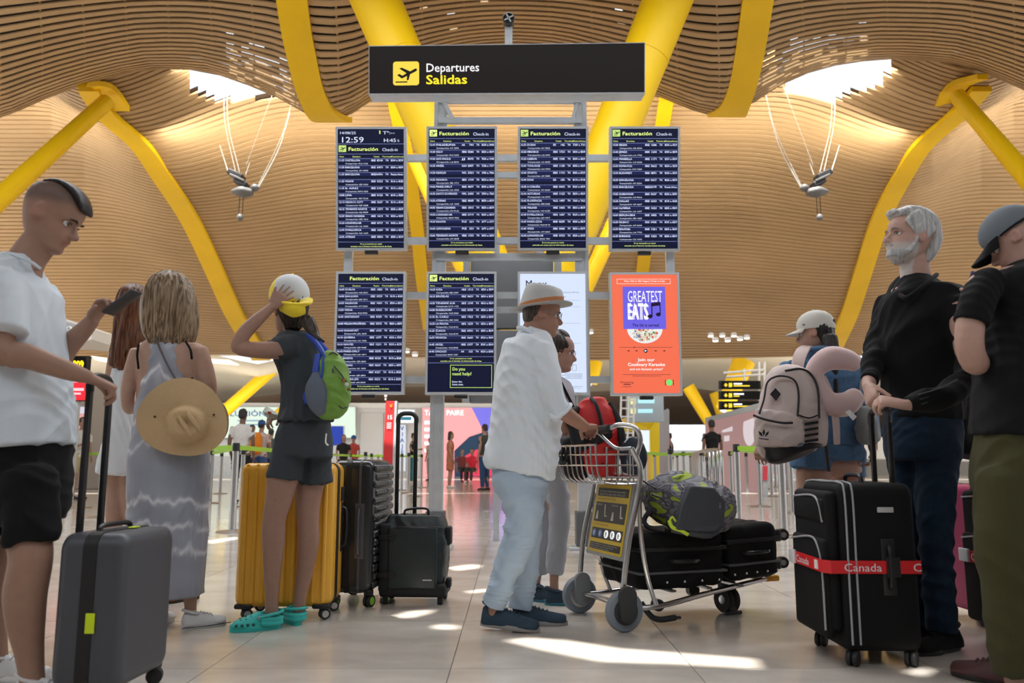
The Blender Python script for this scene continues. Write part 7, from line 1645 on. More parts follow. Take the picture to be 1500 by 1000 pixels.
# brim curls up at the back, down at the front
for rg, am in ((rings[0], 1), (rings[1], 1), (rings[2], .45)):
    for k in range(40):
        c_ = math.cos(2*math.pi*k/40); rg[k] = rg[k]+H.u*(am*(.012*max(0, -c_)**2-.010*max(0, c_)**2+.006*abs(math.sin(2*math.pi*k/40))))
for rg in rings[5:8]:
    for k in range(40):
        a = 2*math.pi*k/40; c_ = math.cos(a); s_ = math.sin(a)
        rg[k] = rg[k]-H.r*(.010*math.copysign(1, s_)*math.exp(-((abs(a if a < math.pi else 2*math.pi-a)-.6)/.35)**2))
mb = MB(); mb.loft(rings); mb.build('hat_body', felt, t, sharp=60)
mb = MB(); mb.loft([ringh(.0885, .1085, zb_+.004, .004), ringh(.0895, .1095, zb_+.006, .004), ringh(.0875, .1075, zb_+.032, .003), ringh(.0855, .1055, zb_+.033, .003)], cap=False); mb.build('hat_band', tan, t)

# ---------------------------------------------------------------- woman behind the man in the hat
t = thing('person', 'dark-haired woman with glasses half hidden behind the man in the fedora', 'person', gnd(810, 4.68), world=True)
H = Head(P(816, 518, 4.66), (1, -0.05), 8, 0, 1.0)
mb = MB(); H.mesh(mb)
pc(mb, [(806, 562, 4.66, 13, .05), (810, 545, 4.66, 12, .046), (814, 532, 4.66, 12, .046)])
sil(mb, [(560, 792, 822, .10), (600, 788, 830, .11), (690, 786, 830, .12)], 4.66)
pc(mb, [(815, 570, 4.52, 10), (822, 600, 4.50, 9), (828, 625, 4.50, 8), (840, 640, 4.52, 6)]); hand(mb, P(838, 638, 4.52), (1, 0, 0.1), (0, 0.2, -1), (0, 1, 0), (45, 50, 30), 3, .9)
pc(mb, [(812, 700, 4.6, 16), (818, 770, 4.6, 12), (812, 840, 4.6, 7), (812, 862, 4.6, 6.5)]); pc(mb, [(792, 700, 4.76, 16), (790, 780, 4.76, 12), (786, 845, 4.76, 7), (785, 862, 4.76, 6.5)])
body(t, mb, H, base=(0.38, 0.22, 0.165), vox=.0055)
H.eyes(t)
mb = MB(); mb.ell([(H.w(0, .01, .215), .05, .05), (H.w(0, -.005, .185), .080, .088), (H.w(0, -.025, .14), .086, .085), (H.w(0, -.045, .09), .084, .068), (H.w(0, -.06, .05), .07, .05)], H.r)
remesh(mb, 'hair', hairmat('dark brown hair', (0.012, 0.008, 0.006), (0.055, 0.035, 0.022)), t, vox=.006, smooth=2, disp=hairdisp(P(812, 515, 4.66), .0014, 16, 8), ratio=.6)
mb = GB(); sil(mb, [(552, 800, 820, .05), (560, 794, 828, .12), (575, 788, 840, .16), (610, 784, 842, .16), (650, 784, 838, .15), (690, 786, 832, .15)], 4.66)
pc(mb, [(818, 568, 4.52, 12), (826, 600, 4.50, 12), (832, 622, 4.50, 10)])
garment(mb, 'blouse', cloth('lilac white blouse', (.42, .41, .46)), t, .005, (9, 9, 9), 15, vox=.008)
mb = GB(); sil(mb, [(680, 786, 830, .14), (705, 786, 830, .14)], 4.66); pc(mb, [(812, 700, 4.6, 19), (820, 750, 4.59, 16), (816, 800, 4.6, 14.5), (812, 840, 4.6, 13)]); pc(mb, [(796, 700, 4.74, 19), (796, 760, 4.74, 15), (790, 840, 4.76, 12)])
garment(mb, 'trousers', cloth('pale grey trousers', (.40, .42, .47)), t, .0045, (10, 10, 12), 16, vox=.008)
g0 = gnd(798, 4.60); shoe(t, g0, g0+V(.235, -.03, 0), nvy, mat('teal sole', (.03, .2, .28), .5), w=.04, h=.07); g0 = gnd(776, 4.74); shoe(t, g0, g0+V(.20, -.12, 0), nvy, MATS['teal sole'], w=.04, h=.075)
mb = MB(); mb.tube([P(822, 560, 4.50), P(832, 580, 4.47), P(842, 600, 4.46), P(848, 615, 4.46)], .008, 8, smooth=4); mb.build('bag_strap', blackc, t)
glasses(H, 'pink rimmed glasses worn by the dark-haired woman', (.35, .16, .15))

# ---------------------------------------------------------------- woman with cap and pale backpack
t = thing('person', 'woman in denim jacket and denim shorts carrying a pale pink backpack', 'person', gnd(1215, 4.5), world=True)
H = Head(P(1196, 489, 4.5), (-0.85, 0.55), 6, 0, 1.0)
mb = MB(); H.mesh(mb)
pc(mb, [(1204, 530, 4.5, 13, .05), (1200, 516, 4.5, 12, .046), (1198, 502, 4.5, 12, .046)])
sil(mb, [(528, 1170, 1240, .08), (580, 1165, 1250, .10), (640, 1172, 1255, .11), (690, 1172, 1260, .12)], 4.5)
pc(mb, [(1158, 540, 4.42, 12), (1140, 585, 4.40, 11), (1125, 625, 4.38, 9), (1117, 648, 4.36, 6.5)]); hand(mb, P(1117, 646, 4.36), P(1110, 672, 4.33)-P(1117, 646, 4.36), (0.6, 0.5, 0), (-0.3, -1, 0), (25, 30, 20), 6, .9)
pc(mb, [(1262, 545, 4.55, 12), (1270, 590, 4.55, 11), (1276, 630, 4.5, 9), (1279, 658, 4.45, 6.5)]); hand(mb, P(1279, 656, 4.45), P(1279, 682, 4.42)-P(1279, 656, 4.45), (-1, 0, 0), (0, -1, 0), (30, 35, 20), 5, .9)
pc(mb, [(1192, 690, 4.45, 25), (1196, 740, 4.45, 21), (1202, 790, 4.45, 17), (1203, 840, 4.46, 14), (1204, 885, 4.46, 8)]); pc(mb, [(1242, 690, 4.55, 24), (1242, 745, 4.55, 20), (1242, 800, 4.55, 16), (1240, 845, 4.55, 13), (1240, 885, 4.55, 8)])
body(t, mb, H, base=skin_a, vox=.0055)
H.eyes(t)
mb = MB(); mb.ell([(H.w(0, -.025, .16), .078, .080), (H.w(0, -.045, .11), .080, .065), (H.w(0, -.06, .06), .060, .042)], H.r)
mb.ell([(P(1215, 495, 4.40), .045, .035), (P(1219, 512, 4.37), .035, .03), (P(1221, 530, 4.36), .026, .024), (P(1222, 548, 4.36), .022, .02), (P(1224, 570, 4.36), .018, .015), (P(1226, 585, 4.36), .010, .01)], (1, 0, 0))
remesh(mb, 'hair', hairmat('near black hair', (0.006, 0.005, 0.006), (0.03, 0.022, 0.02)), t, vox=.006, smooth=2, disp=hairdisp(P(1210, 500, 4.42), .0014, 16, 9), ratio=.6)
den = cloth('denim', (0.075, 0.155, 0.27), nscale=60, namt=.12)
mb = GB(); sil(mb, [(508, 1185, 1222, .06), (517, 1172, 1236, .10), (528, 1154, 1258, .14), (550, 1148, 1266, .155), (590, 1150, 1262, .15), (630, 1160, 1262, .15), (652, 1162, 1262, .155)], 4.5)
pc(mb, [(1162, 540, 4.42, 20), (1148, 575, 4.40, 19), (1132, 610, 4.38, 15), (1122, 634, 4.37, 12)]); pc(mb, [(1256, 540, 4.55, 19), (1266, 580, 4.55, 18), (1272, 615, 4.52, 15), (1277, 640, 4.47, 12)])
garment(mb, 'denim_jacket', den, t, .006, (10, 10, 10), 17)
mb = MB(); mb.tube([P(1178, 515, 4.42), P(1198, 510, 4.36), P(1225, 512, 4.36), P(1244, 524, 4.38)], .014, 8, smooth=4); mb.build('jacket_collar', den, t)
mb = GB(); sil(mb, [(640, 1166, 1262, .145), (672, 1162, 1264, .155)], 4.5); pc(mb, [(1190, 660, 4.45, 30), (1189, 686, 4.45, 30)]); pc(mb, [(1240, 660, 4.55, 28), (1241, 697, 4.55, 27)])
garment(mb, 'denim_shorts', den, t, .004, (10, 10, 10), 18)
for px, Y in ((1204, 4.46), (1240, 4.55)):
    g0 = gnd(px, Y)+V(.05, -.06, 0); shoe(t, g0, g0+V(-.13, .19, 0), canvas, soleb, w=.04, h=.07)
t = thing('cap', 'cream baseball cap on the woman with the pale backpack', 'cap', P(1200, 465, 4.5), world=True)
crm = mat('cream cotton', (0.60, 0.585, 0.53), .8, bump=.1, bscale=200)
mb = MB(); rings = []
for z, rx, ry, yo in ((.128, .083, .101, -.012), (.150, .085, .104, -.012), (.178, .084, .100, -.010), (.203, .074, .086, -.010), (.222, .056, .064, -.010), (.234, .032, .036, -.010), (.239, .008, .008, -.010)):
    rings.append([H.w(rx*math.sin(a), yo+ry*math.cos(a), z+.010*math.cos(a)*(1 if z < .16 else 0)) for a in np.linspace(0, 6.2832, 37)[:-1]])
mb.loft(rings); mb.build('cap_crown', crm, t)
mb = MB(); top = []; bot = []
for a in np.linspace(-1.15, 1.15, 17):
    i_ = H.w(.082*math.sin(a), -.012+.100*math.cos(a), .142); dd = .070*math.cos(a*1.25)**.6 if abs(a) < 1.2 else 0; o_ = H.w(.082*math.sin(a)*1.02, -.012+.100*math.cos(a)+dd, .130-.012*abs(math.sin(a)))
    top.append((i_, o_))
vs = []; fs = []
for i_, o_ in top: vs += [i_, o_, i_-H.u*.004, o_-H.u*.004]
for k in range(16): b = k*4; fs += [(b, b+1, b+5, b+4), (b+2, b+6, b+7, b+3), (b+1, b+3, b+7, b+5), (b, b+4, b+6, b+2)]
mb.add(vs, fs); mb.build('cap_brim', crm, t)
mb = MB(); mb.sphere(H.w(0, -.010, .240), .006, 8, 5); mb.build('button', crm, t)
mb = MB(); mb.ell([(H.w(-.035, -.100, .148), .004, .010), (H.w(0, -.112, .152), .004, .018), (H.w(.035, -.100, .148), .004, .010)], H.f); mb.build('back_opening', mat('dark gap', (.01, .01, .01), .9), t)
mb = MB(); mb.sphere(H.w(-.078, .035, .155), (.008, .006, .003), 8, 5); mb.build('emblem', mat('dark gap', (.01, .01, .01), .9), t)
# backpack
t = thing('pink_backpack', 'pale pink backpack with black zips and three side stripes, worn by the woman in denim', 'backpack', P(1160, 610, 4.2), world=True)
pk = mat('pale pink nylon', (0.60, 0.495, 0.465), .6, bump=.15, bscale=90); bk = mat('black trim', (.012, .010, .013), .5)
mb = MB(); sil(mb, [(541, 1150, 1196, .05), (550, 1132, 1208, .075), (570, 1118, 1212, .095), (600, 1110, 1212, .105), (635, 1106, 1211, .105), (655, 1108, 1208, .095), (664, 1120, 1200, .07)], 4.17)
remesh(mb, 'pack_body', pk, t, vox=.007, smooth=3, disp=wrinkle(.0035, (9, 9, 9), 21))
mb = MB(); sil(mb, [(603, 1108, 1176, .03), (612, 1105, 1178, .05), (640, 1104, 1178, .055), (652, 1107, 1176, .045)], 4.08); remesh(mb, 'front_pocket', pk, t, vox=.006, smooth=3, disp=wrinkle(.0025, (12, 12, 12), 22))
mb = MB(); sil(mb, [(652, 1112, 1206, .09), (662, 1118, 1202, .085), (669, 1130, 1195, .06)], 4.15); remesh(mb, 'black_base', bk, t, vox=.007, smooth=3)
def trim(pts, r_=.005, nm='black_zip', m_=bk):
    mb = MB(); mb.tube([P(*p) for p in pts], r_, 8, smooth=4); return mb.build(nm, m_, t)
trim([(1112, 606, 4.05), (1119, 585, 4.06), (1124, 560, 4.07), (1138, 551, 4.07), (1155, 552, 4.07), (1166, 560, 4.07), (1170, 580, 4.06), (1168, 612, 4.05)])
trim([(1150, 543, 4.10), (1172, 540, 4.10), (1188, 548, 4.10), (1198, 570, 4.08), (1200, 612, 4.06)], .006)
trim([(1104, 608, 4.04), (1120, 614, 4.005), (1145, 619, 4.0), (1161, 619, 4.005)], .006)
trim([(1170, 608, 4.04), (1185, 612, 4.05), (1198, 608, 4.06)], .004)
n_ = V(-.1, -1, .05)
def flat(pts, nm, m_, th=.004):
    q = [P(*p) for p in pts]; mb = MB(); mb.prism(q, (0, 0, 0), (0, th, 0)); return mb.build(nm, m_, t, sharp=30)
flat([(1136, 568, 4.062), (1144, 577, 4.06), (1137, 587, 4.058), (1128, 577, 4.062)], 'diamond_patch', bk)
flat([(1168, 617, 4.045), (1176, 617, 4.05), (1176, 653, 4.055), (1168, 655, 4.045)], 'mesh_side', mat('grey mesh', (0.13, 0.16, 0.21), .8))
for k in range(4): flat([(1179, 619+8.5*k, 4.052), (1199, 616+8.5*k, 4.065), (1199, 620+8.5*k, 4.065), (1179, 623+8.5*k, 4.052)], 'stripe', bk)
for dx, dy, a_ in ((-6, -1, -35), (0, -3, 0), (6, -1, 35)):
    c_, s_ = math.cos(R(a_)), math.sin(R(a_)); pts = [(0, 6), (-2, 0), (0, -5), (2, 0)]
    flat([(1119+dx*.8+x*c_-y*s_, 636+dy+x*s_+y*c_, 4.000) for x, y in pts], 'emblem_leaf', bk)
flat([(1112, 641, 4.0), (1126, 643, 4.0), (1126, 644.5, 4.0), (1112, 642.5, 4.0)], 'emblem_line', bk)
mb = MB(); mb.ell([(P(1167, 550, 4.22), .030, .008), (P(1169, 530, 4.26), .032, .008), (P(1175, 514, 4.33), .032, .008), (P(1182, 508, 4.44), .032, .008)], (1, 0, 0), e=4); mb.build('shoulder_strap', mat('strap pink', (.55, .43, .40), .6), t)
trim([(1205, 560, 4.18), (1208, 600, 4.18), (1210, 650, 4.18), (1214, 690, 4.2)], .010, 'hanging_strap', bk)
trim([(1186, 545, 4.2), (1192, 540, 4.2), (1202, 546, 4.2)], .006, 'grab_loop', bk)
mb = MB(); mb.ell([(P(1205, 552, 4.14), .018, .006), (P(1217, 580, 4.12), .018, .006), (P(1224, 615, 4.12), .018, .006), (P(1226, 650, 4.14), .016, .006)], (1, 0, 0), e=4); mb.build('shoulder_strap', MATS['strap pink'], t)
t = thing('neck_pillow', 'pink curved travel pillow strapped to the pale backpack', 'pillow', P(1225, 560, 4.2), world=True)
mb = MB(); pc(mb, [(1252, 533, 4.18, 12.5), (1240, 527, 4.16, 16), (1215, 525, 4.14, 18), (1194, 542, 4.14, 14), (1198, 568, 4.14, 14), (1215, 590, 4.13, 17), (1238, 592, 4.13, 18), (1254, 580, 4.15, 14)], ref=(0, 1, 0), sub=6)
remesh(mb, 'pillow_body', mat('pink velour', (0.62, 0.44, 0.43), .9, sheen=.5, bump=.1, bscale=300), t, vox=.007, smooth=6)
mb = MB(); q = [P(1238, 603, 4.06), P(1245, 600, 4.06), P(1255, 610, 4.05), P(1250, 616, 4.05)]; mb.prism(q, (0, 0, 0), (0, .002, 0)); mb.build('care_tag', white, t)
t = thing('grey_tote', 'grey cloth tote hanging between the pink pillow and the man in black', 'bag', P(1268, 640, 4.4), world=True)
mb = MB(); sil(mb, [(596, 1258, 1276, .04), (615, 1255, 1284, .07), (640, 1256, 1286, .08), (650, 1260, 1282, .06)], 4.33); remesh(mb, 'bag_body', cloth('grey tote cloth', (.26, .28, .28)), t, vox=.008, smooth=3, disp=wrinkle(.004, (12, 12, 10), 30))
mb = MB(); mb.tube([P(1262, 600, 4.33), P(1260, 570, 4.36), P(1262, 545, 4.42)], .006, 6, smooth=3); mb.build('tote_strap', MATS['grey tote cloth'], t)

# ---------------------------------------------------------------- white-haired man in black
t = thing('person', 'white-haired bearded man in black jacket and jeans, hands resting on the case handle', 'person', gnd(1350, 3.6), world=True)
H = Head(P(1334, 352, 3.55), (-1, -0.12), -9, 0, 1.10)
mb = MB(); H.mesh(mb)
pc(mb, [(1343, 425, 3.58, 25, .065), (1341, 402, 3.57, 22, .058), (1339, 378, 3.56, 21, .055)])
sil(mb, [(425, 1308, 1392, .11), (480, 1296, 1405, .13), (560, 1300, 1404, .13), (620, 1304, 1400, .13)], 3.58)
pc(mb, [(1398, 450, 3.42, 18), (1416, 510, 3.36, 17), (1418, 556, 3.30, 16), (1380, 578, 3.22, 13), (1340, 591, 3.19, 10), (1324, 593, 3.18, 9, .018)])
hand(mb, P(1326, 593, 3.18), P(1292, 586, 3.20)-P(1326, 593, 3.18), (-0.1, 0.6, -1), (-.3, .8, .5), (48, 55, 35), 3, 1.05, (28, 30), 20)
pc(mb, [(1298, 450, 3.68, 15), (1284, 505, 3.62, 14), (1275, 545, 3.52, 12), (1272, 568, 3.42, 9)])
hand(mb, P(1272, 566, 3.42), P(1281, 600, 3.32)-P(1272, 566, 3.42), (0.8, 0, -.4), (0.3, -1, 0.2), (40, 45, 30), 3, 1.0, (28, 30), 20)
pc(mb, [(1372, 700, 3.52, 22), (1372, 800, 3.52, 15), (1382, 920, 3.52, 9), (1382, 935, 3.52, 9)]); pc(mb, [(1328, 700, 3.66, 20), (1340, 800, 3.66, 14), (1350, 905, 3.66, 9), (1352, 920, 3.66, 9)])
body(t, mb, H, col=skincol(skin_d, [H], beard=((0.60, 0.58, 0.56), .75), lip=(.5, .25, .22)))
H.eyes(t, col=(.1, .12, .15), brow=(.22, .2, .19))
mb = MB(); k_ = 1.10
mb.ell([(H.w(0, .055, .212), .045*k_, .018*k_), (H.w(0, .0, .218), .066*k_, .030*k_), (H.w(0, -.06, .185), .074*k_, .045*k_), (H.w(0, -.085, .13), .070*k_, .040*k_), (H.w(0, -.086, .085), .064*k_, .034*k_), (H.w(0, -.076, .045), .054*k_, .026*k_), (H.w(0, -.066, .022), .044*k_, .014*k_)], H.r)
mb.ell([(H.w(0, .066, .200), .060*k_, .020*k_), (H.w(0, .04, .205), .070*k_, .03*k_)], H.r); mb.ell([(H.w(0, .082, .20), .040*k_, .012*k_), (H.w(0, .088, .212), .030*k_, .010*k_)], H.r)
for sg in (-1, 1): mb.ell([(H.w(sg*.062, .03, .185), .020*k_, .04*k_), (H.w(sg*.068, .0, .155), .014*k_, .045*k_), (H.w(sg*.066, -.045, .12), .014*k_, .04*k_)], H.r)
remesh(mb, 'hair', hairmat('silver hair', (0.34, 0.34, 0.35), (0.58, 0.57, 0.56)), t, vox=.005, smooth=2, disp=wrinkle(.0013, (22, 22, 14), 31), ratio=.6)
mb = MB(); rings = []
for z_, f_ in ((-.004, .96), (.006, 1.06), (.020, 1.09), (.036, 1.07), (.046, 1.045), (.050, 1.01)):
    yf = np.interp(z_, [h[0] for h in HP], [h[1] for h in HP]); yb = np.interp(z_, [h[0] for h in HP], [h[2] for h in HP]); hw = np.interp(z_, [h[0] for h in HP], [h[3] for h in HP]); yc = (yf+yb)/2; hy = (yf-yb)/2
    A = [R(a) for a in np.linspace(4, 176, 16)]
    rings.append([H.w(hw*f_*math.cos(a)*(1-.16*math.sin(a)), yc+hy*f_*math.sin(a)**.92, z_) for a in A]+[H.w(hw*.8*math.cos(a)*(1-.16*math.sin(a)), yc+hy*.8*math.sin(a)**.92, z_) for a in A[::-1]])
mb.loft(rings)
mb.ell([(H.w(-.024, .080, .062), .004, .004), (H.w(0, .091, .069), .006, .005), (H.w(.024, .080, .062), .004, .004)], H.f)
for sg in (-1, 1): mb.ell([(H.w(sg*.056, .030, .04), .014, .020), (H.w(sg*.064, .014, .070), .008, .018), (H.w(sg*.068, .008, .10), .005, .012)], H.f)
remesh(mb, 'beard', MATS['silver hair'], t, vox=.004, smooth=2, disp=wrinkle(.0007, (26, 26, 18), 32), ratio=.6)
mb = GB(); sil(mb, [(408, 1334, 1378, .072), (418, 1310, 1394, .125), (434, 1295, 1412, .165), (470, 1286, 1420, .175), (520, 1285, 1418, .165), (560, 1292, 1412, .155), (614, 1300, 1405, .155)], 3.58)
pc(mb, [(1396, 445, 3.44, 24), (1416, 495, 3.38, 23), (1421, 548, 3.30, 21), (1392, 575, 3.23, 19), (1350, 588, 3.19, 16), (1328, 592, 3.18, 13)]); pc(mb, [(1302, 445, 3.68, 20), (1286, 500, 3.62, 19), (1278, 540, 3.52, 16), (1273, 556, 3.46, 13)])
garment(mb, 'jacket', blackc, t, .006, (9, 9, 7), 33)
mb = MB(); mb.tube([P(1314, 428, 3.52), P(1327, 436, 3.43), P(1345, 425, 3.41), P(1362, 411, 3.45), P(1372, 402, 3.55)], .010, 8, smooth=4); mb.build('collar', blackc, t)
for k in range(3):
    mb = MB(); mb.tube([P(1345+2*k, 578+7*k, 3.155), P(1375, 569+7*k, 3.168), P(1402, 556+7*k, 3.20)], .0028, 6, smooth=4); mb.build('sleeve_stripe', mat('grey stripe', (.07, .07, .075), .6), t)
jean = cloth('dark jeans', (0.010, 0.023, 0.045), nscale=40, namt=.15)
mb = GB(); sil(mb, [(600, 1300, 1403, .15), (650, 1300, 1403, .16), (672, 1304, 1402, .15)], 3.58); pc(mb, [(1374, 660, 3.52, 31), (1370, 740, 3.51, 27), (1372, 820, 3.52, 23), (1380, 925, 3.52, 22)]); pc(mb, [(1328, 660, 3.65, 28), (1334, 750, 3.65, 25), (1344, 840, 3.66, 21), (1350, 915, 3.66, 20)])
garment(mb, 'jeans', jean, t, .006, (9, 9, 12), 34)
g0 = gnd(1402, 3.55); shoe(t, g0, g0+V(-.255, -.13, 0), blackc, rubber, w=.052, h=.085); g0 = gnd(1368, 3.68); shoe(t, g0, g0+V(-.25, -.10, 0), blackc, rubber, w=.052, h=.085)

# ---------------------------------------------------------------- man at the right edge
t = thing('person', 'man in black T-shirt and olive trousers at the right edge, back turned', 'person', gnd(1500, 2.95), world=True)
H = Head(P(1490, 352, 2.96), (-0.80, 0.6), 34, 0, 1.02)
mb = MB(); H.mesh(mb)
pc(mb, [(1512, 402, 2.95, 28, .07), (1502, 384, 2.95, 26, .062), (1492, 364, 2.96, 25, .06)])
sil(mb, [(400, 1455, 1560, .11), (460, 1442, 1580, .14), (560, 1445, 1585, .14), (660, 1442, 1588, .15)], 2.95)
pc(mb, [(1440, 415, 2.88, 21), (1424, 460, 2.85, 20), (1420, 505, 2.85, 20), (1430, 532, 2.92, 18), (1440, 500, 3.08, 14), (1446, 470, 3.2, 11), (1444, 448, 3.26, 10)]); hand(mb, P(1444, 450, 3.26), (-.06, .06, .8), (-.4, 1, 0), (-1, 0, 0), (40, 45, 30), 4, 1.0)
pc(mb, [(1588, 420, 2.90, 22), (1605, 480, 2.88, 21), (1610, 520, 2.9, 20), (1580, 500, 3.1, 15), (1540, 470, 3.2, 11)]); hand(mb, P(1542, 470, 3.2), (-.8, .1, .3), (0, 0, 1), (0, 1, 0), (40, 45, 30), 4, 1.0)
pc(mb, [(1480, 720, 2.9, 36), (1482, 850, 2.9, 28), (1490, 980, 2.9, 17), (1490, 1000, 2.9, 17)]); pc(mb, [(1560, 720, 3.0, 36), (1560, 850, 3.0, 28), (1562, 985, 3.0, 17)])
body(t, mb, H, col=skincol(skin_d, [H], buzz=((0.16, 0.14, 0.13), .6)))
H.eyes(t)
mb = GB(); sil(mb, [(378, 1478, 1530, .08), (388, 1455, 1560, .14), (402, 1436, 1585, .185), (440, 1432, 1598, .20), (520, 1436, 1600, .19), (600, 1433, 1600, .19), (642, 1432, 1602, .20)], 2.95)
pc(mb, [(1448, 410, 2.88, 26), (1432, 440, 2.85, 27), (1422, 474, 2.84, 27)]); pc(mb, [(1580, 412, 2.90, 27), (1600, 470, 2.88, 28)])
garment(mb, 't_shirt', blackc, t, .005, (9, 9, 5), 41)
oli = cloth('olive cotton', (0.055, 0.052, 0.020))
mb = GB(); sil(mb, [(628, 1436, 1600, .185), (700, 1434, 1604, .20), (722, 1438, 1602, .19)], 2.95); pc(mb, [(1478, 700, 2.9, 45), (1476, 800, 2.9, 43), (1482, 900, 2.9, 37), (1488, 990, 2.9, 31)]); pc(mb, [(1560, 700, 3.0, 44), (1560, 850, 3.0, 38), (1562, 990, 3.0, 30)])
garment(mb, 'trousers', oli, t, .006, (7, 7, 9), 42)
g0 = gnd(1503, 2.92); shoe(t, g0, g0+V(-.16, .22, 0), mat('oxblood leather', (.07, .02, .02), .5), rubber, w=.052, h=.085); g0 = gnd(1575, 3.0); shoe(t, g0, g0+V(-.12, .24, 0), MATS['oxblood leather'], rubber, w=.052, h=.085)
t = thing('cap', 'blue grey cap with black brim on the man at the right edge', 'cap', H.w(0, 0, .2), world=True)
cgr = mat('blue grey cotton', (0.14, 0.165, 0.19), .8, bump=.1, bscale=200)
mb = MB(); rings = []
for z, rx, ry, yo in ((.135, .083, .101, -.012), (.155, .085, .104, -.012), (.180, .083, .099, -.010), (.205, .072, .084, -.010), (.224, .054, .062, -.010), (.236, .030, .034, -.010), (.241, .008, .008, -.010)):
    rings.append([H.w(rx*math.sin(a), yo+ry*math.cos(a), z+.008*math.cos(a)*(1 if z < .16 else 0)) for a in np.linspace(0, 6.2832, 37)[:-1]])
mb.loft(rings); mb.build('cap_crown', cgr, t)
mb = MB(); vs = []; fs = []
for a in np.linspace(-1.15, 1.15, 17):
    i_ = H.w(.082*math.sin(a), -.012+.100*math.cos(a), .148); dd = .075*math.cos(a*1.25)**.6; o_ = H.w(.082*math.sin(a)*1.02, -.012+.100*math.cos(a)+dd, .128-.022*abs(math.sin(a))); vs += [i_, o_, i_-H.u*.004, o_-H.u*.004]
for k in range(16): b = k*4; fs += [(b, b+1, b+5, b+4), (b+2, b+6, b+7, b+3), (b+1, b+3, b+7, b+5), (b, b+4, b+6, b+2)]
mb.add(vs, fs); mb.build('cap_brim', blackc, t)
mb = MB(); mb.tube([H.w(.0845*math.sin(a), -.012+.1035*math.cos(a), .136) for a in np.linspace(1.2, 5.08, 20)], .004, 6); mb.build('cap_strap', blackc, t)
t = thing('phone', 'small purple-edged phone showing left of the right-edge man\'s shoulder', 'phone', P(1414, 405, 3.3), world=True)
Mx = Euler((0.2, 0.35, -0.5)).to_matrix()
mb = MB(); mb.box(P(1430, 420, 3.30), (0.07, 0.009, 0.12), Mx, .004); mb.build('phone_body', mat('purple phone', (.07, .05, .16), .4), t)
mb = MB(); mb.box(P(1430, 420, 3.30)+Mx @ V(0, .0052, 0), (.062, .001, .11), Mx); mb.build('phone_screen', mat('dark glass', (0.01, 0.01, 0.014), 0.08), t)

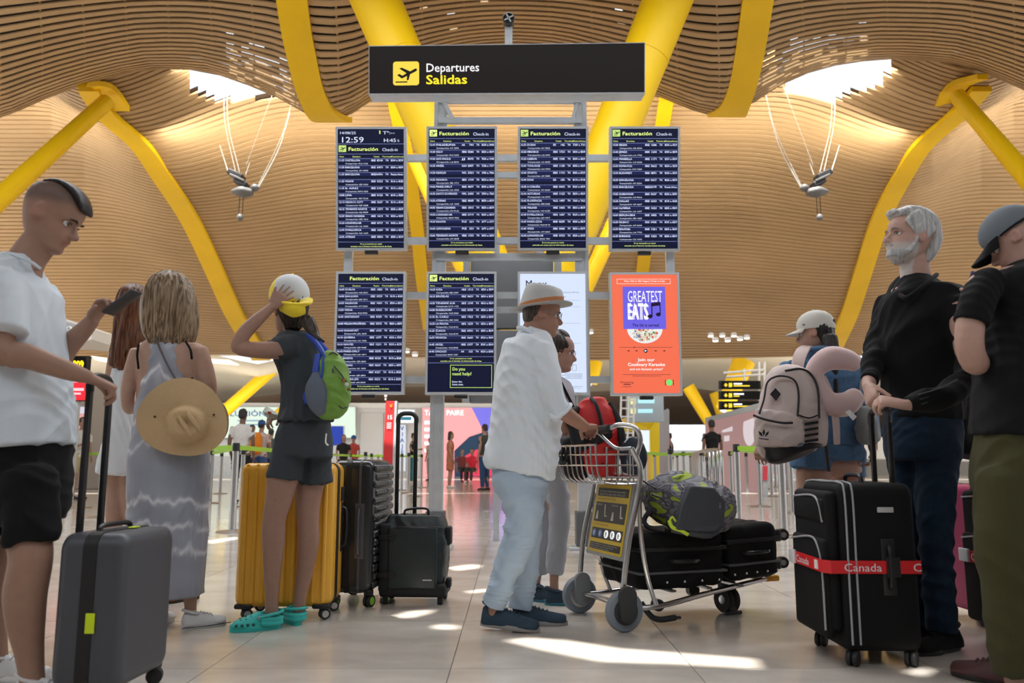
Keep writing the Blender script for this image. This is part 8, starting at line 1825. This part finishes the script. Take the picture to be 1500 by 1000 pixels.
# ---------------------------------------------------------------- people in the distance
def far_person(label, px, Y, H_, fwd, top, bottom, hair=(.02, .015, .012), skin=(.33, .19, .14), kind='trousers', arms='down', bag=None, cap=None, seed=0, group='distant travellers', sit=False):
    b = gnd(px, Y); f = V(fwd[0], fwd[1], 0).normalized(); r = f.cross(V(0, 0, 1)); s = H_/1.75
    t = thing('person', label, 'person', b, world=True, group=group)
    dz = -0.42*s if sit else 0
    def q(x, y, z): return b+r*x*s+f*y*s+V(0, 0, z*s+(dz if z > 0.6 else 0))
    hd = Head(q(0, .01, 1.625), (f.x, f.y), 5, 0, s)
    mb = MB(); hd.mesh(mb); vox = .014 if Y > 14 else .011
    mb.ell([(q(0, -.01, 1.40), .07*s, .06*s), (q(0, 0, 1.50), .055*s, .055*s), (q(0, .01, 1.58), .052*s, .055*s)], r)
    mb.ell([(q(0, 0, .92), .14*s, .10*s), (q(0, 0, 1.1), .12*s, .09*s), (q(0, 0, 1.3), .15*s, .10*s), (q(0, 0, 1.42), .13*s, .07*s)], r)
    for sg in (-1, 1):
        if sit: lg = [(q(sg*.09, 0, .5), .08*s, .08*s), (q(sg*.12, .4, .48), .055*s, .055*s), (q(sg*.12, .42, .07), .037*s, .037*s)]
        else: lg = [(q(sg*.09, 0, .9), .085*s, .09*s), (q(sg*.10, .015, .50), .055*s, .06*s), (q(sg*.10, -.01, .30), .052*s, .055*s), (q(sg*.10, -.02, .07), .036*s, .038*s)]
        mb.ell(lg, r)
        if arms == 'down' or (arms == 'one' and sg < 0): a_ = [(sg*.19, 0, 1.40), (sg*.23, -.02, 1.12), (sg*.22, .06, .88)]
        else: a_ = [(sg*.19, 0, 1.40), (sg*.23, .02, 1.14), (sg*.10, .26, 1.18)]
        mb.ell([(q(*a_[0]), .048*s, .048*s), (q(*a_[1]), .038*s, .038*s), (q(*a_[2]), .027*s, .027*s)], r)
        d = (q(*a_[2])-q(*a_[1])).normalized(); hand(mb, q(*a_[2]), d, r*-sg, f, (20, 25, 20), 5, s, r=.011)
    body(t, mb, hd, vox=vox, ratio=.5, base=skin)
    if hair:
        mb = MB(); mb.ell([(hd.w(0, .0, .21), .055*s, .055*s), (hd.w(0, -.015, .18), .080*s, .09*s), (hd.w(0, -.035, .12), .082*s, .07*s), (hd.w(0, -.055, .07 if kind != 'dress' and kind != 'long' else -.03), .07*s, .045*s)], hd.r)
        remesh(mb, 'hair', mat('hair %g' % hair[0], hair, .6), t, vox=vox, smooth=2)
    mt = cloth('far top %.3f %.3f %.3f' % top, top); mbm = cloth('far bottom %.3f %.3f %.3f' % bottom, bottom)
    mb = GB(); z0 = .90 if kind != 'dress' else .55
    rows = [(q(0, 0, z0), (.165 if kind != 'dress' else .23)*s, .125*s), (q(0, 0, 1.08), .15*s, .11*s), (q(0, 0, 1.28), .175*s, .125*s), (q(0, 0, 1.40), .17*s, .10*s), (q(0, 0, 1.46), .08*s, .07*s)]
    mb.ell(rows, r, cap=.2)
    for sg in (-1, 1): mb.ell([(q(sg*.17, 0, 1.40), .062*s, .062*s), (q(sg*.215, 0, 1.22), .060*s, .060*s)], r, cap=.2)
    garment(mb, 'dress' if kind == 'dress' else 'top', mt, t, .006, (9, 9, 9), seed, vox=vox, ratio=.5)
    if kind != 'dress':
        mb = GB(); mb.ell([(q(0, 0, .98), .155*s, .115*s), (q(0, 0, .86), .165*s, .12*s)], r, cap=.3)
        for sg in (-1, 1):
            if sit: mb.ell([(q(sg*.09, .0, .52), .095*s, .095*s), (q(sg*.12, .4, .50), .07*s, .07*s), (q(sg*.12, .42, .12), .055*s, .055*s)], r, cap=.2)
            else: mb.ell([(q(sg*.09, 0, .88), .095*s, .105*s), (q(sg*.10, .01, .5 if kind != 'shorts' else .56), .072*s, .078*s)]+([(q(sg*.10, -.01, .10), .058*s, .062*s)] if kind != 'shorts' else []), r, cap=.2)
        garment(mb, 'trousers' if kind != 'shorts' else 'shorts', mbm, t, .006, (9, 9, 9), seed+1, vox=vox, ratio=.5)
    for sg in (-1, 1):
        h_ = q(sg*.10, -.08 if not sit else .36, 0); h_.z = 0; mb = MB()
        mb.ell([(h_+V(0, 0, .04), .036*s, .04*s), (h_+f*.10*s+V(0, 0, .04), .042*s, .038*s), (h_+f*.22*s+V(0, 0, .025), .036*s, .025*s)], r); mb.build('shoe', rubber if seed % 2 else whites, t)
    if cap:
        mb = MB(); mb.ell([(hd.w(0, -.01, .235), .03, .03), (hd.w(0, -.01, .215), .07, .08), (hd.w(0, -.01, .15), .086, .105)], hd.r); mb.build('cap', cloth('far cap', cap), t)
    if bag:
        g = thing('backpack', bag[1], 'backpack', q(0, -.2, 1.2), world=True); mb = MB()
        mb.ell([(q(0, -.2, .98), .12*s, .07*s), (q(0, -.22, 1.15), .15*s, .10*s), (q(0, -.2, 1.36), .13*s, .08*s), (q(0, -.18, 1.43), .08*s, .05*s)], r, e=2.6); mb.build('pack_body', cloth('far bag %.2f' % bag[0][0], bag[0]), g)
        mb = MB(); mb.ell([(q(0, -.31, 1.0), .09*s, .03*s), (q(0, -.33, 1.12), .10*s, .035*s)], r, e=2.6); mb.build('pocket', cloth('far bag %.2f' % bag[0][0], bag[0]), g)
    return t
far_person('black-haired man in white patterned shirt behind the green belt, left', 342, 15.5, 1.74, (.1, 1), (.6, .58, .56), (.015, .015, .018), seed=1, skin=(.16, .09, .06))
far_person('traveller in blue cap and pale top with orange backpack', 371, 19.0, 1.70, (.25, 1), (.5, .42, .38), (.04, .08, .2), seed=2, bag=((.65, .20, .02), 'orange backpack on the traveller in the blue cap'), cap=(.03, .10, .3), arms='one')
far_person('small dark-haired traveller just left of the orange backpack', 357, 21, 1.68, (0, 1), (.35, .33, .32), (.03, .03, .04), seed=3)
far_person('dark-haired traveller right of the orange backpack, by the leaflet', 386, 23, 1.66, (.3, 1), (.06, .09, .08), (.03, .04, .12), seed=4)
far_person('traveller in teal top just left of the charcoal T-shirt', 402, 25, 1.64, (-.3, -1), (.10, .22, .26), (.05, .05, .06), seed=5)
far_person('long-haired woman in black jacket near the blue wall screen', 496, 27, 1.62, (.4, -1), (.015, .015, .018), (.02, .02, .025), seed=6, kind='long')
far_person('traveller in red vest and white hat beside the blue screen', 511, 29, 1.66, (-.3, -1), (.40, .06, .05), (.04, .04, .05), seed=7, cap=(.6, .5, .4))
far_person('man in black T-shirt walking in front of the white wall', 601, 29, 1.74, (1, -.2), (.012, .012, .014), (.02, .14, .16), seed=8, arms='one')
far_person('man in pale striped top between the bag handle and the post', 627, 33, 1.70, (-.6, .4), (.42, .42, .40), (.25, .26, .25), seed=9, hair=(.08, .05, .03))
far_person('dark-haired woman in a long terracotta dress right of the post', 657, 24, 1.62, (1, .2), (.36, .13, .07), (.36, .13, .07), seed=10, kind='dress')
far_person('man in dark jacket and blue jeans by the pink advert', 709, 22, 1.74, (-.8, .6), (.05, .05, .045), (.025, .06, .14), seed=11)
far_person('traveller in red top sitting low by the far advert', 690, 30, 1.60, (-.3, -1), (.62, .03, .05), (.05, .05, .05), seed=12, sit=True)
far_person('seated traveller in dark clothes at the foot of the far advert', 675, 31, 1.60, (.3, -1), (.20, .05, .05), (.03, .03, .04), seed=13, sit=True)
far_person('person in pale lilac top embracing another, beyond the kiosk', 969, 26, 1.70, (1, 0), (.5, .45, .5), (.5, .48, .46), seed=14, arms='both')
far_person('dark-haired person in black top being embraced beyond the kiosk', 988, 26, 1.64, (-1, 0), (.012, .012, .014), (.5, .48, .46), seed=15, arms='both', kind='shorts')
far_person('man in black sleeveless top with a pale strap across it', 1052, 20, 1.76, (-.2, 1), (.012, .012, .014), (.03, .03, .04), seed=16, skin=(.22, .12, .085))
far_person('man in white T-shirt behind the left trolley handle bar', 100, 17, 1.66, (.8, -.4), (.58, .57, .56), (.38, .34, .2), seed=17, arms='one', kind='shorts')
